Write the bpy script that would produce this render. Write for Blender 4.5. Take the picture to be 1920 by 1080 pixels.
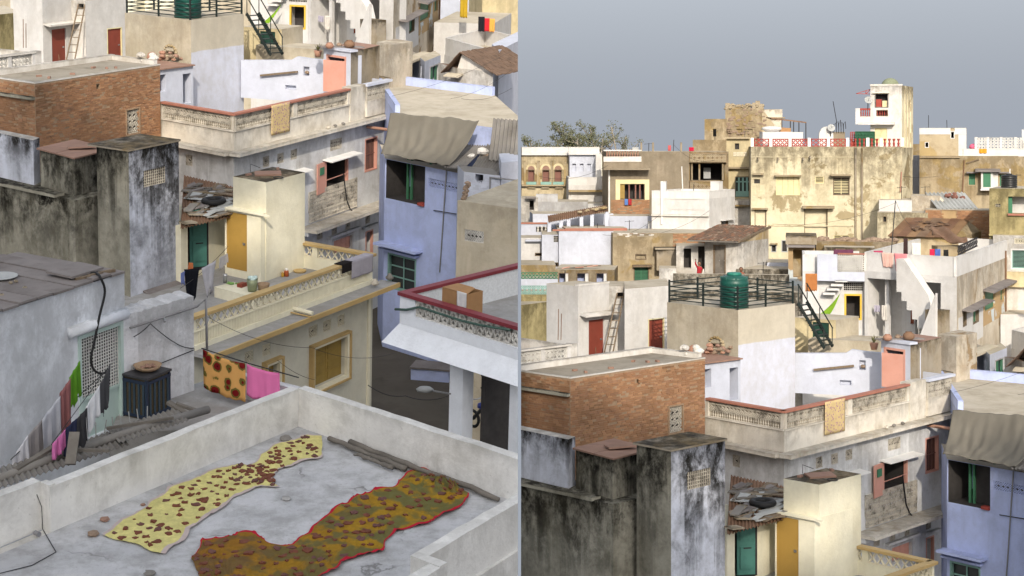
import bpy, bmesh, math, random
from mathutils import Vector as V, Matrix, noise

scene = bpy.context.scene
for o in list(bpy.data.objects):
    bpy.data.objects.remove(o)
COL = scene.collection
PI = math.pi
R = math.radians

# ---------------------------------------------------------------- camera
FPX = 2900.0          # focal length in photograph pixels (1920 wide)
CAMH = 30.0
cam_d = bpy.data.cameras.new('camera')
cam = bpy.data.objects.new('camera', cam_d)
COL.objects.link(cam)
cam.location = (0, 0, CAMH)
cam.rotation_euler = (R(90), 0, 0)
cam_d.sensor_width = 36.0
cam_d.lens = FPX / 1920 * 36.0
cam_d.shift_y = -270.0 / 1920
cam_d.clip_start = 0.5
cam_d.clip_end = 9000
scene.camera = cam

# ---------------------------------------------------------------- sky, sun, exposure
SUN_AZ = -4.0         # degrees to the left of straight behind the camera
SUN_EL = 26.0
world = bpy.data.worlds.new('World')
scene.world = world
world.use_nodes = True
nt = world.node_tree
nt.nodes.clear()
sky = nt.nodes.new('ShaderNodeTexSky')
sky.sky_type = 'NISHITA'
sky.sun_disc = False
sky.sun_elevation = R(SUN_EL)
sky.sun_rotation = R(180 + SUN_AZ)
sky.altitude = 0
sky.air_density = 0.9
sky.dust_density = 9.0
sky.ozone_density = 1.0
hs = nt.nodes.new('ShaderNodeHueSaturation')
hs.inputs['Saturation'].default_value = 0.4
hs.inputs['Value'].default_value = 0.68
bg = nt.nodes.new('ShaderNodeBackground')
bg.inputs['Strength'].default_value = 0.10
wo = nt.nodes.new('ShaderNodeOutputWorld')
nt.links.new(sky.outputs[0], hs.inputs['Color'])
veil = nt.nodes.new('ShaderNodeMix')          # even dust veil over the whole sky
veil.data_type = 'RGBA'; veil.blend_type = 'ADD'; veil.inputs[0].default_value = 1.0
veil.inputs[7].default_value = (2.16, 2.36, 2.70, 1)
nt.links.new(hs.outputs[0], veil.inputs[6])
nt.links.new(veil.outputs[2], bg.inputs['Color'])
nt.links.new(bg.outputs[0], wo.inputs['Surface'])

sun_d = bpy.data.lights.new('sun', 'SUN')
sun = bpy.data.objects.new('sun', sun_d)
COL.objects.link(sun)
sun_d.energy = 2.05
sun_d.angle = R(0.5)
sun_d.color = (1.0, 0.90, 0.76)
to_sun = V((-math.sin(R(SUN_AZ)) * math.cos(R(SUN_EL)), -math.cos(R(SUN_AZ)) * math.cos(R(SUN_EL)), math.sin(R(SUN_EL))))
sun.rotation_euler = to_sun.to_track_quat('Z', 'Y').to_euler()
sun.location = (0, 0, 90)

vs = scene.view_settings
vs.view_transform = 'Standard'
vs.look = 'None'
vs.exposure = 0.76
vs.gamma = 1.0
vs.use_curve_mapping = False

# ---------------------------------------------------------------- frames
# The picture shows the town in two takes side by side; each half is a quarter of town
# with its own level directions. A frame holds those directions, with the camera at its origin.
class Frame:
    def __init__(s, tag, k, ox, oy, ez, ys, clip, side):
        s.tag, s.k, s.ox, s.oy, s.ys = tag, k, ox, oy, ys
        s.ez = V(ez).normalized()
        s.ey = (V((0, 1, 0)) - s.ez * s.ez.y).normalized()
        s.ex = s.ey.cross(s.ez)
        s.M = Matrix.Translation((0, 0, CAMH)) @ Matrix((s.ex, s.ey, s.ez)).transposed().to_4x4()
        c = (clip - 960) / FPX
        n = V((1, -c, 0)) * side
        s.cn = s.loc(n)          # keep points with dot(cn) <= 0
        s.g = -21.0
    def loc(s, w):
        return V((w.dot(s.ex), w.dot(s.ey), w.dot(s.ez)))
    def ray(s, u, v):
        x, y = s.k * u + s.ox, s.k * v + s.oy
        return s.loc(V(((x - 960) / FPX, 1, (270 - y) / FPX)))
    def P(s, u, v, Y):
        r = s.ray(u, v)
        return r * (Y * s.ys / r.y)
    def Z(s, u, v, z):
        r = s.ray(u, v)
        return r * (z / r.z)
    def pt(s, spec, z=None):
        if isinstance(spec, V):
            return V((spec.x, spec.y, z))
        if len(spec) == 3:
            p = s.P(*spec)
            if z is not None:
                p.z = z
            return p
        return s.Z(spec[0], spec[1], z)
    def pl(s, u, v, p0, n):
        r = s.ray(u, v)
        return r * (p0.dot(n) / r.dot(n))

KV = 1.0274 * FPX * FPX / 522
FL = Frame('left', 1.0, 0, 0, (480 / FPX, -1, KV / FPX), 1.0, 971, 1)
FR = Frame('right', 1.076, 999, 541, (0, 0, 1), 1 / 1.076, 977, -1)
FQ = Frame('right', 1.0, 0, 0, (0, 0, 1), 1.0, 977, -1)      # right half measured in its own pixels

# ---------------------------------------------------------------- materials
MATS = {}
def lin(h):
    if isinstance(h, (tuple, list)):
        return tuple(h)
    h = h.lstrip('#')
    r = []
    for i in (0, 2, 4):
        c = int(h[i:i + 2], 16) / 255
        r.append(c / 12.92 if c <= 0.04045 else ((c + 0.055) / 1.055) ** 2.4)
    return tuple(r)

class NT:
    def __init__(s, name):
        s.m = bpy.data.materials.new(name)
        s.m.use_nodes = True
        s.t = s.m.node_tree
        s.b = s.t.nodes['Principled BSDF']
        s.tc = None
    def n(s, kind, **kw):
        n = s.t.nodes.new('ShaderNode' + kind)
        for k, v in kw.items():
            if k in n.inputs.keys():
                n.inputs[k].default_value = v
            else:
                setattr(n, k, v)
        return n
    def l(s, a, b):
        s.t.links.new(a, b)
    def obj(s, seed=True):
        if s.tc is None:
            tc = s.n('TexCoord')
            oi = s.n('ObjectInfo')
            mu = s.n('VectorMath', operation='SCALE')
            mu.inputs['Scale'].default_value = 60.0
            cx = s.n('CombineXYZ')
            s.l(oi.outputs['Random'], cx.inputs[0]); s.l(oi.outputs['Random'], cx.inputs[1])
            s.l(cx.outputs[0], mu.inputs[0])
            ad = s.n('VectorMath', operation='ADD')
            s.l(tc.outputs['Object'], ad.inputs[0]); s.l(mu.outputs[0], ad.inputs[1])
            s.tc = ad.outputs[0]; s.raw = tc.outputs['Object']; s.gen = tc.outputs['Generated']
        return s.tc
    def noise(s, scale, detail=4, rough=0.6, stretch=None, dist=0.0):
        v = s.obj()
        if stretch:
            mp = s.n('Mapping'); mp.inputs['Scale'].default_value = stretch
            s.l(v, mp.inputs['Vector']); v = mp.outputs[0]
        n = s.n('TexNoise', Scale=scale, Detail=detail, Roughness=rough, Distortion=dist)
        s.l(v, n.inputs['Vector'])
        return n.outputs['Fac']
    def ramp(s, f, a, b, lo=0.0, hi=1.0):
        m = s.n('MapRange', interpolation_type='SMOOTHSTEP')
        s.l(f, m.inputs['Value'])
        for i, x in zip(('From Min', 'From Max', 'To Min', 'To Max'), (a, b, lo, hi)):
            m.inputs[i].default_value = x
        return m.outputs[0]
    def math(s, op, a, b):
        m = s.n('Math', operation=op)
        for i, x in ((0, a), (1, b)):
            if isinstance(x, (int, float)):
                m.inputs[i].default_value = x
            else:
                s.l(x, m.inputs[i])
        return m.outputs[0]
    def mix(s, f, a, b, mode='MIX'):
        m = s.n('Mix', data_type='RGBA', blend_type=mode, clamp_factor=True)
        for i, x in ((0, f), (6, a), (7, b)):
            if isinstance(x, (int, float)):
                m.inputs[i].default_value = x
            elif isinstance(x, tuple):
                m.inputs[i].default_value = (*x[:3], 1)
            else:
                s.l(x, m.inputs[i])
        return m.outputs[2]
    def done(s, col, rough=0.9, bump=None, bs=0.3, bd=0.02, spec=0.25, metal=0.0):
        if isinstance(col, tuple):
            s.b.inputs['Base Color'].default_value = (*col[:3], 1)
        else:
            s.l(col, s.b.inputs['Base Color'])
        s.b.inputs['Roughness'].default_value = rough
        s.b.inputs['Specular IOR Level'].default_value = spec
        s.b.inputs['Metallic'].default_value = metal
        if bump is not None:
            b = s.n('Bump', Strength=bs, Distance=bd)
            s.l(bump, b.inputs['Height']); s.l(b.outputs[0], s.b.inputs['Normal'])
        return s.m

def plaster(key, base, stain='#3a352d', top=0.5, grime=0.35, peel=None, pa=0.0, wash=None, wz=1.0, warm='#a08a63', wa=0.25, toph=0.35, ps=0.55, bump=0.35, soot_k=0.75):
    """limewashed wall: uneven wash, dark rain streaks from its top, grime blotches, peeled patches"""
    if key in MATS:
        return MATS[key]
    t = NT(key)
    base, stain, warm = lin(base), lin(stain), lin(warm)
    c = base
    if wash is not None:
        t.obj()
        sx = t.n('SeparateXYZ'); t.l(t.raw, sx.inputs[0])
        j = t.math('MULTIPLY', t.math('SUBTRACT', t.noise(0.8, 3), 0.5), 0.12)
        f = t.ramp(t.math('ADD', sx.outputs[2], j), wz - 0.03, wz + 0.03)
        c = t.mix(f, lin(wash), base)
    big = t.noise(0.45, 5, 0.65)
    c = t.mix(t.ramp(big, 0.35, 0.75, 0.0, wa), c, warm)
    mid = t.noise(2.2, 6, 0.7)
    c = t.mix(t.ramp(mid, 0.3, 0.7, 0.25, 0.0), c, tuple(x * 0.62 for x in base))
    if peel is not None and pa > 0:
        pn = t.noise(ps, 7, 0.62, dist=0.4)
        c = t.mix(t.ramp(pn, 0.62 - 0.3 * pa, 0.655 - 0.3 * pa), c, lin(peel))
    t.obj()
    sg = t.n('SeparateXYZ'); t.l(t.gen, sg.inputs[0])
    # damp from the top: soft mould blotches plus runs of different length, broken up by mottling
    depth = t.math('SUBTRACT', 1.0, sg.outputs[2])
    lowf = t.noise(1.0, 4, 0.6, (0.7, 0.7, 0.05))
    hif = t.noise(1.0, 5, 0.65, (2.2, 2.2, 0.05), 0.25)
    drip = t.ramp(t.math('ADD', t.math('MULTIPLY', lowf, 0.6), t.math('MULTIPLY', hif, 0.4)), 0.38, 0.64, 0.08, 1.0)
    wob = t.math('MULTIPLY', t.math('SUBTRACT', t.noise(1.6, 7, 0.7), 0.5), 0.75 * toph)
    run = t.math('SUBTRACT', 1.0, t.math('DIVIDE', t.math('ADD', depth, wob), t.math('MULTIPLY', drip, toph)))
    run = t.ramp(run, -0.1, 0.95)
    tex = t.ramp(t.noise(1.5, 10, 0.76, (1, 1, 0.65), 0.2), 0.30, 0.58, 0.12, 1.0)
    mould = t.math('MULTIPLY', t.ramp(t.noise(0.55, 9, 0.72, None, 0.4), 0.40, 0.62), t.ramp(depth, 0.0, toph * 1.1, 1.0, 0.0))
    both = t.math('MAXIMUM', run, t.math('MULTIPLY', mould, 0.85))
    f1 = t.math('MULTIPLY', t.math('MULTIPLY', both, tex), min(1.0, top * (0.55 + 0.5 * soot_k)))
    c = t.mix(f1, c, stain)
    sn = t.noise(1.0, 5, 0.62, (1.5, 1.5, 0.13), 0.35)
    zone = t.ramp(t.noise(0.55, 3, 0.55), 0.40, 0.62)
    streak = t.math('MULTIPLY', t.ramp(sn, 0.46, 0.68), zone)
    blot = t.ramp(t.noise(0.8, 9, 0.76, None, 0.3), 0.44, 0.68)
    f2 = t.math('MULTIPLY', t.math('ADD', t.math('MULTIPLY', blot, 0.6), t.math('MULTIPLY', streak, 0.55)), grime)
    c = t.mix(f2, c, tuple(0.5 * a + 0.5 * b for a, b in zip(stain, warm)))
    # fine chips and speckle
    sp = t.ramp(t.noise(9.0, 5, 0.75), 0.60, 0.72, 0, 0.35 * min(1, grime + 0.35))
    c = t.mix(sp, c, tuple(x * 0.5 for x in warm))
    bm = t.math('ADD', t.math('MULTIPLY', t.noise(1.6, 5), 0.7), t.noise(14.0, 4))
    MATS[key] = t.done(c, 0.92, bm, bump, 0.03, 0.15)
    return MATS[key]

def flat(key, base, rough=0.6, var=0.18, scale=3.0, dirt=None, da=0.3, metal=0.0, spec=0.3, bump=0.15, stretch=None):
    if key in MATS:
        return MATS[key]
    t = NT(key)
    b = lin(base)
    c = t.mix(t.ramp(t.noise(scale, 5, 0.65, stretch), 0.3, 0.7, var * 1.6, 0.0), b, tuple(x * 0.45 for x in b))
    if dirt is not None:
        c = t.mix(t.ramp(t.noise(scale * 0.5, 7, 0.7), 0.45, 0.68, 0, da), c, lin(dirt))
    MATS[key] = t.done(c, rough, t.noise(scale * 6, 4), bump, 0.01, spec, metal)
    return MATS[key]

# whites and plasters
LIME = '#5a5244'
m_white = plaster('white_lime', (0.68, 0.67, 0.655), top=0.2, grime=0.22, wa=0.12)
m_white_worn = plaster('white_worn', (0.69, 0.67, 0.635), top=0.6, grime=0.45, wa=0.25, toph=0.3)
m_white_blue = plaster('bluish_white', (0.56, 0.59, 0.68), top=0.15, grime=0.2, wa=0.08, warm='#9a9aa8')
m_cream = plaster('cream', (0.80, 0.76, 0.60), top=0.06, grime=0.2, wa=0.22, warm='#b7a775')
m_cream_dim = plaster('cream_darker', (0.62, 0.60, 0.50), top=0.2, grime=0.15, wa=0.15)  # darker, greyer cream than the trim colour
m_blue = plaster('blue_lime', (0.52, 0.60, 0.90), top=0.3, grime=0.3, wa=0.15, warm='#7f86a8')
m_bigh = plaster('grey_white_house', (0.68, 0.69, 0.70), top=0.4, grime=0.5, wa=0.15, warm='#8a7d66', toph=0.5)
m_balus = plaster('weathered_balustrade', (0.74, 0.70, 0.62), stain='#3a342b', top=0.45, grime=0.6, wa=0.3, toph=0.9)
m_pillar = plaster('black_stained', (0.70, 0.73, 0.82), stain='#1c1a17', top=1.0, grime=0.55, wa=0.1, warm='#4a4640', toph=0.75, soot_k=1.15)
m_stonewall = plaster('grey_moss_wall', (0.40, 0.38, 0.31), stain='#15130f', top=1.0, grime=0.75, wa=0.45, warm='#5f5a48', toph=0.42, soot_k=1.0)
m_beige = plaster('beige_cement', (0.56, 0.50, 0.39), top=0.3, grime=0.35, wa=0.4, warm='#8d7c5c')
m_tankh = plaster('beige_over_blue', (0.60, 0.55, 0.45), top=0.1, grime=0.18, wa=0.15, warm='#8d7c5c', wash=(0.66, 0.69, 0.80), wz=12.3)
m_yhouse = plaster('yellow_old', (0.70, 0.63, 0.45), stain='#4a4030', top=0.85, grime=0.42, wa=0.35, warm='#a8966c', peel='#a89a7a', pa=0.2, toph=0.3)
m_tan = plaster('tan_old', (0.36, 0.30, 0.21), stain='#3a3022', top=0.6, grime=0.5, wa=0.45, warm='#7a6443', peel='#94805c', pa=0.3)
m_tan2 = plaster('ochre_old', (0.46, 0.385, 0.265), stain='#453823', top=0.6, grime=0.5, wa=0.45, warm='#8d744a', peel='#a8946c', pa=0.3)
m_cement = plaster('brown_cement', (0.31, 0.26, 0.19), top=0.35, grime=0.4, wa=0.4, warm='#57482f')
m_cement_grey = plaster('grey_cement', (0.40, 0.40, 0.40), stain='#4a463e', top=0.3, grime=0.45, wa=0.35, warm='#8a8172')
m_terr_wall = plaster('parapet_white', (0.86, 0.85, 0.82), stain='#4a463d', top=0.3, grime=0.5, wa=0.25, warm='#9a9488')
m_terr_floor = plaster('terrace_cement', (0.58, 0.60, 0.64), stain='#6a6760', top=0.0, grime=0.35, wa=0.25, warm='#7d776a')
m_yellowold = plaster('mustard_moss', (0.47, 0.40, 0.21), stain='#3d3724', top=0.8, grime=0.6, wa=0.4, warm='#75683f')
m_corner = plaster('corner_house_plaster', (0.66, 0.60, 0.50), stain='#4b4235', top=0.6, grime=0.5, wa=0.35, warm='#a98c60', peel='#a89070', pa=0.06)
m_paleblue = plaster('pale_blue_patch', (0.62, 0.70, 0.74), top=0.3, grime=0.4, wa=0.35, warm='#b39a70', peel='#b59a74', pa=0.75)
m_greywall = plaster('grey_wash', (0.55, 0.56, 0.58), top=0.4, grime=0.4, wa=0.2)
m_stainblack = plaster('soot_black', (0.34, 0.30, 0.24), stain='#151310', top=1.0, grime=1.0, wa=0.4)
m_yellow = plaster('pale_yellow', (0.68, 0.58, 0.36), top=0.4, grime=0.4, wa=0.2)
m_room = flat('room_shade', (0.055, 0.05, 0.048), 0.95, 0.3)  # near-black paint standing in for the shade inside rooms
m_roof = plaster('roof_cement', (0.33, 0.30, 0.25), stain='#2a2721', top=0, grime=0.6, wa=0.4, warm='#6a5f4c')
m_roof_lite = plaster('roof_pale', (0.52, 0.47, 0.38), stain='#4a4338', top=0, grime=0.4, wa=0.4, warm='#7d705a')
m_haveli = plaster('haveli_plaster', (0.60, 0.51, 0.34), stain='#4a4030', top=0.6, grime=0.6, wa=0.4, warm='#8d744a', peel='#9a8460', pa=0.3)
m_slab = flat('stone_slab', (0.25, 0.225, 0.215), 0.85, 0.3, 2.0, '#3a302a', 0.5)
m_redstone = flat('red_stone', (0.33, 0.20, 0.15), 0.85, 0.3, 2.5, '#6f5a48', 0.4)
# paints
m_mustard = flat('mustard_paint', (0.50, 0.35, 0.15), 0.6, 0.15, 3, '#6b5128', 0.25)
m_mustard_d = flat('mustard_door', (0.42, 0.255, 0.06), 0.5, 0.15, 2, '#5a3a10', 0.2)
m_olive_d = flat('olive_shutter', (0.30, 0.20, 0.05), 0.55, 0.2, 2)
m_redoxide = flat('red_oxide_coping', (0.40, 0.17, 0.12), 0.75, 0.25, 2.5, '#7a5a48', 0.3)
m_maroon = flat('maroon_door', (0.25, 0.055, 0.035), 0.6, 0.25, 2.0, '#4a2a20', 0.4)
m_maroon_c = flat('maroon_coping', (0.22, 0.035, 0.045), 0.5, 0.2, 2.0)
m_pink = flat('salmon_paint', (0.62, 0.32, 0.25), 0.6, 0.12, 2.5, '#9a5a44', 0.25)
m_teal = flat('teal_paint', (0.08, 0.24, 0.20), 0.6, 0.25, 2.5, '#1d2f2a', 0.5)
m_teal_l = flat('light_teal', (0.24, 0.42, 0.37), 0.6, 0.2, 2.5)
m_green = flat('green_paint', (0.06, 0.20, 0.11), 0.6, 0.2, 2.5, '#2c3a26', 0.3)
m_green_d = flat('dark_green', (0.016, 0.055, 0.04), 0.55, 0.2, 2.5)
m_rail = flat('rail_black_green', (0.018, 0.028, 0.026), 0.45, 0.2, 3, '#3a2a1c', 0.25)
m_mint = flat('mint_door', (0.50, 0.62, 0.58), 0.5, 0.1, 2.5)
m_cream_p = flat('cream_paint', (0.72, 0.63, 0.36), 0.6, 0.15, 2)
m_yel_p = flat('yellow_frame', (0.72, 0.46, 0.06), 0.5, 0.15, 2)
m_ironred = flat('iron_brown', (0.22, 0.10, 0.075), 0.65, 0.2, 3)
m_whitep = flat('white_paint', (0.78, 0.77, 0.74), 0.6, 0.1, 3, '#7c7464', 0.25)
m_redp = flat('red_brick_paint', (0.36, 0.06, 0.045), 0.7, 0.2, 4, '#7a4a3a', 0.25)
m_wood = flat('old_wood', (0.22, 0.165, 0.11), 0.85, 0.35, 4, '#3a3026', 0.5, stretch=(4, 4, 0.5))
m_wood_g = flat('grey_wood', (0.20, 0.18, 0.155), 0.9, 0.35, 4, '#2a2520', 0.5)
m_rust = flat('rusty_sheet', (0.26, 0.155, 0.095), 0.8, 0.4, 1.5, '#4b2c1a', 0.7)
m_zinc = flat('grey_sheet', (0.24, 0.225, 0.205), 0.75, 0.35, 1.6, '#3a342b', 0.6)
m_zinc_l = flat('pale_sheet', (0.45, 0.46, 0.45), 0.6, 0.3, 1.6, '#6a6a60', 0.5)
m_tile = flat('clay_tile', (0.20, 0.13, 0.09), 0.9, 0.4, 5, '#2c241c', 0.6)
m_tile_o = flat('orange_tile', (0.30, 0.15, 0.09), 0.9, 0.35, 5, '#3c2c20', 0.5)
m_brickA = flat('brick', (0.40, 0.21, 0.11), 0.92, 0.4, 0.9, '#4f4030', 0.7)
m_mortar = flat('mortar', (0.36, 0.25, 0.16), 0.95, 0.3, 4)
m_steel = flat('steel', (0.42, 0.42, 0.42), 0.35, 0.1, 4, metal=0.8)
m_pipe = flat('grey_pipe', (0.24, 0.24, 0.25), 0.5, 0.15, 4, '#3a342c', 0.3)
m_black = flat('black_rubber', (0.015, 0.015, 0.016), 0.6, 0.1, 4)
m_glass = flat('dark_pane', (0.03, 0.035, 0.035), 0.2, 0.1, 2, spec=0.5)
m_tank = flat('green_tank', (0.010, 0.085, 0.065), 0.35, 0.12, 1.5, '#1a3a30', 0.3, spec=0.5)
m_tank_b = flat('black_tank', (0.012, 0.012, 0.012), 0.4, 0.1, 2, spec=0.5)
m_clay = flat('clay_pot', (0.38, 0.21, 0.145), 0.8, 0.2, 4, '#7a5a44', 0.3)
m_earth = flat('dusty_earth', (0.16, 0.13, 0.10), 0.95, 0.35, 0.6, '#3a3228', 0.5)
m_street = flat('street_cement', (0.12, 0.105, 0.085), 0.95, 0.35, 0.8, '#2a2620', 0.5)
m_tarp = flat('tarpaulin', (0.175, 0.16, 0.13), 0.75, 0.25, 0.7, '#6a6254', 0.35, stretch=(1, 1, 0.3))
m_card = flat('cardboard', (0.36, 0.20, 0.09), 0.85, 0.15, 3)
m_jw = flat('jali_white', (0.72, 0.70, 0.65), 0.85, 0.2, 5, '#4a4438', 0.45)
m_jc = flat('jali_cream', (0.72, 0.66, 0.50), 0.85, 0.12, 5)
m_jo = flat('jali_old', (0.62, 0.57, 0.48), 0.9, 0.35, 6, '#2e2820', 0.8)
m_jbrown = flat('jali_brown', (0.30, 0.22, 0.13), 0.9, 0.3, 6, '#221a12', 0.6)
m_green_l = flat('moss_green_dome', (0.26, 0.29, 0.19), 0.9, 0.3, 3, '#5a5a40', 0.4)
m_stone = flat('rubble_stone', (0.30, 0.22, 0.16), 0.95, 0.35, 5)
m_wire = flat('wire', (0.03, 0.03, 0.032), 0.6, 0.1, 4)

def floor_mat():
    t = NT('terrace_floor')
    c = t.mix(t.ramp(t.noise(0.35, 6, 0.65), 0.3, 0.7), (0.40, 0.405, 0.42), (0.56, 0.565, 0.58))
    c = t.mix(t.ramp(t.noise(1.6, 8, 0.72), 0.40, 0.66, 0, 0.55), c, (0.22, 0.215, 0.205))
    c = t.mix(t.ramp(t.noise(0.7, 7, 0.7, None, 0.8), 0.56, 0.64, 0, 0.45), c, (0.52, 0.52, 0.52))
    c = t.mix(t.ramp(t.noise(14, 5, 0.8), 0.56, 0.70, 0, 0.5), c, (0.20, 0.19, 0.18))
    t.obj()
    v = t.n('TexVoronoi', Scale=0.42); v.feature = 'DISTANCE_TO_EDGE'
    ds = t.n('VectorMath', operation='ADD'); nz = t.n('TexNoise', Scale=2.5, Detail=4)
    t.l(t.tc, nz.inputs['Vector']); sc = t.n('VectorMath', operation='SCALE'); sc.inputs['Scale'].default_value = 0.5
    t.l(nz.outputs['Color'], sc.inputs[0]); t.l(t.tc, ds.inputs[0]); t.l(sc.outputs[0], ds.inputs[1]); t.l(ds.outputs[0], v.inputs['Vector'])
    crack = t.math('MULTIPLY', t.ramp(v.outputs['Distance'], 0.0, 0.012, 1.0, 0.0), t.ramp(t.noise(0.5, 2), 0.5, 0.6))
    c = t.mix(t.math('MULTIPLY', crack, 0.7), c, (0.12, 0.115, 0.11))
    return t.done(c, 0.92, t.math('ADD', t.noise(3, 6), t.noise(20, 5)), 0.5, 0.03, 0.15)
m_terr_floor = floor_mat()
def cloth_mat(key, c, var=0.15):
    return flat('cloth_' + key, c, 0.95, var, 4, spec=0.05, bump=0.25)

# ---------------------------------------------------------------- mesh builder (frame-local coordinates)
class MB:
    def __init__(s):
        s.v, s.f, s.m = [], [], []
        s.smooth = False
    def quad(s, pts, m=0):
        i = len(s.v)
        s.v += [V(p) for p in pts]
        s.f.append(tuple(range(i, i + len(pts)))); s.m.append(m)
    def box(s, o, a, b, c, m=0):
        """o corner, a b c edge vectors"""
        o, a, b, c = V(o), V(a), V(b), V(c)
        if a.cross(b).dot(c) < 0:
            a, b = b, a
        i = len(s.v)
        s.v += [o, o + a, o + a + b, o + b, o + c, o + a + c, o + a + b + c, o + b + c]
        for q in ((0, 3, 2, 1), (4, 5, 6, 7), (0, 1, 5, 4), (1, 2, 6, 5), (2, 3, 7, 6), (3, 0, 4, 7)):
            s.f.append(tuple(i + k for k in q)); s.m.append(m)
        return s
    def bar(s, p, q, w, h, m=0, up=V((0, 0, 1))):
        """rectangular bar from p to q, w across, h along up, centred"""
        p, q = V(p), V(q)
        d = q - p
        x = d.cross(up)
        if x.length < 1e-6:
            x = V((1, 0, 0))
        x = x.normalized() * w
        y = x.cross(d).normalized() * h
        s.box(p - x / 2 - y / 2, x, y, d, m)
        return s
    def tube(s, pts, r, n=6, m=0, cap=True):
        pts = [V(p) for p in pts]
        rings = []
        for i, p in enumerate(pts):
            d = (pts[min(i + 1, len(pts) - 1)] - pts[max(i - 1, 0)])
            if d.length < 1e-9:
                d = V((0, 0, 1))
            d.normalize()
            a = d.orthogonal().normalized() if i == 0 else (rings_a - d * rings_a.dot(d)).normalized()
            rings_a = a
            b = d.cross(a)
            rr = r[i] if isinstance(r, (list, tuple)) else r
            k = len(s.v)
            s.v += [p + (a * math.cos(t * 2 * PI / n) + b * math.sin(t * 2 * PI / n)) * rr for t in range(n)]
            rings.append(k)
        for i in range(len(rings) - 1):
            for t in range(n):
                u = (t + 1) % n
                s.f.append((rings[i] + t, rings[i] + u, rings[i + 1] + u, rings[i + 1] + t)); s.m.append(m)
        if cap:
            s.f.append(tuple(rings[0] + t for t in reversed(range(n)))); s.m.append(m)
            s.f.append(tuple(rings[-1] + t for t in range(n))); s.m.append(m)
        return s
    def lathe(s, o, prof, n=16, m=0, sx=1.0, sy=1.0):
        o = V(o)
        rings = []
        for r, z in prof:
            k = len(s.v)
            s.v += [o + V((r * sx * math.cos(t * 2 * PI / n), r * sy * math.sin(t * 2 * PI / n), z)) for t in range(n)]
            rings.append(k)
        for i in range(len(rings) - 1):
            for t in range(n):
                u = (t + 1) % n
                s.f.append((rings[i] + t, rings[i] + u, rings[i + 1] + u, rings[i + 1] + t)); s.m.append(m)
        s.f.append(tuple(rings[0] + t for t in reversed(range(n)))); s.m.append(m)
        s.f.append(tuple(rings[-1] + t for t in range(n))); s.m.append(m)
        return s
    def prism(s, poly, z0, z1, m=0, mt=None, rec=None, fm=None, cap=True):
        """vertical prism (poly counter-clockwise from above); rec[i] = recesses (s0,s1,t0,t1,depth,mat) on side i"""
        n = len(poly)
        poly = [V((p[0], p[1], 0)) for p in poly]
        for i in range(n):
            a, b = poly[i], poly[(i + 1) % n]
            e = b - a
            L = e.length
            e = e / L
            nr = V((e.y, -e.x, 0))
            mi = fm.get(i, m) if fm else m
            P = lambda s_, t_, d=0.0: a + e * s_ + V((0, 0, t_)) - nr * d
            rs = []
            for q in (rec or {}).get(i, []):
                s0, s1 = max(q[0], 0.02), min(q[1], L - 0.02)
                t0, t1 = max(q[2], z0 + 0.02), min(q[3], z1 - 0.02)
                if s1 - s0 > 0.02 and t1 - t0 > 0.02:
                    rs.append((s0, s1, t0, t1, q[4], q[5]))
            if not rs:
                s.quad([P(0, z0), P(L, z0), P(L, z1), P(0, z1)], mi)
                continue
            ss = sorted({0, L} | {q[0] for q in rs} | {q[1] for q in rs})
            ts = sorted({z0, z1} | {q[2] for q in rs} | {q[3] for q in rs})
            for j in range(len(ss) - 1):
                for k in range(len(ts) - 1):
                    cs, ct = (ss[j] + ss[j + 1]) / 2, (ts[k] + ts[k + 1]) / 2
                    if any(q[0] < cs < q[1] and q[2] < ct < q[3] for q in rs):
                        continue
                    s.quad([P(ss[j], ts[k]), P(ss[j + 1], ts[k]), P(ss[j + 1], ts[k + 1]), P(ss[j], ts[k + 1])], mi)
            mi0 = mi
            for s0, s1, t0, t1, d, mm in rs:
                s.quad([P(s0, t0, d), P(s1, t0, d), P(s1, t1, d), P(s0, t1, d)], mm)
                mi = mm if d > 1.5 else mi0  # sides of deep recesses take the back colour, dark where shade is painted
                s.quad([P(s0, t0), P(s1, t0), P(s1, t0, d), P(s0, t0, d)], mi)
                s.quad([P(s0, t1, d), P(s1, t1, d), P(s1, t1), P(s0, t1)], mi)
                s.quad([P(s0, t0), P(s0, t0, d), P(s0, t1, d), P(s0, t1)], mi)
                s.quad([P(s1, t0, d), P(s1, t0), P(s1, t1), P(s1, t1, d)], mi)
        if cap:
            s.quad([p + V((0, 0, z1)) for p in poly], m if mt is None else mt)
            s.quad([p + V((0, 0, z0)) for p in reversed(poly)], m)
        return s
    def sheet(s, P, nu, nv, m=0):
        """grid surface P(a,b) for a,b in 0..1"""
        k = len(s.v)
        for j in range(nv + 1):
            for i in range(nu + 1):
                s.v.append(V(P(i / nu, j / nv)))
        for j in range(nv):
            for i in range(nu):
                a = k + j * (nu + 1) + i
                s.f.append((a, a + 1, a + nu + 2, a + nu + 1)); s.m.append(m)
        return s
    def rock(s, o, r, rnd, m=0, sz=0.7):
        o = V(o)
        k = len(s.v)
        n = 7
        rings = [(0.0, -1), (0.8, -0.6), (1.0, 0.0), (0.75, 0.65), (0.0, 1)]
        idx = []
        for rr, z in rings:
            if rr == 0:
                idx.append([len(s.v)]); s.v.append(o + V((0, 0, z * r * sz)))
            else:
                row = []
                for t in range(n):
                    q = rr * r * rnd.uniform(0.75, 1.2)
                    row.append(len(s.v)); s.v.append(o + V((q * math.cos(t * 2 * PI / n), q * math.sin(t * 2 * PI / n), z * r * sz * rnd.uniform(.8, 1.15))))
                idx.append(row)
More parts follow.
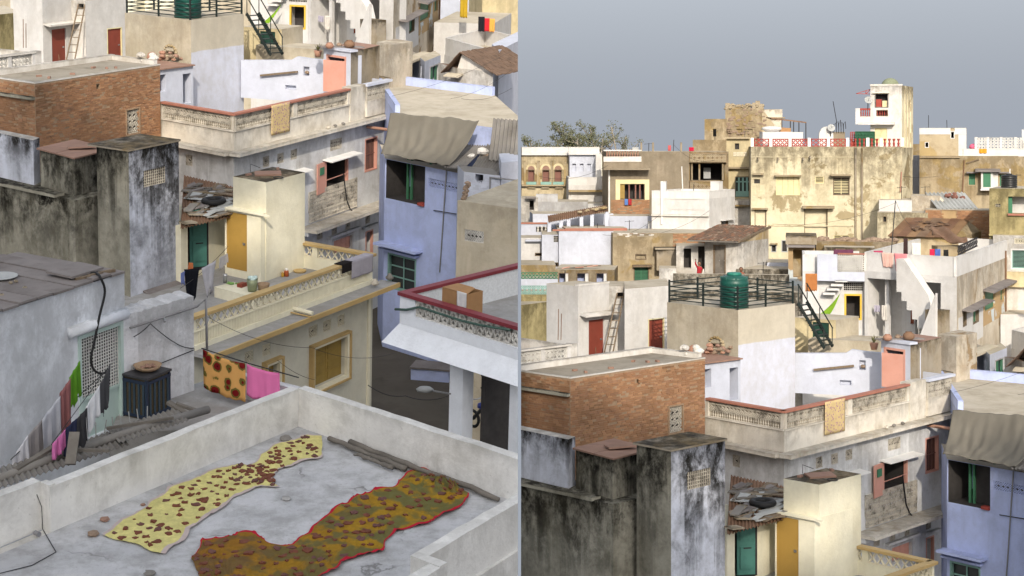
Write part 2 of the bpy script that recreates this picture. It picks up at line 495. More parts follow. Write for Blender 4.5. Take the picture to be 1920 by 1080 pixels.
        for a, b in zip(idx, idx[1:]):
            for t in range(n):
                u = (t + 1) % n
                if len(a) == 1:
                    s.f.append((a[0], b[u], b[t]))
                elif len(b) == 1:
                    s.f.append((a[t], a[u], b[0]))
                else:
                    s.f.append((a[t], a[u], b[u], b[t]))
                s.m.append(m)
        return s
    def build(s, name, mats, root, fr, base, smooth=False, stuff=False, weld=False, solid=0.0):
        """link as one mesh object under root; base = frame-local position of root; cut at the quarter boundary"""
        if not s.f:
            return None
        cn = fr.cn
        ds = [p.dot(cn) for p in s.v]
        if min(ds) > 0:
            return None
        me = bpy.data.meshes.new(name)
        me.from_pydata([tuple(p - base) for p in s.v], [], s.f)
        if not isinstance(mats, (list, tuple)):
            mats = [mats]
        for m in mats:
            me.materials.append(m)
        me.polygons.foreach_set('material_index', s.m)
        if max(ds) > 0 or weld:
            bm = bmesh.new(); bm.from_mesh(me)
            bmesh.ops.remove_doubles(bm, verts=bm.verts, dist=1e-4)
            if max(ds) > 0:
                g = bm.verts[:] + bm.edges[:] + bm.faces[:]
                r = bmesh.ops.bisect_plane(bm, geom=g, dist=1e-4, plane_co=-base, plane_no=cn, clear_outer=True)
                ed = [e for e in bm.edges if e.is_boundary and all(abs((v.co + base).dot(cn)) < 2e-3 for v in e.verts)]
                if ed:
                    try:
                        bmesh.ops.edgeloop_fill(bm, edges=ed)
                    except Exception:
                        pass
            bm.to_mesh(me); bm.free()
        if smooth:
            me.polygons.foreach_set('use_smooth', [True] * len(me.polygons))
        me.update()
        o = bpy.data.objects.new(name, me)
        COL.objects.link(o)
        if root is not None:
            o.parent = root
        else:
            o.matrix_world = fr.M @ Matrix.Translation(base)
        if stuff:
            o['kind'] = 'stuff'
        if solid:
            md = o.modifiers.new('thickness', 'SOLIDIFY'); md.thickness = solid; md.offset = 0
        return o

SIDE = {'left': 'left half', 'right': 'right half'}
TAGGED = {}
def thing(fr, name, label, cat, base, group=None):
    e = bpy.data.objects.new(name, None)
    COL.objects.link(e)
    e.empty_display_size = 0.3
    e.matrix_world = fr.M @ Matrix.Translation(base)
    tag(e, fr, label, cat, group)
    return e
SHARED = False
def tag(o, fr, label, cat, group=None):
    if SHARED:
        label = label + ', in ' + SIDE[fr.tag]
    o['label'] = label; o['category'] = cat
    if group:
        o['group'] = group
    return o
def solo(fr, mb, name, label, cat, mats, base, group=None, **kw):
    """a thing that is one mesh"""
    o = mb.build(name, mats, None, fr, V(base), **kw)
    if o:
        tag(o, fr, label, cat, group)
    return o
def prune(root):
    """drop an empty thing (all of it beyond the boundary)"""
    if not root.children:
        bpy.data.objects.remove(root)
        return None
    return root

# ---------------------------------------------------------------- lattice patterns
def lattice(mb, o, ex, n, w, h, kind, cell, bar, th, m=0):
    """perforated screen in the rectangle o + ex*w, z*h, thickness th along -n"""
    up = V((0, 0, 1))
    o = V(o); back = -n * th
    nx, nz = max(1, round(w / cell)), max(1, round(h / cell))
    cx, cz = w / nx, h / nz
    def B(p, q, wd):
        p, q = V(p), V(q)
        d = q - p
        y = d.cross(n).normalized() * wd
        mb.box(p - y / 2, d, y, back, m)
    P = lambda x, z: o + ex * x + up * z
    if kind in ('dia', 'zig'):
        for i in range(nx):
            for k in range(nz):
                B(P(i * cx, k * cz), P((i + 1) * cx, (k + 1) * cz), bar)
                B(P(i * cx, (k + 1) * cz), P((i + 1) * cx, k * cz), bar)
        for k in range(nz + 1):
            B(P(0, min(max(k * cz, bar / 2), h - bar / 2)), P(w, min(max(k * cz, bar / 2), h - bar / 2)), bar * 0.8)
    elif kind == 'grid':
        for i in range(nx + 1):
            B(P(i * cx, 0), P(i * cx, h), bar)
        for k in range(nz + 1):
            B(P(0, k * cz), P(w, k * cz), bar)
    elif kind == 'bal':
        for i in range(nx):
            x = (i + 0.5) * cx
            r = cx * 0.30
            c = P(x, 0) + back / 2
            mb.lathe(c, [(r * 1.1, 0), (r * 1.1, h * .08), (r * .55, h * .14), (r, h * .35), (r * .5, h * .62), (r * .9, h * .82), (r * 1.1, h * .9), (r * 1.1, h)], 6, m)
    elif kind in ('ring', 'floral'):
        ns = 8
        for i in range(nx):
            for k in range(nz):
                c = P((i + .5) * cx, (k + .5) * cz)
                for j in range(ns):
                    a0, a1 = j * 2 * PI / ns, (j + 1) * 2 * PI / ns
                    q = lambda a, r: c + ex * (math.cos(a) * r * cx) + up * (math.sin(a) * r * cz)
                    p0, p1, p2, p3 = q(a0, .5), q(a1, .5), q(a1, .5 - bar / cx), q(a0, .5 - bar / cx)
                    mb.quad([p0, p1, p2, p3][::-1], m)
                    mb.quad([p3, p2, p2 + back, p3 + back][::-1], m)
                    mb.quad([p1, p0, p0 + back, p1 + back][::-1], m)
                if kind == 'floral':
                    for a in (PI / 4, 3 * PI / 4):
                        d = ex * math.cos(a) * cx * .48 + up * math.sin(a) * cz * .48
                        B(c - d, c + d, bar * 0.9)
        for z in (bar * .4, h - bar * .4):
            B(P(0, z), P(w, z), bar * 0.8)
        for x in (bar * .4, w - bar * .4):
            B(P(x, 0), P(x, h), bar * 0.8)

# ---------------------------------------------------------------- walls and houses
class Face:
    """vertical wall plane from P0 to P1 (left to right seen from outside)"""
    def __init__(s, fr, P0, P1, root, base):
        s.fr, s.root, s.base = fr, root, base
        s.o = V((P0.x, P0.y, 0)); e = V((P1.x - P0.x, P1.y - P0.y, 0))
        s.L = e.length; s.e = e / s.L
        s.n = V((s.e.y, -s.e.x, 0))
    def st(s, u, v):
        p = s.fr.pl(u, v, s.o, s.n)
        return (p - s.o).dot(s.e), p.z
    def rect(s, r):
        u0, v0, u1, v1 = r
        um, vm = (u0 + u1) / 2, (v0 + v1) / 2
        return s.st(u0, vm)[0], s.st(u1, vm)[0], s.st(um, v1)[1], s.st(um, v0)[1]
    def p(s, a, t, d=0.0):
        return s.o + s.e * a + V((0, 0, t)) + s.n * d
    def box(s, mb, s0, s1, t0, t1, d0, d1, m=0):
        mb.box(s.p(s0, t0, d0), s.e * (s1 - s0), V((0, 0, t1 - t0)), s.n * (d1 - d0), m)

class House:
    def __init__(s, fr, name, label, cat, C, A, B, mat, bot=None, par=0.0, roof=None, group=None, fm=None, zt=None, extra=None):
        """C near top corner (u,v,depth), A far end of the left face, B far end of the right face (pixels on the same level, or with depth)"""
        s.fr = fr
        s.c = C.copy() if isinstance(C, V) else fr.P(*C)
        s.zt = s.c.z
        if A[0] == 'd':
            s.b = fr.pt(B, s.zt); e = (s.b - s.c); s.a = s.c + V((-e.y, e.x, 0)).normalized() * A[1]
        elif B[0] == 'd':
            s.a = fr.pt(A, s.zt); e = (s.a - s.c); s.b = s.c + V((e.y, -e.x, 0)).normalized() * B[1]
        else:
            s.a = fr.pt(A, s.zt); s.b = fr.pt(B, s.zt)
        s.d = s.a + s.b - s.c
        s.zb = fr.g if bot is None else (bot if isinstance(C, V) else fr.pl(C[0], bot, s.c, V((0, 1, 0))).z)
        s.zr = s.zt - par
        s.par = par
        s.base = V((s.c.x, s.c.y, s.zb))
        s.root = thing(fr, name, label, cat, s.base, group)
        s.L = Face(fr, s.a, s.c, s.root, s.base)
        s.R = Face(fr, s.c, s.b, s.root, s.base)
        s.BR = Face(fr, s.b, s.d, s.root, s.base)
        s.BL = Face(fr, s.d, s.a, s.root, s.base)
        s.F = {'L': s.L, 'R': s.R, 'BR': s.BR, 'BL': s.BL}
        s.rec = {0: [], 1: [], 2: [], 3: []}
        s.ix = {'R': 0, 'BR': 1, 'BL': 2, 'L': 3}
        s.mats = [mat, roof or m_roof, m_room]
        s.fm = {}
        for k, m in (fm or {}).items():
            s.mats.append(m); s.fm[s.ix[k]] = len(s.mats) - 1
        s.todo = []
        s.extra = extra
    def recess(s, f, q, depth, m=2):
        s.rec[s.ix[f]].append((q[0], q[1], q[2], q[3], depth, m))  # default back is the near-black painted room shade
    def part(s, mb, name, mat, **kw):
        return mb.build(name, mat, kw.pop('parent', s.root), s.fr, s.base, **kw)
    # --- features, by pixel rectangle (u0,v0,u1,v1) measured at mid width / mid height
    def opening(s, f, r, depth=1.2, frame=None, fw=0.07, sill=None):
        F = s.F[f]; q = F.rect(r); s.recess(f, q, depth)
        if frame is None and depth <= .8 and q[1] - q[0] > .45 and sill is None:
            frame = m_wood; fw = .05
        if frame:
            mb = MB(); frame_boxes(F, mb, q, fw, -0.12, 0.02)
            s.todo.append((mb, 'window_frame', frame))
        return q
    def door(s, f, r, mat, frame=None, fw=0.06, rec=0.1, planks=0, leaf=1):
        F = s.F[f]; q = F.rect(r); s.recess(f, q, rec + 0.1)
        g = (q[0] + fw, q[1] - fw, q[2], q[3] - fw) if frame else q
        w = (g[1] - g[0]) / leaf
        for i in range(leaf):
            mb = MB()
            F.box(mb, g[0] + i * w + 0.005, g[0] + (i + 1) * w - 0.005, g[2] + 0.01, g[3] - 0.005, -rec - 0.05, -rec)
            h = g[3] - g[2]
            for (a, b) in ((0.08, 0.45), (0.52, 0.92)):
                if planks:
                    F.box(mb, g[0] + i * w + w * .16, g[0] + (i + 1) * w - w * .16, g[2] + h * a, g[2] + h * b, -rec, -rec + 0.02)
            s.todo.append((mb, 'door', mat))
            hd = MB(); F.box(hd, g[0] + i * w + w * .80, g[0] + i * w + w * .9, g[2] + h * .46, g[2] + h * .5, -rec, -rec + 0.04)
            s.todo.append((hd, 'door_handle', m_steel, 1))
        if frame:
            mb = MB(); frame_boxes(F, mb, q, fw, -rec - 0.04, 0.015, bottom=False)
            s.todo.append((mb, 'door_frame', frame))
        return q
    def shutters(s, f, r, mat, frame=None, fw=0.06, leaf=2, slats=0, rec=0.1, panels=0):
        F = s.F[f]; q = F.rect(r); s.recess(f, q, rec + 0.08)
        g = (q[0] + fw, q[1] - fw, q[2] + fw, q[3] - fw) if frame else q
        w = (g[1] - g[0]) / leaf; h = g[3] - g[2]
        for i in range(leaf):
            mb = MB(); x0, x1 = g[0] + i * w + .006, g[0] + (i + 1) * w - .006
            if slats:
                frame_boxes(F, mb, (x0, x1, g[2], g[3]), 0.045, -rec - .03, -rec + .01)
                for k in range(slats):
                    z = g[2] + h * (k + .5) / slats
                    mb.box(F.p(x0, z - .012, -rec - .04), F.e * (x1 - x0), V((0, 0, h / slats * .55)) + F.n * .03, F.n * .012)
            else:
                F.box(mb, x0, x1, g[2], g[3], -rec - .04, -rec)
                for k in range(panels):
                    F.box(mb, x0 + (x1 - x0) * .15, x1 - (x1 - x0) * .15, g[2] + h * (k + .12) / panels, g[2] + h * (k + .88) / panels, -rec, -rec + .018)
            s.todo.append((mb, 'shutter', mat))
        if frame:
            mb = MB(); frame_boxes(F, mb, q, fw, -rec - .04, .02)
            s.todo.append((mb, 'window_frame', frame))
        return q
    def grille(s, f, r, frame, bar, nv=6, nh=2, fw=0.06, rec=0.12, bw=0.02, back=None):
        F = s.F[f]; q = F.rect(r); s.recess(f, q, rec + 0.5)
        mb = MB(); frame_boxes(F, mb, q, fw, -rec - .03, .02)
        s.todo.append((mb, 'window_frame', frame))
        x0, x1, z0, z1 = q[0] + fw, q[1] - fw, q[2] + fw, q[3] - fw
        for i in range(nv):
            mb = MB(); x = x0 + (x1 - x0) * (i + .5) / nv
            F.box(mb, x - bw / 2, x + bw / 2, z0, z1, -rec - .02, -rec)
            s.todo.append((mb, 'bar', bar, 1))
        for i in range(nh):
            mb = MB(); z = z0 + (z1 - z0) * (i + 1) / (nh + 1)
            F.box(mb, x0, x1, z - bw / 2, z + bw / 2, -rec, -rec + .015)
            s.todo.append((mb, 'crossbar', bar, 1))
        if back:
            mb = MB(); F.box(mb, x0, x1, z0, z1, -rec - .08, -rec - .05)
            s.todo.append((mb, 'pane', back, 1))
        return q
    def jali(s, f, r, kind='floral', cell=0.16, bar=0.025, mat=None, th=0.05, rec=0.16):
        bar = min(bar, cell * .13)
        F = s.F[f]; q = F.rect(r); s.recess(f, q, rec)
        mb = MB()
        lattice(mb, F.p(q[0], q[2], -0.015), F.e, F.n, q[1] - q[0], q[3] - q[2], kind, cell, bar, th)
        s.todo.append((mb, 'jali_screen', mat or m_jw))
        return q
    def ledge(s, f, u0, u1, v, out=0.5, th=0.09, mat=None, name='ledge', slope=0.0, ext=0.0):
        """projecting slab whose top edge runs at pixel height v (measured mid-way)"""
        F = s.F[f]; um = (u0 + u1) / 2
        s0, s1 = F.st(u0, v)[0] - ext, F.st(u1, v)[0] + ext
        z = F.st(um, v)[1]
        mb = MB()
        o = F.p(s0, z - th, 0.0)
        i = F.n * out - V((0, 0, slope))
        mb.box(o, F.e * (s1 - s0), i, V((0, 0, th)))
        s.todo.append((mb, name, mat or s.mats[0]))
        return s0, s1, z
    def raised(s, f, r, out=0.06, mat=None, name='moulding', back=0.0):
        F = s.F[f]; q = F.rect(r); mb = MB()
        F.box(mb, q[0], q[1], q[2], q[3], -back, out)
        s.todo.append((mb, name, mat or s.mats[0]))
        return q
    def pipe(s, f, pts, r=0.035, mat=None, name='pipe', d=0.06):
        F = s.F[f]; mb = MB()
        P = []
        for p in pts:
            a, t = F.st(*p[:2]); P.append(F.p(a, t, p[2] if len(p) > 2 else d))
        mb.tube(P, r, 6)
        s.todo.append((mb, name, mat or m_pipe))
    def body(s, name='wall', poly=None):
        poly = poly or [s.c, s.b, s.d, s.a]
        mb = MB()
        mb.prism(poly, s.zb, s.zr, 0, 1, s.rec, s.fm)
        s.part(mb, name, s.mats)
        last = s.root
        for e in s.todo:
            if len(e) > 3:
                s.part(e[0], e[1], e[2], parent=last or s.root)
            else:
                last = s.part(*e)
        s.todo = []
        return s
    def parapet(s, sides='R L BR BL', t=0.14, h=None, mat=None, coping=None, ch=0.06, co=0.04):
        h = h or s.par
        for k in sides.split():
            F = s.F[k]; mb = MB()
            # inset inside the outline; L and BR run between the others
            e0, e1 = (0.0, F.L) if k in ('R', 'BL') else (t, F.L - t)
            F.box(mb, e0, e1, s.zr, s.zr + h, -t, -0.002)
            s.part(mb, 'parapet', mat or s.mats[0])
            if coping:
                mb = MB()
                F.box(mb, (e0 - co) if k in ('R', 'BL') else e0 - t + co + t + 0.0, (e1 + co) if k in ('R', 'BL') else e1 - co, s.zr + h, s.zr + h + ch, -t - co, co)
                s.part(mb, 'coping', coping)
        return s
    def panels(s, f, s0, s1, z0, z1, kind, cell, bar, mat, pmat=None, pw=0.14, npan=1, th=0.06, cop=None, ch=0.08, foot=0.0, t=0.12):
        """open-work balustrade along face f between s0 and s1: posts, lattice panels, coping"""
        F = s.F[f]
        w = (s1 - s0) / npan
        for i in range(npan + 1):
            mb = MB(); x = s0 + i * w
            F.box(mb, x - pw / 2, x + pw / 2, z0, z1, -t - .01, .01)
            s.part(mb, 'post', pmat or s.mats[0])
        if foot:
            mb = MB(); F.box(mb, s0 + pw / 2, s1 - pw / 2, z0, z0 + foot, -t, 0)
            s.part(mb, 'plinth', pmat or s.mats[0])
        for i in range(npan):
            mb = MB()
            lattice(mb, F.p(s0 + i * w + pw / 2, z0 + foot, -t / 2 + th / 2), F.e, F.n, w - pw, z1 - z0 - foot, kind, cell, bar, th)
            s.part(mb, 'balustrade_panel', mat)
        if cop:
            mb = MB(); F.box(mb, s0 - pw / 2, s1 + pw / 2, z1, z1 + ch, -t - .05, .05)
            s.part(mb, 'coping', cop)

def frame_boxes(F, mb, q, fw, d0, d1, bottom=True, m=0):
    s0, s1, t0, t1 = q
    F.box(mb, s0, s0 + fw, t0, t1, d0, d1, m)
    F.box(mb, s1 - fw, s1, t0, t1, d0, d1, m)
    F.box(mb, s0 + fw, s1 - fw, t1 - fw, t1, d0, d1 - .003, m)
    if bottom:
        F.box(mb, s0 + fw, s1 - fw, t0, t0 + fw, d0, d1 - .003, m)

def corrugated(mb, o, a, b, pitch=0.09, amp=0.025, m=0, th=0.008):
    """wavy sheet: o corner, a along the waves' run (across ridges), b down the slope"""
    o, a, b = V(o), V(a), V(b)
    n = a.cross(b).normalized()
    if n.z < 0:
        n = -n
    k = max(8, int(a.length / pitch) * 8)
    for layer in (0, 1):
        i0 = len(mb.v)
        for i in range(k + 1):
            z = n * (amp * math.sin(i * PI / 4) - layer * th)
            mb.v += [o + a * (i / k) + z, o + a * (i / k) + b + z]
        for i in range(k):
            j = i0 + i * 2
            mb.f.append((j, j + 1, j + 3, j + 2) if layer else (j, j + 2, j + 3, j + 1)); mb.m.append(m)

def hang(fr, name, label, P0, P1, drop, mat, group=None, cat='cloth', seed=1, sag=0.0, fold=0.03, taper=0.0, back=0.0, over=None, nu=14, nv=10, jag=0.04):
    """cloth hanging from the line P0-P1; over = short back flap length"""
    rnd = random.Random(seed)
    P0, P1 = V(P0), V(P1)
    d = P1 - P0
    n = V((-d.y, d.x, 0)).normalized()
    ph = [rnd.uniform(0, 6.28) for _ in range(4)]
    jg = [rnd.uniform(-jag, jag) for _ in range(nu + 1)]
    def P(a, b):
        w = a if taper == 0 else 0.5 + (a - 0.5) * (1 - taper * b)
        p = P0 + d * w - V((0, 0, sag * 4 * a * (1 - a)))
        z = drop * b * (1 + jg[int(round(a * nu))])
        wv = fold * (0.25 + b) * (math.sin(a * 13 + ph[0] + b * 1.5) + 0.6 * math.sin(a * 27 + ph[1] - b * 2))
        return p - V((0, 0, z)) + n * (wv + back * b) - n * 0.012 * (1 - b)
    mb = MB(); mb.sheet(P, nu, nv)
    if over:
        def Q(a, b):
            p = P0 + d * a - V((0, 0, sag * 4 * a * (1 - a)))
            return p - V((0, 0, over * b)) + n * (0.05 * math.sin(a * 11 + ph[2]) * fold * 8 * b + 0.03 + 0.03 * b)
        mb.sheet(Q, nu, 5)
    return solo(fr, mb, name, label, cat, mat, (P0 + P1) / 2 - V((0, 0, drop)), group, smooth=True, weld=True, solid=0.008)

def wire(fr, name, label, pts, r=0.012, sag=0.0, mat=None, cat='wire', n=12, group=None):
    pts = [V(p) for p in pts]
    Q = []
    for a, b in zip(pts, pts[1:]):
        for i in range(n):
            t = i / n
            Q.append(a.lerp(b, t) - V((0, 0, sag * 4 * t * (1 - t))))
    Q.append(pts[-1])
    mb = MB(); mb.tube(Q, r, 5)
    return solo(fr, mb, name, label, cat, mat or m_wire, pts[0], group, smooth=True)

def brick_skin(F, q, mb, rnd, bl=0.23, bh=0.075, gap=0.012, out=0.012, skip=()):
    """courses of separate bricks standing a little proud of wall F inside rectangle q"""
    s0, s1, t0, t1 = q
    nz = int((t1 - t0) / bh)
    for k in range(nz):
        z = t0 + k * bh
        x = s0 - (bl / 2 if k % 2 else 0) - rnd.uniform(0, .05)
        while x < s1:
            w = bl * rnd.uniform(.85, 1.15)
            a, b = max(x, s0), min(x + w - gap, s1)
            if b - a > .03 and rnd.random() > .02:
                c = ((a + b) / 2, z + bh / 2)
                if not any(r[0] - .02 < c[0] < r[1] + .02 and r[2] - .02 < c[1] < r[3] + .02 for r in skip):
                    d = out * rnd.uniform(-.2, 2.2)
                    dz = rnd.uniform(-.005, .005)
                    F.box(mb, a, b, z + gap + dz, z + bh + dz, -.03, d, rnd.choice((0, 0, 0, 1, 2)))
            x += w

def brick_mats():
    return [m_brickA, flat('brick_orange', (0.47, 0.26, 0.14), 0.92, 0.35, 0.9, '#6a563e', 0.55), flat('brick_dark', (0.35, 0.19, 0.11), 0.92, 0.4, 1.2)]

def pot(fr, name, label, o, prof, mat, cat='pot', n=18, group=None):
    mb = MB(); mb.lathe(o, prof, n)
    return solo(fr, mb, name, label, cat, mat, o, group, smooth=True)

# ================================================================ setting
def ground_sheet(fr, name, z, pts, mat):
    mb = MB(); mb.quad([V((x, y, z)) for x, y in pts])
    o = mb.build(name, mat, None, fr, V((pts[0][0], pts[0][1], z)))
    o['kind'] = 'structure'
    return o
ground_sheet(FQ, 'ground', FQ.g - 0.3, [(0.4, 5), (3500, 5), (3500, 4500), (26, 4500)], m_earth)
g2 = ground_sheet(FL, 'street', FL.g, [(-70, 15), (25, 15), (25, 130), (-70, 130)], m_street)
mbx = MB(); mbx.box((-3500, -300, -70), (7000, 0, 0), (0, 4800, 0), (0, 0, 20))
lo = mbx.build('terrain', m_earth, None, FQ, V((0, 0, -70))) if False else None

def roof_bits(fr, spots, name, label, group, size=(0.2, 0.1, 0.07), mat=None, z=None, seed=3):
    rnd = random.Random(seed)
    for (u, v) in spots:
        p = fr.Z(u, v, z); a = rnd.uniform(0, PI)
        e = V((math.cos(a), math.sin(a), 0)); f = V((-e.y, e.x, 0))
        mb = MB(); mb.box(p - e * size[0] / 2 - f * size[1] / 2 + V((0, 0, 0.004)), e * size[0], f * size[1], V((0, 0, size[2])))
        solo(fr, mb, name, label, name.split('_')[-1], mat or m_redstone, p, group)

# ================================================================ buildings seen in both halves
def brick_house(fr):
    h = House(fr, 'brick_house', 'flat-roofed house of bare orange brick with pale roof edge', 'house', (65, 157, 58), (-30, 143.5), (300, 122), m_mortar, par=0.0, roof=m_roof)
    rj = h.jali('R', (237, 205, 260, 250), 'floral', 0.26, 0.03, m_jo)
    rv = h.R.rect((181, 158, 187, 168)); h.recess('R', rv, 0.3)
    h.body()
    rnd = random.Random(5)
    for k, skip in (('R', (rj, rv)), ('L', ())):
        F = h.F[k]
        mb = MB(); brick_skin(F, (0.02, F.L - 0.02, h.zt - 4.2, h.zt - 0.03), mb, rnd, skip=skip)
        h.part(mb, 'brickwork', brick_mats(), stuff=True)
    mb = MB(); F = h.R
    frame_boxes(F, mb, (rj[0] - .06, rj[1] + .06, rj[2] - .06, rj[3] + .06), .06, -.02, .05)
    h.part(mb, 'window_surround', m_mortar)
    # rounded string course of the left face
    mb = MB(); h.L.box(mb, 0, h.L.L, h.zt - .62, h.zt - .5, 0, .16); h.part(mb, 'ledge', m_stonewall)
    for k, hh, t in (('R', .05, .1), ('L', .05, .1), ('BR', .2, .18), ('BL', .22, .2)):
        F = h.F[k]; mb = MB()
        e0, e1 = (0, F.L) if k in ('R', 'BL') else (t, F.L - t)
        F.box(mb, e0, e1, h.zt + .001, h.zt + hh, -t, .02); h.part(mb, 'roof_kerb', m_white_worn)
    roof_bits(fr, [(73, 144), (92, 147), (175, 128), (200, 129), (217, 128), (136, 140)], 'loose_brick', 'loose red brick lying on the flat roof of the brick house', 'bricks on the brick house roof %s' % fr.tag, z=h.zt)
    # rubble stones on the roof corner
    rnd = random.Random(8)
    mb = MB(); p0 = fr.Z(277, 119, h.zt)
    for i in range(9):
        mb.rock(p0 + V((rnd.uniform(-.35, .35), rnd.uniform(-.2, .2), .12 + .12 * (i % 3))), rnd.uniform(.1, .2), rnd)
    solo(fr, mb, 'stone_heap', 'small heap of whitewashed stones at the brick house roof corner', 'stones', m_white_worn, p0)

def stained_block(fr):
    h = House(fr, 'stained_tower', 'square tower block streaked black over pale blue wash', 'building', (241, 284, 50), (181, 271), (335, 265), m_pillar, fm={'L': m_stonewall}, roof=m_stainblack)
    h.jali('R', (269, 316, 310, 347), 'grid', 0.1, 0.03, m_jo, rec=.12)
    h.shutters('R', (275, 548, 321, 584), flat('blue_shutter', (0.04, 0.06, 0.09)), m_mustard, .12, leaf=2)
    h.ledge('R', 268, 345, 533, 0.75, 0.06, m_slab, slope=.22)
    # low cream dado proud of the wall
    q = h.R.rect((243, 540, 337, 620)); mb = MB()
    h.body()
    mb = MB(); h.R.box(mb, -.05, h.R.L + .05, h.zt + .002, h.zt + .07, -h.L.L - .03, .05)
    h.part(mb, 'roof_edge', m_stainblack)
    w = House(fr, 'mossy_wall_house', 'moss-grey rendered house under a red stone slab roof', 'building', (140, 297, 51.6), (75, 280), (205, 281), m_stonewall, roof=m_stonewall)
    w.body()
    # red sandstone roof slabs
    for (u0, v0, u1, v1, dz) in ((76, 281, 140, 297, 0), (140, 297, 206, 282, 0.0)):
        pass
    mb = MB(); e1 = (w.a - w.c); e2 = (w.b - w.c)
    o = w.c - e1.normalized() * .12 - e2.normalized() * .12
    mb.box(o + V((0, 0, .004)), e1 * .52, e2 * 1.12, V((0, 0, .05))); w.part(mb, 'roof_slab', m_redstone)
    mb = MB(); mb.box(o + e1 * .53 + V((0, 0, .004)), e1 * .56, e2 * 1.1, V((0, 0, .055))); w.part(mb, 'roof_slab', m_redstone)
    mb = MB(); c = fr.Z(157, 277, w.zt + .1); mb.box(c - V((.45, .3, 0)), V((.9, .2, .04)), V((-.15, .5, 0)), V((0, .02, .05))); w.part(mb, 'roof_slab', m_redstone)
    lw = House(fr, 'mossy_lower_wall', 'long lower wall black with moss streaks below the white stained panel', 'wall', (140, 376, 50.9), (-80, 328), (207, 361), m_stonewall, roof=m_stonewall)
    lw.body()
    mb = MB(); lw.L.box(mb, 0, lw.L.L * .86, lw.zt - .02, lw.zt + .1, -.3, .12); lw.part(mb, 'ledge', m_stonewall)
    pn = House(fr, 'white_roof_room', 'small white stained roof room beside the brick house', 'room', (62, 263, 53.2), (-70, 236), (74, 258), m_pillar, roof=m_white_worn, bot=372)
    pn.body()

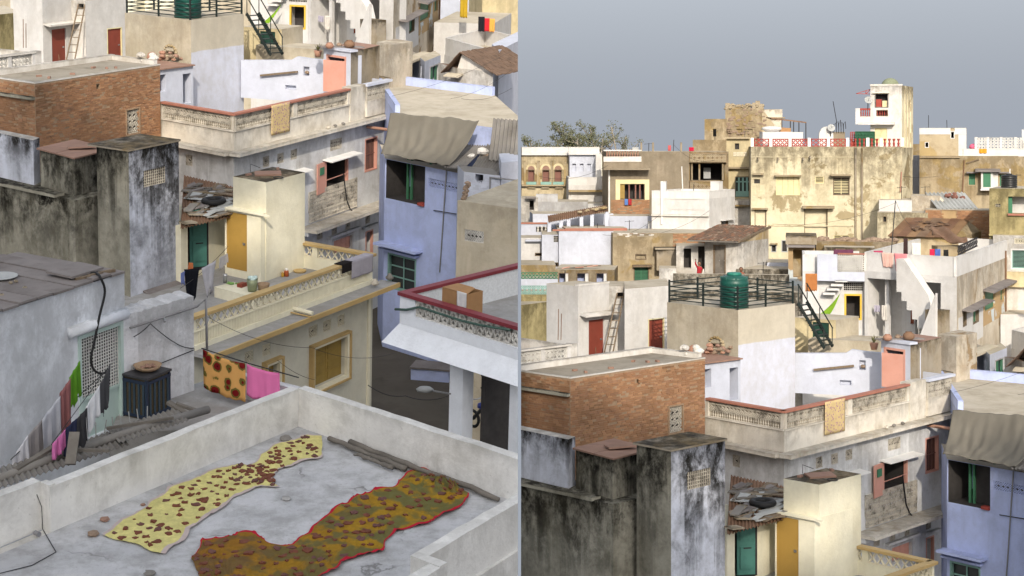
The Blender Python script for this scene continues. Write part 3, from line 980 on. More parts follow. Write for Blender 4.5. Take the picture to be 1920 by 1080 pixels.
def yellow_block(fr):
    # stair tower with a mustard door
    h = House(fr, 'stair_tower', 'cream stair tower with mustard door and slab roof', 'building', (499, 342, 52.5), (437, 331), (572, 323), m_cream, roof=m_stainblack, bot=530)
    h.body()
    mb = MB(); p = fr.Z(507, 326, h.zt + .05); mb.box(p - V((.5, .3, .045)), V((.9, .25, 0)), V((-.1, .5, .03)), V((0, 0, .06))); h.part(mb, 'roof_slab', m_redstone)
    roof_bits(fr, [(466, 329), (521, 318)], 'loose_brick', 'loose brick lying on the cream stair tower roof', 'bricks on the stair tower %s' % fr.tag, z=h.zt)
    mb = MB(); c = fr.Z(522, 333, h.zt + .02)
    mb.tube([c + V((.17 * math.cos(a * PI / 8), .17 * math.sin(a * PI / 8), 0)) for a in range(17)], .015, 5, cap=False)
    solo(fr, mb, 'rubber_ring', 'thin black hoop lying on the cream stair tower roof', 'hoop', m_black, c)
    mb = MB(); a = fr.Z(470, 322, h.zt); mb.tube([a, a + V((0, 0, .28)), a + V((.35, -.05, .16))], .012, 5); solo(fr, mb, 'bent_rod', 'bent iron rod standing on the stair tower roof', 'rod', m_wire, a)
    c2 = h.c + h.L.n * .26 - h.R.n * .004; rt = fr.ray(507, 405); c2.z = fr.pl(507, 405, c2, h.L.n).z
    ad = (h.a - h.c).normalized(); bd = (h.b - h.c).normalized()
    d = House(fr, 'door_room', 'cream wall with a shut mustard door below the stair tower', 'room', c2, c2 + ad * (h.L.L + .15), c2 + bd * (h.R.L * .9), m_cream, roof=m_cream, bot=h.zb)
    d.door('L', (424, 399, 463, 506), m_mustard_d, None, rec=.03)
    d.ledge('L', 427, 508, 396.5, .1, .05)
    d.body()
    t = House(fr, 'lean_to_room', 'cream room with an open teal door under junk-laden sheet roof', 'room', (339, 424, 51.9), ('d', 3.0), (424, 386, 54.6), m_cream, bot=548, roof=m_cream)
    q = t.opening('R', (352, 398, 391, 508), 1.6)
    t.body()
    # teal door leaf swung part open
    F = t.R; mb = MB(); hx = q[1] - .02
    o = F.p(hx, q[2] + .02, -.06); dv = (-F.e * .66 - F.n * .55).normalized()
    mb.box(o, dv * .62, V((0, 0, q[3] - q[2] - .04)), dv.cross(V((0, 0, 1))) * .04)
    for z in (.1, .55):
        mb.box(o + dv * .08 + V((0, 0, (q[3] - q[2]) * z)) + F.n * .03, dv * .46, V((0, 0, (q[3] - q[2]) * .36)), dv.cross(V((0, 0, 1))) * -.02)
    t.part(mb, 'door', m_teal)
    mb = MB(); mb.box(o + dv * .2 + V((0, 0, .85)) + F.n * .05, dv * .25, V((0, 0, .04)), F.n * .03); t.part(mb, 'door_bolt', m_wire)
    # corrugated lean-to roof
    A, B, C, D = fr.P(338, 405, 51.2), fr.P(437, 377, 53.2), fr.P(437, 346, 56.4), fr.P(345, 328, 58.0)
    A.z = t.zt + .08; B.z = t.zt + .1; C.z = t.zt + .5; D.z = t.zt + .55
    mb = MB()
    k = 64
    for layer in (0, 1):
        i0 = len(mb.v)
        for i in range(k + 1):
            f = i / k; w = V((0, 0, .03 * math.sin(i * PI / 2) - .012 * layer))
            mb.v += [A.lerp(B, f) + w, D.lerp(C, f) + w]
        for i in range(k):
            j = i0 + 2 * i; mb.f.append((j, j + 2, j + 3, j + 1)); mb.m.append(0)
    mb.build('sheet_roof', m_rust, t.root, fr, t.base)
    rnd = random.Random(12)
    S = lambda a, b: A.lerp(B, a).lerp(D.lerp(C, a), b)
    for i in range(64):
        a, b = rnd.uniform(.02, .9), rnd.uniform(.03, .78)
        p = S(a, b) + V((0, 0, .06 + .05 * rnd.random()))
        q2 = p + (S(min(1, a + .3), b) - S(a, b)).normalized().lerp((S(a, b + .2) - S(a, b)).normalized(), rnd.uniform(-.6, .9)) * rnd.uniform(.35, 1.1) + V((0, 0, rnd.uniform(-.06, .12)))
        mb = MB(); mb.bar(p, q2, rnd.choice((.06, .1, .3, .4, .22)), rnd.uniform(.02, .05))
        solo(fr, mb, 'scrap_plank', 'broken weathered board lying among the scrap on the sheet roof', 'board', [m_wood_g, m_wood, m_zinc, m_slab, m_stainblack, m_zinc_l][i % 6], p, 'scrap boards on the sheet roof %s' % fr.tag)
    c = S(.62, .36) + V((0, 0, .2))
    ty = thing(fr, 'car_tyre', 'old black car tyre lying on the scrap-covered sheet roof', 'tyre', c)
    mb = MB(); n = 24
    mb.sheet(lambda a, b: c + V((math.cos(a * 2 * PI) * (.34 + .11 * math.cos(b * 2 * PI)), math.sin(a * 2 * PI) * (.34 + .11 * math.cos(b * 2 * PI)), .1 * math.sin(b * 2 * PI))), n, 10)
    mb.build('tread', m_black, ty, fr, c, smooth=True, weld=True)
    mb = MB(); mb.lathe(c - V((0, 0, .09)), [(.25, 0), (.27, .02), (.01, .03)], 20); mb.build('lining', m_rust, ty, fr, c)

def yellow_house(fr):
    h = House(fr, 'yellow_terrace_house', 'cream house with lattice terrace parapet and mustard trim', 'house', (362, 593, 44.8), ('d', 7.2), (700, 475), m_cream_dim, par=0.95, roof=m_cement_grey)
    R = h.R; zc = h.zt
    def px(z):
        return z
    # main shuttered window with deep moulded frame
    q = h.R.rect((585, 642, 646, 716)); h.recess('R', q, .22)
    for r in ((579, 610, 595, 632), (606, 600, 621, 621), (633, 590, 646, 611), (459, 658, 475, 680), (492, 645, 507, 667)):
        h.jali('R', r, 'floral', .2, .03, m_jc, rec=.1)
    q2 = h.R.rect((497, 682, 519, 740)); h.recess('R', q2, .22)
    h.body()
    for qq, n in ((q, 2), (q2, 1)):
        w = (qq[1] - qq[0]) / n
        for i in range(n):
            mb = MB(); R.box(mb, qq[0] + i * w + .01, qq[0] + (i + 1) * w - .01, qq[2], qq[3], -.18, -.14)
            for k in range(4):
                hh = (qq[3] - qq[2]) / 4
                R.box(mb, qq[0] + i * w + w * .14, qq[0] + (i + 1) * w - w * .14, qq[2] + hh * k + hh * .12, qq[2] + hh * k + hh * .88, -.14, -.12)
            h.part(mb, 'shutter', m_olive_d)
        g = (qq[0] - .1, qq[1] + .1, qq[2] - .1, qq[3] + .1)
        mb = MB(); frame_boxes(R, mb, g, .1, 0, .14); h.part(mb, 'window_frame', m_cream)
        g2_ = (g[0] - .07, g[1] + .07, g[2] - .07, g[3] + .07)
        mb = MB(); frame_boxes(R, mb, g2_, .07, 0, .2); h.part(mb, 'window_trim', m_mustard)
    # chajja ledge with mustard edge
    zl = zc - 1.08
    mb = MB(); R.box(mb, -.2, R.L + .55, zl - .09, zl, 0, .72); h.part(mb, 'ledge', m_cement_grey)
    mb = MB(); R.box(mb, -.2, R.L + .55, zl - .14, zl + .012, .72, .8); h.part(mb, 'ledge_edge', m_mustard)
    mb = MB(); R.box(mb, R.L - .34, R.L - .2, h.zb, zl - .15, 0, .06); h.part(mb, 'pilaster', m_cream)
    # water spouts
    for sx in (.515,):
        s0 = R.L * sx
        mb = MB(); mb.tube([R.p(s0, zl + .16, -.05), R.p(s0 + .05, zl + .1, .75)], .075, 8); h.part(mb, 'water_spout', m_cream)
        mb = MB(); mb.tube([R.p(s0 - .2, zl + .08, .05), R.p(s0 - .1, zl + .03, .85)], .03, 6); h.part(mb, 'drain_pipe', m_mustard)
    # parapet on the street side: coping, diamond lattice, ribbed band, base
    for k in ('R', 'BR'):
        F = h.F[k]; L = F.L; o = 0.0
        a0, a1 = (.02, L - .02) if k == 'R' else (.14, L - .1)
        mb = MB(); F.box(mb, a0, a1, h.zr if k != 'R' else zl + .001, zc - .5, -.12, -.01); h.part(mb, 'parapet_base', m_cream)
        n = 2 if k == 'R' else 3
        if k == 'R':
            mb = MB()
            for i in range(int((L - .5) / .075)):
                x = .26 + i * .075
                F.box(mb, x, x + .035, zc - .88, zc - .53, -.01, .012)
            h.part(mb, 'ribbed_band', m_cream, stuff=True)
            mb = MB(); F.box(mb, .02, L - .02, zc - .52, zc - .48, -.13, .03); h.part(mb, 'moulding', m_cream)
            mb = MB(); F.box(mb, .02, L - .02, zl + .002, zl + .16, -.01, .06); h.part(mb, 'moulding', m_cream)
        for i in range(n + 1):
            mb = MB(); x = a0 + (a1 - a0) * i / n
            F.box(mb, max(a0, x - .11), min(a1, x + .11), zc - .5, zc - .09, -.13, .005)
            if i in (0, n) or k == 'BR':
                h.part(mb, 'post', m_cream)
        for i in range(n):
            x0 = a0 + (a1 - a0) * i / n; x1 = a0 + (a1 - a0) * (i + 1) / n
            e0 = .11 if (i == 0 or k == 'BR') else 0
            e1 = .11 if (i == n - 1 or k == 'BR') else 0
            mb = MB(); lattice(mb, F.p(x0 + e0, zc - .5, -.03), F.e, F.n, x1 - x0 - e0 - e1, .41, 'dia', .31, .036, .07); h.part(mb, 'lattice_panel', m_jc)
        mb = MB(); F.box(mb, (a0 - .1) if k == 'R' else .1, a1 + .08, zc - .09, zc, -.2, .1); h.part(mb, 'coping', m_mustard)
    return h

def big_house(fr):
    h = House(fr, 'balustrade_house', 'weathered grey-white house with stained balustrade terrace', 'house', (438, 213, 62), (296, 189), (727, 150.5), m_bigh, par=1.25, roof=m_roof_lite)
    R, L = h.R, h.L
    for r in ((493, 293, 505, 313), (520, 287, 532, 306), (545, 280, 557, 299)):
        h.jali('R', r, 'floral', .22, .03, m_jo)
    h.jali('R', (619, 260, 641, 281), 'floral', .2, .03, m_jo)
    h.jali('L', (348, 290, 361, 311), 'floral', .25, .03, m_jo)
    for r in ((594, 431, 605, 449), (622, 423, 632, 440), (648, 415, 657, 432), (685, 402, 694, 419)):
        h.jali('R', r, 'floral', .22, .03, m_jo, rec=.1)
    qw = h.opening('R', (609, 295, 652, 350), 1.8)
    h.grille('R', (684, 258, 707, 320), m_pink, m_ironred, 8, 1, bw=.04, back=m_glass)
    h.ledge('R', 605, 663, 291, .5, .05, m_whitep, slope=.05)
    h.ledge('R', 540, 570, 318, .5, .05, m_whitep, slope=.05)
    h.shutters('R', (623, 442, 662, 475), m_pink, m_greywall, .1, leaf=4, panels=2, rec=.12)
    h.opening('R', (685, 432, 699, 490), .6, m_pink, .06)
    h.ledge('R', 614, 670, 434, .18, .1, m_bigh); h.ledge('R', 679, 706, 421, .18, .1, m_bigh)
    h.pipe('R', [(640, 325), (643, 352), (646, 375), (652, 390), (662, 402)], .03, m_black, 'hose', .12)
    h.body()
    # pink casement: frame and open left leaf
    mb = MB(); frame_boxes(R, mb, qw, .09, -.1, .04); h.part(mb, 'window_frame', m_pink)
    o = R.p(qw[0], qw[2] - .06, .05); hh = qw[3] - qw[2] + .02
    dv = (-R.e * .99 + R.n * .12).normalized()
    mb = MB(); mb.box(o, dv * .86, V((0, 0, hh)), dv.cross(V((0, 0, 1))) * .04); sh = h.part(mb, 'shutter', m_pink)
    mb = MB(); mb.box(o + dv * .22 + V((0, 0, hh * .62)) + R.n * .015 - R.e * .0, dv * .42, V((0, 0, hh * .24)), R.n * .03); h.part(mb, 'shutter_pane', m_green)
    mb = MB(); mb.bar(R.p(qw[0], qw[2] + .45, .03), R.p(qw[1], qw[2] + .5, .03), .03, .03); h.part(mb, 'crossbar', m_pink)
    # false balcony screen under the window
    q = R.rect((578, 350, 668, 395)); z0 = R.st(578, 398)[1]
    mb = MB(); lattice(mb, R.p(q[0], q[2] + .28, .06), R.e, R.n, q[1] - q[0], q[3] - q[2] - .2, 'floral', .2, .03, .05); h.part(mb, 'jali_screen', m_jo)
    mb = MB(); lattice(mb, R.p(q[0], q[2] - .18, .09), R.e, R.n, q[1] - q[0], .45, 'bal', .13, .03, .08); h.part(mb, 'baluster_row', m_jo)
    # ledges: one under the terrace (wrapping the corner), one lower
    zt = h.zt
    zl = zt - 1.55
    mb = MB(); R.box(mb, -.3, R.L + .1, zl - .16, zl, -.01, .5); h.part(mb, 'ledge', m_balus)
    mb = MB(); L.box(mb, 0, L.L - .01, zl - .161, zl - .001, -.01, .5); h.part(mb, 'ledge', m_balus)
    zs = R.st(652, 396)[1]
    mb = MB(); R.box(mb, R.st(560, 425)[0], R.L + .2, zs - .14, zs, -.01, .95); h.part(mb, 'ledge', m_balus)
    mb = MB(); R.box(mb, R.st(560, 425)[0], R.L + .15, zs - .32, zs - .145, -.01, .5); h.part(mb, 'moulding', m_bigh)
    # terrace parapet
    s1 = R.st(655, 190)[0]
    for F, a0, a1, n in ((R, 0.0, s1, 2), (L, .15, L.L, 1)):
        mb = MB(); F.box(mb, a0, a1, h.zr - .3, zt - .72, -.14, .012); h.part(mb, 'parapet', m_balus)
        mb = MB(); F.box(mb, a0, a1, zt - .76, zt - .70, -.15, .06); h.part(mb, 'moulding', m_balus)
        w = (a1 - a0) / n
        for i in range(n + 1):
            x = a0 + i * w
            mb = MB(); F.box(mb, max(a0, x - .16), min(a1, x + .16), zt - .72, zt - .08, -.14, .02); h.part(mb, 'post', m_balus)
        for i in range(n):
            x0, x1 = a0 + i * w + .16, a0 + (i + 1) * w - .16
            mb = MB(); lattice(mb, F.p(x0, zt - .46, -.03), F.e, F.n, x1 - x0, .38, 'floral', .19, .026, .06); h.part(mb, 'lattice_panel', m_jo)
            mb = MB(); lattice(mb, F.p(x0, zt - .70, -.02), F.e, F.n, x1 - x0, .24, 'bal', .12, .03, .1); h.part(mb, 'baluster_row', m_jo)
            mb = MB(); F.box(mb, x0, x1, zt - .70, zt - .1, -.13, -.1); h.part(mb, 'shade_back', m_stainblack)  # dark sheet behind the lattice stands in for shade in its hollows
        mb = MB(); F.box(mb, a0 - (.05 if F is R else -.06), a1 + (0 if F is R else 0), zt - .08, zt, -.2, .08); h.part(mb, 'coping', m_redoxide)
    # stained end pier and side balcony
    x0, x1 = s1, R.st(683, 190)[0]
    mb = MB(); R.box(mb, x0, x1, h.zr - .3, zt + .05, -.4, .06); h.part(mb, 'pier', m_balus)
    mb = MB(); R.box(mb, x1, R.L + .1, h.zr - .25, zt - .75, -.14, .16); h.part(mb, 'parapet', m_balus)
    mb = MB(); lattice(mb, R.p(x1 + .05, zt - .75, .1), R.e, R.n, R.L - x1 - .1, .7, 'floral', .2, .03, .06); h.part(mb, 'lattice_panel', m_jo)
    mb = MB(); R.box(mb, x1 + .05, R.L - .05, zt - .75, zt - .05, -.05, -.02); h.part(mb, 'shade_back', m_stainblack)  # same dark backing, shade painted into the balcony lattice hollows
    mb = MB(); R.box(mb, x1, R.L + .12, zt - .05, zt + .06, -.14, .2); h.part(mb, 'coping', m_white_blue)
    BR = h.BR
    mb = MB(); BR.box(mb, .0, 2.6, h.zr, zt, -.14, -.01); h.part(mb, 'parapet', m_white_blue)
    # spouts and nesting birds' clutter below the terrace
    for (u, v) in ((690, 238),):
        a, t = R.st(u, v); mb = MB(); mb.tube([R.p(a - .3, t + .05, .1), R.p(a + .3, t - .08, .85)], .07, 8); h.part(mb, 'water_spout', m_clay)
    for i, (u, v) in enumerate(((605, 240), (618, 238), (633, 232))):
        a, t = R.st(u, v); rnd = random.Random(i); mb = MB(); mb.rock(R.p(a, zl + .09, .3), .1, rnd)
        solo(fr, mb, 'resting_pigeon' if i else 'stone_lump', ['grey lump of stone on the ledge under the stained balustrade', 'dark pigeon resting on the ledge beside the stone lump', 'dark pigeon resting on the ledge nearest the pier'][i], 'pigeon' if i else 'stone', m_zinc if i else m_balus, R.p(a, zl, .3))
    # towel over the coping
    a0, a1 = R.st(505, 200)[0], R.st(540, 192)[0]
    t = cloth_mat('patterned', (0.50, 0.40, 0.22))
    hang(fr, 'hanging_towel', 'faded yellow patterned towel draped over the stained balustrade', R.p(a0, zt + .02, .1), R.p(a1, zt + .02, .1), 1.28, m_towel_p, fold=.006, over=None, cat='towel', jag=.004)
    return h

def towel_mat(key, base, spots, scale=14, thr=0.45):
    if key in MATS:
        return MATS[key]
    t = NT(key); t.obj()
    v = t.n('TexVoronoi', Scale=scale); t.l(t.raw, v.inputs['Vector'])
    f = t.ramp(v.outputs['Distance'], thr, thr + .06)
    c = t.mix(f, lin(spots), lin(base))
    c = t.mix(t.ramp(t.noise(5, 5), .35, .7, .25, 0), c, tuple(x * .5 for x in lin(base)))
    MATS[key] = t.done(c, .95, t.noise(30, 3), .2, .01, .05)
    return MATS[key]
m_towel_p = towel_mat('towel_yellow', (0.60, 0.46, 0.24), (0.36, 0.20, 0.26), 9, .3)

def terrace_rooms(fr, big):
    zr = big.zr
    # small blue-white room with stone roof and rubble
    h = House(fr, 'blue_white_room', 'small blue-white room with stone slab roof and doorway', 'room', (290, 132, 69), ('d', 3.5), (362, 123), m_white_blue, roof=m_redstone, bot=215)
    h.opening('R', (299, 140, 311, 172), .8)
    h.opening('R', (343, 138, 358, 194), .9)
    h.body()
    mb = MB(); h.R.box(mb, -.1, h.R.L + .02, h.zt, h.zt + .06, -3.3, .12); h.part(mb, 'roof_slab', m_redstone)
    rnd = random.Random(3)
    p0 = fr.Z(322, 113, h.zt + .06)
    for i in range(16):
        p = p0 + V((rnd.uniform(-.75, .75), rnd.uniform(-.5, .5), .08 + (.15 if i > 8 else 0) + (.14 if i > 13 else 0)))
        mb = MB(); mb.rock(p, rnd.uniform(.11, .2), rnd, 0, .6)
        solo(fr, mb, 'roof_stone', 'reddish stone in the heap on the blue-white room roof', 'stone', [m_redstone, m_stone, m_clay][i % 3], p, 'stones on the small room roof %s' % fr.tag)
    p = fr.Z(276, 106, h.zt + .06) if False else p0 + V((-1.0, .3, 0))
    pot(fr, 'clay_pot', 'upturned clay pot beside the stone heap', p, [(.24, 0), (.25, .1), (.2, .25), (.08, .33), (.01, .34)], m_clay)
    # white back wall with uneven top, niche and slot
    a, b = fr.P(452, 115, 75.5), fr.P(612, 113, 74.2)
    for q in (a, b):
        q.z = 0
    h2root = thing(fr, 'terrace_wall', 'whitewashed terrace wall with uneven top beside the pink door', 'wall', V((a.x, a.y, zr)))
    F = Face(fr, a, b, h2root, V((a.x, a.y, zr)))
    zt0 = F.st(480, 113)[1]
    pr = [(452, 113), (545, 113), (556, 106.5), (580, 110), (600, 112), (616, 112)]
    mb = MB()
    rects = [F.rect((569, 125, 580, 142)), F.rect((535, 160, 555, 168))]
    zlow = min(F.st(*p)[1] for p in pr) - .02
    A3, B3 = F.p(0, 0), F.p(F.L, 0)
    mb.prism([A3, B3, B3 - F.n * .3, A3 - F.n * .3], zr - .1, zlow, 0, 0, {0: [(*r, .2, 0) for r in rects]})
    for p, q in zip(pr, pr[1:]):
        s0, z0 = F.st(*p); s1, z1 = F.st(*q)
        i = len(mb.v)
        mb.v += [F.p(s0, zlow - .01, -.002), F.p(s1, zlow - .01, -.002), F.p(s1, z1, -.002), F.p(s0, z0, -.002), F.p(s0, zlow - .01, -.29), F.p(s1, zlow - .01, -.29), F.p(s1, z1, -.29), F.p(s0, z0, -.29)]
        for f in ((0, 1, 2, 3), (5, 4, 7, 6), (3, 2, 6, 7), (1, 5, 6, 2), (4, 0, 3, 7)):
            mb.f.append(tuple(i + k for k in f)); mb.m.append(0)
    mb.build('wall', [m_white_blue], h2root, fr, F.base)
    s0, z0 = F.st(490, 141); s1, z1 = F.st(560, 134)
    mb = MB(); mb.bar(F.p(s0, z0, .12), F.p(s1, z1, .12), .1, .09)
    solo(fr, mb, 'wooden_beam', 'thin wooden pole resting on stones against the white terrace wall', 'pole', m_wood, F.p(s0, z0, .1))
    mb = MB(); rnd = random.Random(2); mb.rock(F.p(*F.st(575, 136), -.06), .13, rnd)
    solo(fr, mb, 'niche_stone', 'brown stone sitting in the niche of the white terrace wall', 'stone', m_stone, F.p(*F.st(575, 140), -.06))
    # white block lower wall (bench) at the tank house foot
    # pink door room
    d = House(fr, 'pink_door_room', 'white roof room with a salmon pink door ajar', 'room', (658, 98, 71.5), (607, 91), (712, 85), m_white_blue, fm={'R': m_stainblack}, roof=m_redstone, bot=200)
    q = d.opening('L', (612, 104, 649, 172), 1.0, m_pink, .1)
    d.body()
    F = d.L; mb = MB(); o = F.p(q[1] - .1, q[2], .02); dv = (-F.e * .93 + F.n * -.3).normalized()
    dv = (-F.e * .95 + F.n * .28).normalized()
    mb.box(o, dv * (q[1] - q[0] - .2), V((0, 0, q[3] - q[2] - .22)), dv.cross(V((0, 0, 1))) * .05)
    w = q[1] - q[0] - .2
    for zz in (.06, .52):
        pass
    d.part(mb, 'door', m_pink)
    mb = MB(); F.box(mb, -.05, F.L + .05, d.zt, d.zt + .1, -.4, .08); d.part(mb, 'roof_edge', m_white_blue)
    z = d.zt + .1
    for i, (u, v, r, m) in enumerate(((618, 87, .2, m_clay), (655, 86, .26, m_rust), (636, 84, .14, m_stone))):
        p = fr.Z(u, v + 4, z)
        pot(fr, 'clay_pot', ['round pale clay pot on the pink door room roof', 'large red-brown clay pot on the pink door room roof', 'small dark stone bowl between the clay pots'][i], p, [(r * .55, 0), (r * .95, r * .4), (r, r * .75), (r * .8, r * 1.15), (r * .5, r * 1.3), (r * .6, r * 1.42), (r * .45, r * 1.35), (.01, r * .6)], m)
    mb = MB(); p = fr.Z(640, 89, z); mb.box(p - V((.9, .3, 0)), V((2.0, .3, 0)), V((-.2, .4, 0)), V((0, 0, .05))); solo(fr, mb, 'stone_slab', 'flat stone slab under the clay pots on the roof', 'slab', m_slab, p)
    # planter on the wall
    p = F.p(-.5, d.zt - .45, -.1)
    pl = thing(fr, 'potted_plant', 'small plant in a clay pot left of the pink door', 'plant', p)
    mb = MB(); mb.lathe(p, [(.13, 0), (.2, .3), (.18, .3), (.01, .26)], 12); mb.build('pot', m_clay, pl, fr, p, smooth=True)
    mb = MB(); rnd = random.Random(4)
    for i in range(26):
        a = rnd.uniform(0, 6.3); l = rnd.uniform(.15, .4); q1 = p + V((0, 0, .28)); q2 = q1 + V((math.cos(a) * l * .6, math.sin(a) * l * .6, l)); sd = V((-math.sin(a), math.cos(a), 0)) * .03
        mb.quad([q1 - sd * .3, q1.lerp(q2, .5) - sd, q2, q1.lerp(q2, .5) + sd])
    mb.build('leaves', flat('leaf', (0.10, 0.10, 0.04), .8), pl, fr, p)
    # tan stained pier behind the pink door room
    t = House(fr, 'tan_side_house', 'tan plastered house side rising behind the pink door room', 'house', (738, 84, 76.5), (706, 80, 77.6), (774, 78, 78.2), m_corner, roof=m_corner)
    t.ledge('L', 705, 733, 143, .5, .12, m_stainblack, slope=.15)
    t.body()

def tank_house(fr):
    h = House(fr, 'tank_house', 'beige cement house with railed flat roof and bluish lower wall', 'house', (358, 38, 72), (234, 24), (457, 26), m_beige, fm={'R': m_tankh}, roof=m_roof_lite)
    q = h.opening('L', (311, 95, 328, 103), .5)
    h.body()
    # broken render round the hole
    F = h.L; rnd = random.Random(6); mb = MB()
    for i in range(14):
        a = i / 14 * 2 * PI
        p = F.p((q[0] + q[1]) / 2 + math.cos(a) * .42, (q[2] + q[3]) / 2 + math.sin(a) * .3 + .05, 0)
        mb.rock(p, rnd.uniform(.06, .12), rnd)
    h.part(mb, 'broken_render', m_tan2)
    # black-green railing
    zr = h.zt
    rail = thing(fr, 'roof_railing', 'black-green iron railing round the water tank roof', 'railing', V((h.c.x, h.c.y, zr)))
    base = V((h.c.x, h.c.y, zr)); H = .98
    pts = {'R': h.R, 'L': h.L, 'BR': h.BR, 'BL': h.BL}
    for k, F in pts.items():
        n = 2
        for i in range(n):
            mb = MB(); x = .06 + (F.L - .12) * i / n
            mb.box(F.p(x - .035, zr, -.12), F.e * .07, V((0, 0, H + .05)), F.n * .07); mb.build('post', m_rail, rail, fr, base)
        for z in (.12, .3, .5, .7, .92):
            mb = MB(); mb.box(F.p(.03, zr + z, -.1), F.e * (F.L - .06), V((0, 0, .045)), F.n * .035); mb.build('rail', m_rail, rail, fr, base)
    # tank
    c = h.c + (h.a - h.c).normalized() * .95 + (h.b - h.c).normalized() * .85
    r = .64
    tk = thing(fr, 'water_tank', 'dark green ribbed plastic water tank behind the iron railing', 'water tank', V((c.x, c.y, zr)))
    prof = [(r, 0)]
    for i in range(5):
        z = .1 + i * .2
        prof += [(r, z), (r * .975, z + .03), (r * .975, z + .06), (r, z + .09)]
    prof += [(r, 1.12), (r * .94, 1.2), (r * .96, 1.24), (r * .9, 1.34), (r * .55, 1.42)]
    mb = MB(); mb.lathe(V((c.x, c.y, zr)), prof, 28); mb.build('body', m_tank, tk, fr, V((c.x, c.y, zr)), smooth=True)
    mb = MB(); mb.lathe(V((c.x, c.y, zr + 1.41)), [(r * .52, 0), (r * .52, .09), (r * .45, .12), (.01, .14)], 24); mb.build('lid', flat('tank_lid', (0.03, 0.2, 0.15), .4), tk, fr, V((c.x, c.y, zr)), smooth=True)
    for i in range(8):
        a = i * PI / 4; p = V((c.x + math.cos(a) * r * .88, c.y + math.sin(a) * r * .88, zr + 1.24))
        mb = MB(); mb.box(p - V((.05, .05, 0)), V((.1, 0, 0)), V((0, .1, 0)), V((0, 0, .12))); mb.build('shoulder_rib', m_tank, tk, fr, V((c.x, c.y, zr)))
    # outside steel stair at the right corner
    b = h.b
    stb = V((b.x + .1, b.y - .6, h.zt - 3.0))
    st = thing(fr, 'iron_stair', 'black-green iron stair descending from the railed tank roof', 'stair', stb)
    p0 = fr.P(462, 25, 75.8); p1 = fr.P(508, 104, 76.6)
    off = V((.5, .55, 0))
    for o2 in (V((0, 0, 0)), off):
        mb = MB(); mb.bar(p0 + o2, p1 + o2, .05, .14); mb.build('stringer', m_rail, st, fr, stb)
        mb = MB(); mb.bar(p0 + o2 + V((0, 0, .85)), p1 + o2 + V((0, 0, .85)), .045, .045); mb.build('handrail', m_rail, st, fr, stb)
        for t in (.02, .5, .98):
            q = p0.lerp(p1, t) + o2
            mb = MB(); mb.bar(q, q + V((0, 0, .87)), .04, .04, up=V((1, 0, 0))); mb.build('baluster', m_rail, st, fr, stb)
    for i in range(9):
        q = p0.lerp(p1, (i + .5) / 9)
        mb = MB(); mb.box(q - V((.12, 0, .02)), V((.24, 0, 0)), off, V((0, 0, .04))); mb.build('tread', m_rail, st, fr, stb)
    # cream stair landing and little plastered store under the stair
    s = House(fr, 'stair_store', 'low beige plastered store with a dark green door by the iron stair', 'room', (528, 55, 78.2), (455, 50), (568, 48), m_yellow, fm={'R': m_beige}, roof=m_roof_lite, bot=150)
    s.door('L', (487, 59, 516, 108), m_green_d, rec=.06)
    s.body()
    t = House(fr, 'beige_terrace_block', 'low worn beige terrace wall behind the white wall', 'wall', (590, 92, 77.0), (480, 104, 78.0), (612, 82, 79), m_beige, roof=m_roof_lite, bot=160)
    t.body()

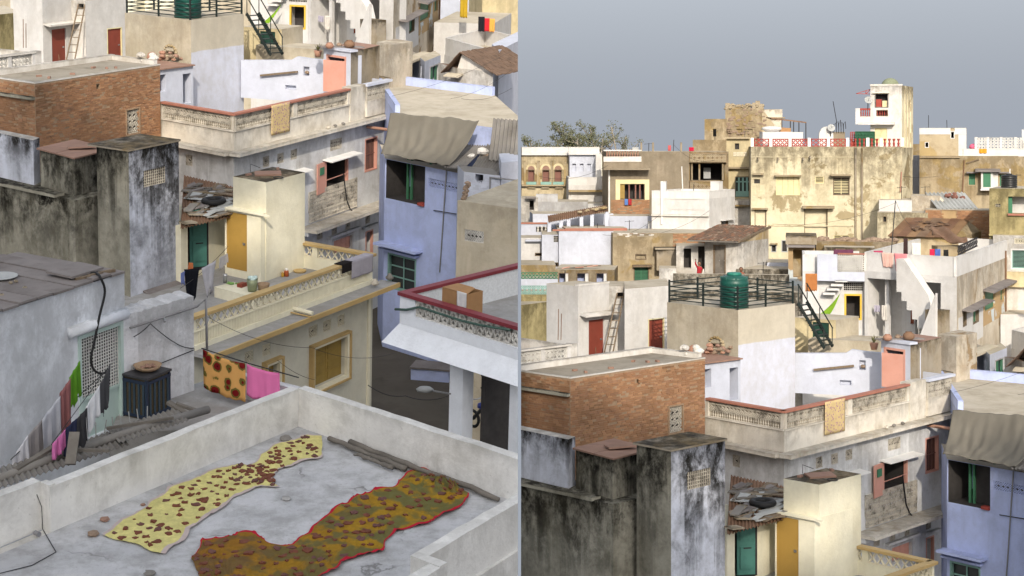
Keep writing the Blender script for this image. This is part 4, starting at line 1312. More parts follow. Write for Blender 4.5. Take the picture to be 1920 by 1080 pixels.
def red_door_house(fr):
    h = House(fr, 'white_corner_house', 'white house with maroon door and a ladder against it', 'house', (79, -4, 80), (24, -9), (133, -9), m_white, roof=m_roof_lite)
    h.door('R', (97.5, 54, 124, 122), m_maroon, rec=.06)
    h.ledge('R', 81, 139, 40, .45, .1, m_white_worn, slope=.08)
    h.body()
    mb = MB(); h.R.box(mb, 0, h.R.L, h.zt, h.zt + .1, -.2, .03); h.part(mb, 'roof_edge', m_white_worn)
    k = House(fr, 'white_plain_house', 'white house front with a single maroon door by the tank house', 'house', (160, 1, 79.5), (159, -2, 84), (238, -5), m_white, roof=m_roof_lite)
    k.door('R', (201, 52, 229, 114), m_maroon, m_cream_p, .05, rec=.06)
    k.body()
    g = House(fr, 'white_recess_room', 'narrow white room set back behind the ladder', 'room', (122, -4, 82.2), ('d', 3), (166, -8, 82.0), m_white_worn, roof=m_roof_lite)
    g.opening('R', (146, 7, 157, 18), .5)
    g.body()
    # ladder
    z = None
    p0, p1 = fr.P(123, 119, 78.6), fr.P(147, 8, 80.6)
    ex = V((.42, .05, 0))
    lb = thing(fr, 'wooden_ladder', 'thin wooden ladder leaning on the white house with maroon door', 'ladder', p0)
    for o in (V((0, 0, 0)), ex):
        mb = MB(); mb.bar(p0 + o, p1 + o * .8, .06, .05); mb.build('side_rail', m_wood, lb, fr, p0)
    for i in range(8):
        q = p0.lerp(p1, (i + .5) / 8)
        mb = MB(); mb.bar(q - ex * .08, q + ex * 1.02, .035, .035); mb.build('rung', m_wood, lb, fr, p0)
    # jali terrace in front on the left
    t = House(fr, 'jali_terrace_house', 'white terrace house with pierced jali parapet panel', 'house', (-32, 108, 66), ('d', 4.5), (77, 95), m_white, par=.95, roof=m_roof_lite)
    t.body()
    t.panels('R', .1, t.R.L - .45, t.zr, t.zt - .08, 'floral', .2, .035, m_jw, pw=.2, npan=2, cop=m_white_worn, foot=.06, t=.14)
    mb = MB(); t.R.box(mb, t.R.L - .35, t.R.L, t.zr, t.zt, -.3, .02); t.part(mb, 'corner_post', m_white_worn)
    for kk in ('BR', 'BL'):
        F = t.F[kk]; mb = MB(); F.box(mb, .02 if kk == 'BL' else .3, F.L - .05, t.zr, t.zt - .1, -.14, 0); t.part(mb, 'parapet', m_white_worn)
    for i, (u, v0, v1) in enumerate(((47, 90, 36), (52, 90, 44), (97, 120, 101))):
        F = t.R if i < 2 else h.R
        a, z0 = F.st(u, v0); z1 = F.st(u, v1)[1]
        mb = MB(); mb.tube([F.p(a, z0, -.1 if i < 2 else .5), F.p(a + .03, z1, -.1 if i < 2 else .45)], .018, 5)
        solo(fr, mb, 'iron_rod', ['tall rusty rod rising from the jali terrace post', 'shorter rusty rod beside the tall one on the jali terrace', 'short rod standing by the maroon door'][i], 'rod', m_rust, F.p(a, z0))
    y = House(fr, 'ochre_side_house', 'ochre house edge beside the white corner house', 'house', (-30, 30, 92), (-60, 20, 96), (40, 27, 95), m_yellowold, roof=m_roof_lite)
    y.body()

def stair_house(fr):
    X = lambda x: (x - 999) / 1.076
    W = lambda y: (y - 541) / 1.076
    # main block: white front wall, stained side
    h = House(fr, 'white_stair_house', 'white house with roofed porch, stepped outside stair and stained grey side', 'house', (X(1794), W(482), 84), (X(1621), W(474), 88), (X(1890), W(450)), m_white, fm={'R': m_corner}, par=1.0, roof=m_roof_lite)
    L, Rr = h.L, h.R
    U = lambda r: (X(r[0]), W(r[1]), X(r[2]), W(r[3]))
    qp = h.opening('L', U((1626, 526, 1764, 668)), 2.2)
    h.rec[3][-1] = (*h.rec[3][-1][:5], 0)
    h.opening('R', U((1805, 582, 1812, 612)), .25, None)
    h.opening('R', U((1824, 578, 1835, 606)), .25, None)
    h.shutters('R', U((1846, 537, 1866, 582)), m_green, m_paleblue, .06, leaf=1, panels=2)
    h.shutters('R', U((1875, 530, 1882, 565)), m_green, m_paleblue, .06, leaf=1)
    h.ledge('R', X(1803), X(1846), W(570), .55, .06, m_slab, slope=.06)
    h.ledge('R', X(1843), X(1897), W(530), .6, .1, m_slab, slope=.1)
    h.pipe('R', [(X(1884), W(470)), (X(1884), W(660))], .05, m_rust)
    h.body()
    h.parapet('R L BR BL', t=.16)
    # pale blue panel and white panels painted on the side wall
    for r, m in ((U((1843, 545, 1887, 600)), m_paleblue), (U((1797, 585, 1843, 645)), m_white)):
        q = Rr.rect(r)
        holes = [Rr.rect(U(k)) for k in ((1805, 582, 1812, 612), (1824, 578, 1835, 606), (1846, 537, 1866, 582), (1875, 530, 1882, 565))]
        mb = MB()
        ss = sorted({q[0], q[1]} | {x for k in holes for x in k[:2] if q[0] < x < q[1]}); ts = sorted({q[2], q[3]} | {x for k in holes for x in k[2:] if q[2] < x < q[3]})
        for i in range(len(ss) - 1):
            for j in range(len(ts) - 1):
                cs, ct = (ss[i] + ss[i + 1]) / 2, (ts[j] + ts[j + 1]) / 2
                if any(k[0] < cs < k[1] and k[2] < ct < k[3] for k in holes):
                    continue
                Rr.box(mb, ss[i], ss[i + 1], ts[j], ts[j + 1], -.01, .012)
        h.part(mb, 'paint_panel', m)
    for r in ((1805, 582, 1812, 612), (1824, 578, 1835, 606)):
        q = Rr.rect(U(r)); mb = MB(); Rr.box(mb, q[0] + .05, q[1] - .05, q[2] + .03, q[3] - .03, -.2, -.16); h.part(mb, 'shutter', m_green)
    # porch columns and inner wall
    for u in (1650,):
        a, z = L.st(X(u), W(600)); mb = MB(); mb.box(L.p(a, qp[2], -.5), L.e * .22, V((0, 0, qp[3] - qp[2] - .01)), -L.n * .22); h.part(mb, 'column', m_white)
    q = L.rect(U((1667, 555, 1692, 650))); mb = MB(); L.box(mb, q[0], q[1], q[2], q[3], -1.6, -1.3); h.part(mb, 'inner_wall', m_white)
    # stepped stair (saw-tooth soffit) in front
    mb = MB(); steps = 7
    s0, zt = L.st(X(1692), W(529)); s1, zb = L.st(X(1762), W(650))
    ds, dz = (s1 - s0) / steps, (zt - zb) / steps
    poly = [L.st(X(1692), W(484)), L.st(X(1706), W(484)), L.st(X(1752), W(552)), L.st(X(1772), W(648))]
    for i in reversed(range(steps)):
        poly += [(s0 + (i + 1) * ds, zt - (i + 1) * dz), (s0 + i * ds + (0 if i else .02), zt - (i + 1) * dz)]
    poly.append((s0 + .02, zt))
    for d, rev in ((.62, 0), (.03, 1)):
        pp = [L.p(a, z, d) for a, z in poly]
        mb.quad(pp if rev else pp[::-1])
    for (a, z), (b_, z2) in zip(poly, poly[1:] + poly[:1]):
        mb.quad([L.p(a, z, .62), L.p(b_, z2, .62), L.p(b_, z2, .03), L.p(a, z, .03)])
    h.part(mb, 'stair_flight', m_white)
    # sloping stair wall at the corner
    def slope_wall(p, q, zlow, d0, d1, mat, nm):
        s0, z0 = L.st(*p); s1, z1 = L.st(*q)
        m2 = MB(); i = len(m2.v)
        lo = L.st(p[0], zlow)[1]
        m2.v += [L.p(s0, lo, d1), L.p(s1, lo, d1), L.p(s1, z1, d1), L.p(s0, z0, d1), L.p(s0, lo, d0), L.p(s1, lo, d0), L.p(s1, z1, d0), L.p(s0, z0, d0)]
        for f in ((0, 1, 2, 3), (5, 4, 7, 6), (3, 2, 6, 7), (1, 5, 6, 2), (4, 0, 3, 7), (0, 4, 5, 1)):
            m2.f.append(tuple(f)); m2.m.append(0)
        h.part(m2, nm, mat)
    slope_wall((X(1744), W(648)), (X(1782), W(546)), W(668), 1.3, 1.5, m_white, 'stair_wall')
    mb = MB(); q = L.rect(U((1752, 600, 1790, 665))); L.box(mb, q[0] + .2, q[1], q[2], q[3] + .6, .5, 1.29); h.part(mb, 'stair_base', m_stainblack)
    # left wing with balcony
    g = House(fr, 'white_balcony_wing', 'white house wing with pierced balcony and yellow door frame', 'house', (X(1621), W(478), 88.4), (X(1505), W(470), 89), ('d', 3.0), m_white, roof=m_roof_lite, par=.9)
    q = g.opening('L', U((1583, 551, 1616, 600)), 1.0, m_yel_p, .1)
    g.jali('L', U((1582, 530, 1618, 545)), 'grid', .1, .03, m_jw)
    g.body()
    g.parapet('L BR BL', t=.14)
    F = g.L
    q = F.rect(U((1570, 476, 1620, 508))); mb = MB(); lattice(mb, F.p(q[0], q[2], .5), F.e, F.n, q[1] - q[0], q[3] - q[2], 'grid', .11, .045, .06); g.part(mb, 'lattice_panel', m_jw)
    q2 = F.rect(U((1532, 474, 1621, 522)))
    mb = MB(); F.box(mb, q2[0], q[0], q2[2], q[3], .36, .5); F.box(mb, q[0], q[1], q2[2], q[2], .36, .5); F.box(mb, q2[0], q[1], q2[2] - .1, q2[2], .0, .5); g.part(mb, 'balcony', m_white_blue)
    mb = MB(); F.box(mb, q[0], q[1], q[3], q[3] + .07, .4, .56); g.part(mb, 'coping', m_redoxide)
    # little stair treads under the balcony
    for i in range(4):
        s0, z0 = F.st(X(1546) + i * 0 + (3 - i) * 7.0, W(523 + (i) * 8)); mb = MB(); F.box(mb, s0 - .1, s0 + .55, z0 - .12, z0, .0, .5); g.part(mb, 'tread', m_white)
    # clothes on the parapet
    items = [('1654 1677', 478, .75, (0.80, 0.50, 0.42), 'pale peach cloth hung over the white house parapet'), ('1678 1702', 476, .95, (0.78, 0.28, 0.30), 'pink cloth hung over the white house parapet')]
    for i, (uu, v, dr, c, lab) in enumerate(items):
        u0, u1 = map(float, uu.split()); a, z = L.st(X(u0), W(v)); b, z2 = L.st(X(u1), W(v))
        hang(fr, 'hanging_cloth', lab, L.p(a, h.zt + .02, .05), L.p(b, h.zt + .02, .05), dr, cloth_mat('p%d' % i, c), seed=i, fold=.012, taper=.25)
    # green hammock cloth
    a, z = F.st(X(1537), W(585)); b, z2 = F.st(X(1574), W(548))
    P0, P1 = F.p(a, z, .9), F.p(b, z2, .7)
    mb = MB()
    mb.sheet(lambda s, t: P0.lerp(P1, s) + V((0, 0, -1.1 * s * (1 - s) * (0.35 + t) - .25 * t * (1 - s))) + F.n * (.35 * t * math.sin(s * PI)), 14, 8)
    solo(fr, mb, 'cloth_hammock', 'green cloth hammock slung beside the yellow door', 'hammock', cloth_mat('green', (0.20, 0.36, 0.03)), P0, smooth=True, solid=.01)
    # small laundry inside the porch
    for i, (u0, u1, v, dr, c, lab) in enumerate(((1634, 1645, 573, .35, (.45, .42, .5), 'grey cloth pegged in the porch'), (1648, 1657, 573, .8, (.7, .66, .6), 'white cloth pegged in the porch'), (1691, 1697, 560, 1.4, (.35, .12, .07), 'dark red cloth hanging by the porch wall'), (1698, 1706, 560, .75, (.62, .5, .34), 'sand-coloured cloth hanging by the porch wall'))):
        a, z = L.st(X(u0), W(v)); b, z2 = L.st(X(u1), W(v))
        hang(fr, 'hanging_cloth', lab, L.p(a, z, -.9 if i > 1 else -.3), L.p(b, z, -.9 if i > 1 else -.3), dr, cloth_mat('q%d' % i, c), seed=i + 5)
    # bedding roll in front
    p = L.p(*L.st(X(1622), W(608)), 1.0)
    # lower blue shop under the side wall
    b = House(fr, 'blue_washed_house', 'low blue-white house with a green door at the lane', 'house', (X(1800), W(668), 79.5), (X(1770), W(660), 82), (X(1845), W(650)), m_white_blue, roof=m_roof)
    q = b.opening('R', U((1797, 700, 1824, 745)), .5)
    b.ledge('R', X(1797), X(1850), W(655), .6, .12, m_beige, slope=.05)
    b.body()
    mb = MB(); Fb = b.R; o = Fb.p(q[1], q[2], .02); Fb.box(mb, q[0] + .3, q[1], q[2], q[3], -.2, -.14); b.part(mb, 'door', m_green)
    c = House(fr, 'bay_house', 'narrow white bay house with open green shutters', 'house', (X(1856), W(665), 80), (X(1845), W(660), 82), (X(1888), W(652)), m_white_blue, roof=m_beige)
    q = c.opening('R', U((1866, 672, 1884, 708)), .5, m_greywall, .06)
    c.body()
    for k in (0.25, .7):
        mb = MB(); c.R.box(mb, q[0] + (q[1] - q[0]) * k, q[0] + (q[1] - q[0]) * (k + .22), q[2] + .08, q[3] - .08, -.1, -.06); c.part(mb, 'shutter', m_green)
    return h

def tarp_house(fr):
    """blue house with tarpaulin and tin roofs beyond the grey-white house"""
    z = fr.P(742, 208, 70).z
    # roof slab with blue parapet
    h = House(fr, 'blue_tarp_house', 'blue-washed house with tarpaulin awning and big dark opening', 'house', (722, 297, 66.5), (712, 292, 70), (872, 325, 63.4), m_blue, roof=m_roof_lite)
    F = h.R
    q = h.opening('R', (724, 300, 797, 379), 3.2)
    h.jali('R', (803, 340, 868, 357), 'floral', .2, .03, m_blue, rec=.06)
    q2 = h.grille('R', (727, 480, 780, 546), m_teal_l, m_teal_l, 1, 2, .07, bw=.06, back=m_glass)
    h.ledge('R', 716, 793, 460, .55, .1, m_blue)
    h.ledge('R', 716, 785, 471, .25, .08, m_blue)
    h.pipe('R', [(839, 318), (829, 470), (826, 510)], .03)
    h.pipe('R', [(815, 394), (858, 401)], .02, m_wire)
    h.body()
    mb = MB(); F.box(mb, q[0] + (q[1] - q[0]) * .36, q[1] - .02, q[2] + .01, q[3] - .01, -.75, -.7); h.part(mb, 'inner_shade_sheet', m_room)  # near-black sheet added for the shade deep in the opening
    for x in (.32, .42, .9):
        mb = MB(); F.box(mb, q[0] + (q[1] - q[0]) * x, q[0] + (q[1] - q[0]) * x + .08, q[2], q[3], -.6, -.5); h.part(mb, 'door_frame', m_green)
    mb = MB(); F.box(mb, q[1] - .35, q[1], q[2] + .0, q[2] + .12, -.15, .1); h.part(mb, 'sill_board', m_redp)
    # upper roof terrace behind, with low blue parapet
    C, B = fr.P(742, 214, 69), fr.P(905, 226, 66)
    u = House(fr, 'blue_flat_roof', 'pale flat roof with low blue parapet behind the tarpaulin', 'roof', (742, 215, 68), (700, 200, 79), (1010, 232, 64), m_blue, roof=m_roof_lite, bot=345)
    u.body()
    for kk in ('BL', 'L'):
        G = u.F[kk]; mb = MB(); G.box(mb, 0 if kk == 'BL' else .2, G.L if kk == 'BL' else G.L - .3, u.zt, u.zt + .42, -.22, 0); u.part(mb, 'parapet', m_blue)
    # tarpaulin
    A0, B0 = fr.P(732, 214, 67.6), fr.P(898, 228, 64.6)
    A1, B1 = fr.P(714, 291, 65.9), fr.P(842, 313, 63.3)
    mb = MB()
    def T(a, b):
        p = A0.lerp(B0, a).lerp(A1.lerp(B1, a), b)
        nn = noise.noise(V((a * 5, b * 2.5, 3)))
        return p + V((0, 0, .05 - .36 * math.sin(b * PI) * (1 - .45 * b) + .035 * math.sin(a * 46 + 2 * nn) * (1 - b) * b * 3 + .12 * nn + .05 * noise.noise(V((a * 14, b * 4, 8)))))
    mb.sheet(T, 90, 40)
    solo(fr, mb, 'tarpaulin', 'large olive-brown tarpaulin sloping from the blue roof edge', 'tarpaulin', m_tarp, A1, smooth=True, solid=.02)
    # corrugated sheets to the right
    t = thing(fr, 'tin_roof', 'grey corrugated tin roof beside the tarpaulin', 'roof', fr.P(840, 318, 62))
    bs = fr.P(840, 318, 62)
    for i, (p, a, b) in enumerate((((884, 264, 66.4), (920, 266, 65.8), (832, 314, 63.4)), ((914, 270, 65.4), (966, 276, 64.6), (880, 320, 62.6)))):
        o = fr.P(*p); A = fr.P(*a) - o; Bv = fr.P(*b) - o
        mb = MB(); corrugated(mb, o, A, Bv, .13, .035); mb.build('sheet', m_zinc, t, fr, bs)
    o = fr.P(925, 222, 65); mb = MB(); corrugated(mb, o, fr.P(985, 226, 64) - o, fr.P(916, 300, 63.4) - o, .2, .05)
    solo(fr, mb, 'tin_sheet', 'upright grey corrugated tin sheet leaning at the blue roof edge', 'sheet', m_zinc, fr.P(916, 300, 63.4))
    # white brick shed under the tin
    s = House(fr, 'whitewashed_shed', 'rough whitewashed brick shed with a small black window', 'shed', (870, 322, 61.6), (858, 318, 63), (938, 318, 61.0), m_white_blue, roof=m_zinc)
    s.opening('R', (891, 327, 906, 342), .5)
    s.pipe('R', [(920, 332), (919, 382)], .035); s.pipe('R', [(919, 332), (975, 338)], .035)
    s.body()
    rnd = random.Random(4); mb = MB(); brick_skin(s.R, (.05, s.R.L - .05, s.zt - 1.6, s.zt - .1), mb, rnd, .26, .1, .012, .01, skip=(s.R.rect((891, 327, 906, 342)),)); s.part(mb, 'brickwork', [m_white_blue, m_white_blue, m_white_blue], stuff=True)
    for i, (uu, vv, r) in enumerate(((905, 283, .32), (912, 294, .28), (884, 292, .2), (938, 286, .3), (901, 298, .17))):
        p = fr.P(uu, vv, 64.2); mb = MB(); mb.rock(p, r * .8, rnd)
        solo(fr, mb, 'roof_stone', 'pale stone weighing down the grey tin roof', 'stone', m_white_worn if i % 2 == 0 else m_stone, p, 'stones on the tin roof %s' % fr.tag)
    # pigeons / dots skipped; neighbour block at far right
    n = House(fr, 'blue_edge_house', 'pale blue house wall at the right end of the tin roof', 'house', (940, 305, 61), (936, 280, 63), (1010, 290, 62), m_white_blue, roof=m_white_blue)
    n.body()

def alley_cottages(fr):
    """cottages behind the blue roof, right of the corner house"""
    z = 0
    h = House(fr, 'tile_cottage', 'whitewashed gable cottage with broken clay tile roof', 'cottage', (858, 128, 77), (822, 120, 79), (925, 124, 76), m_white_worn, roof=m_tile)
    F = h.R
    q = h.opening('R', (838 + 0, 145, 849, 186), .5)
    h.ledge('R', 841, 869, 137, .5, .06, m_beige, slope=.1)
    h.body()
    # gable and roof
    m0, m1 = F.p(0, h.zt, 0), F.p(F.L, h.zt, 0)
    pk = F.p(F.L * .12, h.zt + .75, 0); back = -F.n * 4.0
    mb = MB(); mb.quad([m0, m1, pk]); mb.quad([m1 + back, m0 + back, pk + back]); mb.quad([m1, m1 + back, pk + back, pk]); mb.quad([m0 + back, m0, pk, pk + back]); h.part(mb, 'gable', m_white_worn)
    rnd = random.Random(9)
    for (e0, nn) in ((m1 + F.e * .3 - V((0, 0, .2)), 9), (m0 - F.e * .8 - V((0, 0, .35)), 6)):
        mb = MB()
        for i in range(nn):
            for j in range(18):
                t = i / nn
                p = pk.lerp(e0, t) + F.n * .25 - F.n * 4.3 * (j / 18) + V((0, 0, .06 + rnd.uniform(0, .04)))
                q_ = (e0 - pk) / nn * 1.25
                mb.box(p, q_, -F.n * .22, V((0, 0, .04)))
        h.part(mb, 'roof_tiles', m_tile, stuff=True)
    w = House(fr, 'white_upper_terrace', 'white walled terrace above the clay tile cottage', 'building', (925, 95, 84), (834, 60, 90), (1000, 60, 90), m_white, roof=m_roof_lite, par=1.0)
    w.body(); w.parapet('R L BR BL')
    w2 = House(fr, 'white_back_house', 'white house with dark opening high behind the terrace', 'house', (925, 45, 96), (815, -10, 96), (960, -12, 104), m_white, roof=m_roof_lite, zt=None)
    w2.body()
    y = House(fr, 'yellow_back_house', 'pale yellow house with grilled window behind the white terrace', 'house', (905, -20, 104), (880, -25, 108), (1010, -20, 106), m_yellow, roof=m_roof_lite)
    y.grille('R', (927, 31, 952, 51), m_ironred, m_wire, 8, 4, back=m_glass)
    y.body()
    for i, (u0, u1, v, dr, c, lab) in enumerate(((897, 909, 31, .9, (.02, .02, .025), 'black cloth hung on the yellow house terrace'), (909, 918, 34, .8, (.55, .03, .04), 'red cloth hung on the yellow house terrace'), (918, 928, 35, .8, (.75, .35, .08), 'orange cloth hung on the yellow house terrace'), (863, 877, -4, 1.2, (.45, .30, .03), 'mustard cloth hung on the white back house'))):
        a, b = fr.P(u0, v, 94.5), fr.P(u1, v, 94.5); b.z = a.z
        hang(fr, 'hanging_cloth', lab, a, b, dr, cloth_mat('y%d' % i, c), seed=i)
    b = House(fr, 'blue_lane_house', 'tall blue-grey house side at the lane edge', 'house', (936, 95, 79), (921, 140, 82), (1010, 58, 90), m_white_blue, roof=m_white_blue)
    b.body()
    for i, (p, q) in enumerate((((735, 180, 70), (960, 95, 78)), ((845, 185, 72), (960, 130, 76)), ((865, 185, 72), (960, 165, 74)))):
        wire(fr, 'power_line', ['lowest cable', 'middle cable', 'topmost cable'][2 - i] + ' crossing in front of the tile cottage', [fr.P(*p), fr.P(*q)], .007, .25)

# ================================================================ left half only
def strip_surface(fr, pairs, z, rnd, amp=.03):
    """smooth floor cloth from (top, bottom) pixel pairs"""
    T = [fr.Z(*a, z) for a, b in pairs]; B = [fr.Z(*b, z) for a, b in pairs]
    n = len(pairs) - 1
    ph = [rnd.uniform(0, 6.28) for _ in range(6)]
    def cr(P, t):
        x = t * n; i = min(int(x), n - 1); f = x - i
        p0, p1, p2, p3 = P[max(i - 1, 0)], P[i], P[i + 1], P[min(i + 2, n)]
        return 0.5 * ((2 * p1) + (p2 - p0) * f + (2 * p0 - 5 * p1 + 4 * p2 - p3) * f * f + (3 * p1 - p0 - 3 * p2 + p3) * f ** 3)
    def S(a, b):
        p = cr(T, a).lerp(cr(B, a), b)
        q = V((p.x * 1.0 + ph[0], p.y * 1.0, 0))
        n1 = noise.noise(q * 1.3); n2 = noise.noise(q * 3.1 + V((7, 3, 1))); n3 = noise.noise(V((q.x * 7 + n1 * 3, q.y * 2.2, 5)))
        ridge = (1 - abs(n3)) ** 5
        crumple = .5 + .9 * max(0, n1)
        w = amp * (.6 * n2 + 2.2 * ridge * crumple * (.35 + max(0, noise.noise(q * .8 + V((2, 9, 4))))) )
        edge = (1 - min(b, 1 - b) * 2) ** 3
        e = V((noise.noise(q * 2.2 + V((11, 0, 0))), noise.noise(q * 2.2 + V((0, 13, 0))), 0)) * (.05 + .10 * edge)
        return p + e + V((0, 0, .016 + amp * .5 + max(-amp * .4, w)))
    return S

def sari_mat(key, a, b, scale, mar=False):
    if key in MATS:
        return MATS[key]
    t = NT(key); t.obj()
    f = t.ramp(t.noise(scale, 3, .5, dist=.6), .42, .56)
    c = t.mix(f, lin(a), lin(b))
    if mar:
        sx = t.n('SeparateXYZ'); t.l(t.raw, sx.inputs[0])
        g = t.ramp(t.math('ADD', sx.outputs[0], t.math('MULTIPLY', t.noise(1.5, 5, .7), 4.0)), -.2, 3.4, .5, 0.0)
        c = t.mix(g, c, (0.16, 0.035, 0.02))
    c = t.mix(t.ramp(t.noise(9, 5, .7), .35, .7, .35, 0), c, tuple(x * .35 for x in lin(a)))
    MATS[key] = t.done(c, .9, t.noise(40, 3), .3, .01, .1)
    return MATS[key]

def terrace():
    fr = FL
    K = fr.P(559, 800, 31.0); zf = K.z; H = .84
    W = fr.Z(96, 998, zf); E = fr.Z(936, 930, zf)
    d1 = (W - K).normalized(); d2 = V((-d1.y, d1.x, 0))
    if d2.dot(E - K) < 0:
        d2 = -d2
    d2e = (E - K).normalized()
    base = V((K.x, K.y, fr.g))
    root = thing(fr, 'terrace_house', 'near flat roof terrace with grey cement floor and white parapet walls', 'house', base)
    lw = (W - K).length
    ne = fr.Z(938, 931, zf + H); lr = (ne - K).dot(d2e)
    P = lambda a, b: K + d1 * a + d2e * b
    # house body and floor (a sheet a little above the body)
    mb = MB(); o = [P(-.22, -.22), P(-.22, lr + .3), P(18, lr + .3), P(18, -.22)]
    if (o[1] - o[0]).cross(o[3] - o[0]).z < 0:
        o = o[::-1]
    mb.prism(o, fr.g, zf - .02); mb.build('wall', m_terr_wall, root, fr, base)
    mb = MB(); q = [P(0, 0), P(0, lr), P(17.5, lr), P(17.5, 0)]
    if (q[1] - q[0]).cross(q[3] - q[0]).z < 0:
        q = q[::-1]
    n = 40
    mb.sheet(lambda a, b: q[0].lerp(q[1], a).lerp(q[3].lerp(q[2], a), b), 20, 40); mb.build('floor', m_terr_floor, root, fr, base)
    def seg(p, q_, out, t, z0, z1, nm='parapet', mat=m_terr_wall):
        mb = MB()
        e = (q_ - p); n_ = max(2, int(e.length / .35)); rn = random.Random(7)
        # slightly wavy hand-plastered wall
        rows = []
        for i in range(n_ + 1):
            f = i / n_; j = rn.uniform(-.008, .008); jz = rn.uniform(-.012, .012)
            b0 = p + e * f
            rows.append([b0 + V((0, 0, z0 - b0.z)) - out * j, b0 + V((0, 0, z1 - b0.z + jz)) - out * j, b0 + out * t + V((0, 0, z1 - b0.z + jz * .6)), b0 + out * t + V((0, 0, z0 - b0.z))])
        k = len(mb.v)
        for r in rows:
            mb.v += r
        for i in range(n_):
            for c in range(4):
                a_ = k + i * 4
                mb.f.append((a_ + c, a_ + 4 + c, a_ + 4 + (c + 1) % 4, a_ + (c + 1) % 4)); mb.m.append(0)
        mb.f.append((k, k + 1, k + 2, k + 3)); mb.m.append(0)
        mb.f.append(tuple(k + n_ * 4 + c for c in (3, 2, 1, 0))); mb.m.append(0)
        return mb.build(nm, mat, root, fr, base, weld=True)
    seg(P(0, 0) - d2e * .0, P(lw, 0), -d2e, .22, zf - .02, zf + H)
    seg(P(0, 0), P(0, lr + .25), -d1, .22, zf - .02, zf + H + .01)
    w2 = fr.Z(79, 994, zf)
    off = (w2 - K).dot(d2e) if abs((w2 - K).dot(d2e)) > .1 else -.3
    seg(P(lw + .02, -.26), P(lw + 8, -.26), -d2e, .22, zf - .02, zf + H + .05)
    seg(P(lw - .12, -.27), P(lw + .02, -.27), d2e, .26, zf - .02, zf + H + .03, 'pier')
    # near wall with a jog
    j0 = fr.Z(817, 1004, zf + H); a0 = (j0 - K).dot(d1)
    seg(P(.1, lr + .003), P(a0, lr), d2e, .24, zf - 2.5, zf + H + .004)
    seg(P(a0 + .003, lr), P(a0 + .003, lr + .62), d1, .2, zf - 2.5, zf + H + .01)
    seg(P(a0 + .21, lr + .4), P(a0 + 6, lr + .4), d2e, .24, zf - 2.5, zf + H + .006)
    # dirt line details: drain pipe
    p = fr.Z(69, 1000, zf + .06); mb = MB(); mb.tube([p - d2e * .05, p + d2e * .07], .045, 10); mb.build('drain_pipe', m_pipe, root, fr, base)
    rnd = random.Random(21)
    # cloths
    S1 = strip_surface(fr, [((193, 1004), (305, 1041)), ((245, 968), (343, 1014)), ((300, 930), (395, 970)), ((345, 905), (440, 940)), ((400, 882), (482, 917)), ((440, 871), (525, 917)), ((478, 868), (510, 900)), ((512, 838), (548, 872)), ((560, 820), (598, 862)), ((603, 818), (606, 852))], zf, rnd, .03)
    my = sari_mat('sari_yellow', (0.66, 0.60, 0.24), (0.60, 0.55, 0.22), 1.5)
    mb = MB(); nu, nv = 260, 50; mb.sheet(S1, nu, nv)
    mb.m = [1 if (i // nu) < 2 or (i // nu) > nv - 4 else 0 for i in range(nu * nv)]
    sy = solo(fr, mb, 'yellow_sari', 'long pale yellow cloth spread on the terrace floor with brown pieces', 'cloth', [my, cloth_mat('mauve', (0.48, 0.40, 0.38))], fr.Z(300, 960, zf), smooth=True, weld=True)
    S2 = strip_surface(fr, [((362, 1048), (372, 1090)), ((378, 1022), (400, 1100)), ((410, 1012), (450, 1105)), ((470, 1003), (520, 1105)), ((528, 1024), (590, 1095)), ((575, 1000), (632, 1068)), ((612, 972), (690, 1043)), ((648, 940), (722, 1030)), ((690, 930), (735, 1002)), ((742, 905), (800, 983)), ((778, 880), (856, 958)), ((800, 885), (873, 940)), ((828, 902), (878, 930))], zf, rnd, .055)
    mr = sari_mat('sari_mustard', (0.34, 0.20, 0.02), (0.13, 0.13, 0.05), 2.2, True)
    mb = MB(); nu2, nv2 = 280, 64; mb.sheet(S2, nu2, nv2)
    mb.m = [1 if (i // nu2) < 2 or (i // nu2) > nv2 - 3 else 0 for i in range(nu2 * nv2)]
    solo(fr, mb, 'red_bordered_sari', 'crumpled mustard and olive cloth with red border on the terrace floor', 'cloth', [mr, cloth_mat('red', (0.42, 0.02, 0.04))], fr.Z(600, 1000, zf), smooth=True, weld=True)
    # drying pieces
    ml = flat('dried_piece', (0.17, 0.055, 0.03), .8, .3, 8); ml2 = flat('dried_piece_dark', (0.14, 0.06, 0.05), .8, .3, 8)
    meshes = []
    for i in range(7):
        mb = MB(); n = 9; r = .085
        prof = [rnd.uniform(.7, 1.2) for _ in range(n)]
        prof[0] = .55
        k = 0
        mb.v = [V((0, 0, .05))] + [V((math.cos(t * 2 * PI / n) * r * prof[t], math.sin(t * 2 * PI / n) * r * prof[t] * .75, .022 + .035 * rnd.random())) for t in range(n)] + [V((math.cos(t * 2 * PI / n) * r * prof[t], math.sin(t * 2 * PI / n) * r * prof[t] * .75, 0)) for t in range(n)]
        mb.f = [(0, 1 + t, 1 + (t + 1) % n) for t in range(n)] + [(1 + t, 1 + n + t, 1 + n + (t + 1) % n, 1 + (t + 1) % n) for t in range(n)] + [tuple(1 + n + t for t in reversed(range(n)))]
        me = bpy.data.meshes.new('dried_piece'); me.from_pydata([tuple(v) for v in mb.v], [], mb.f); me.materials.append(ml if i < 5 else ml2); me.update(); meshes.append(me)
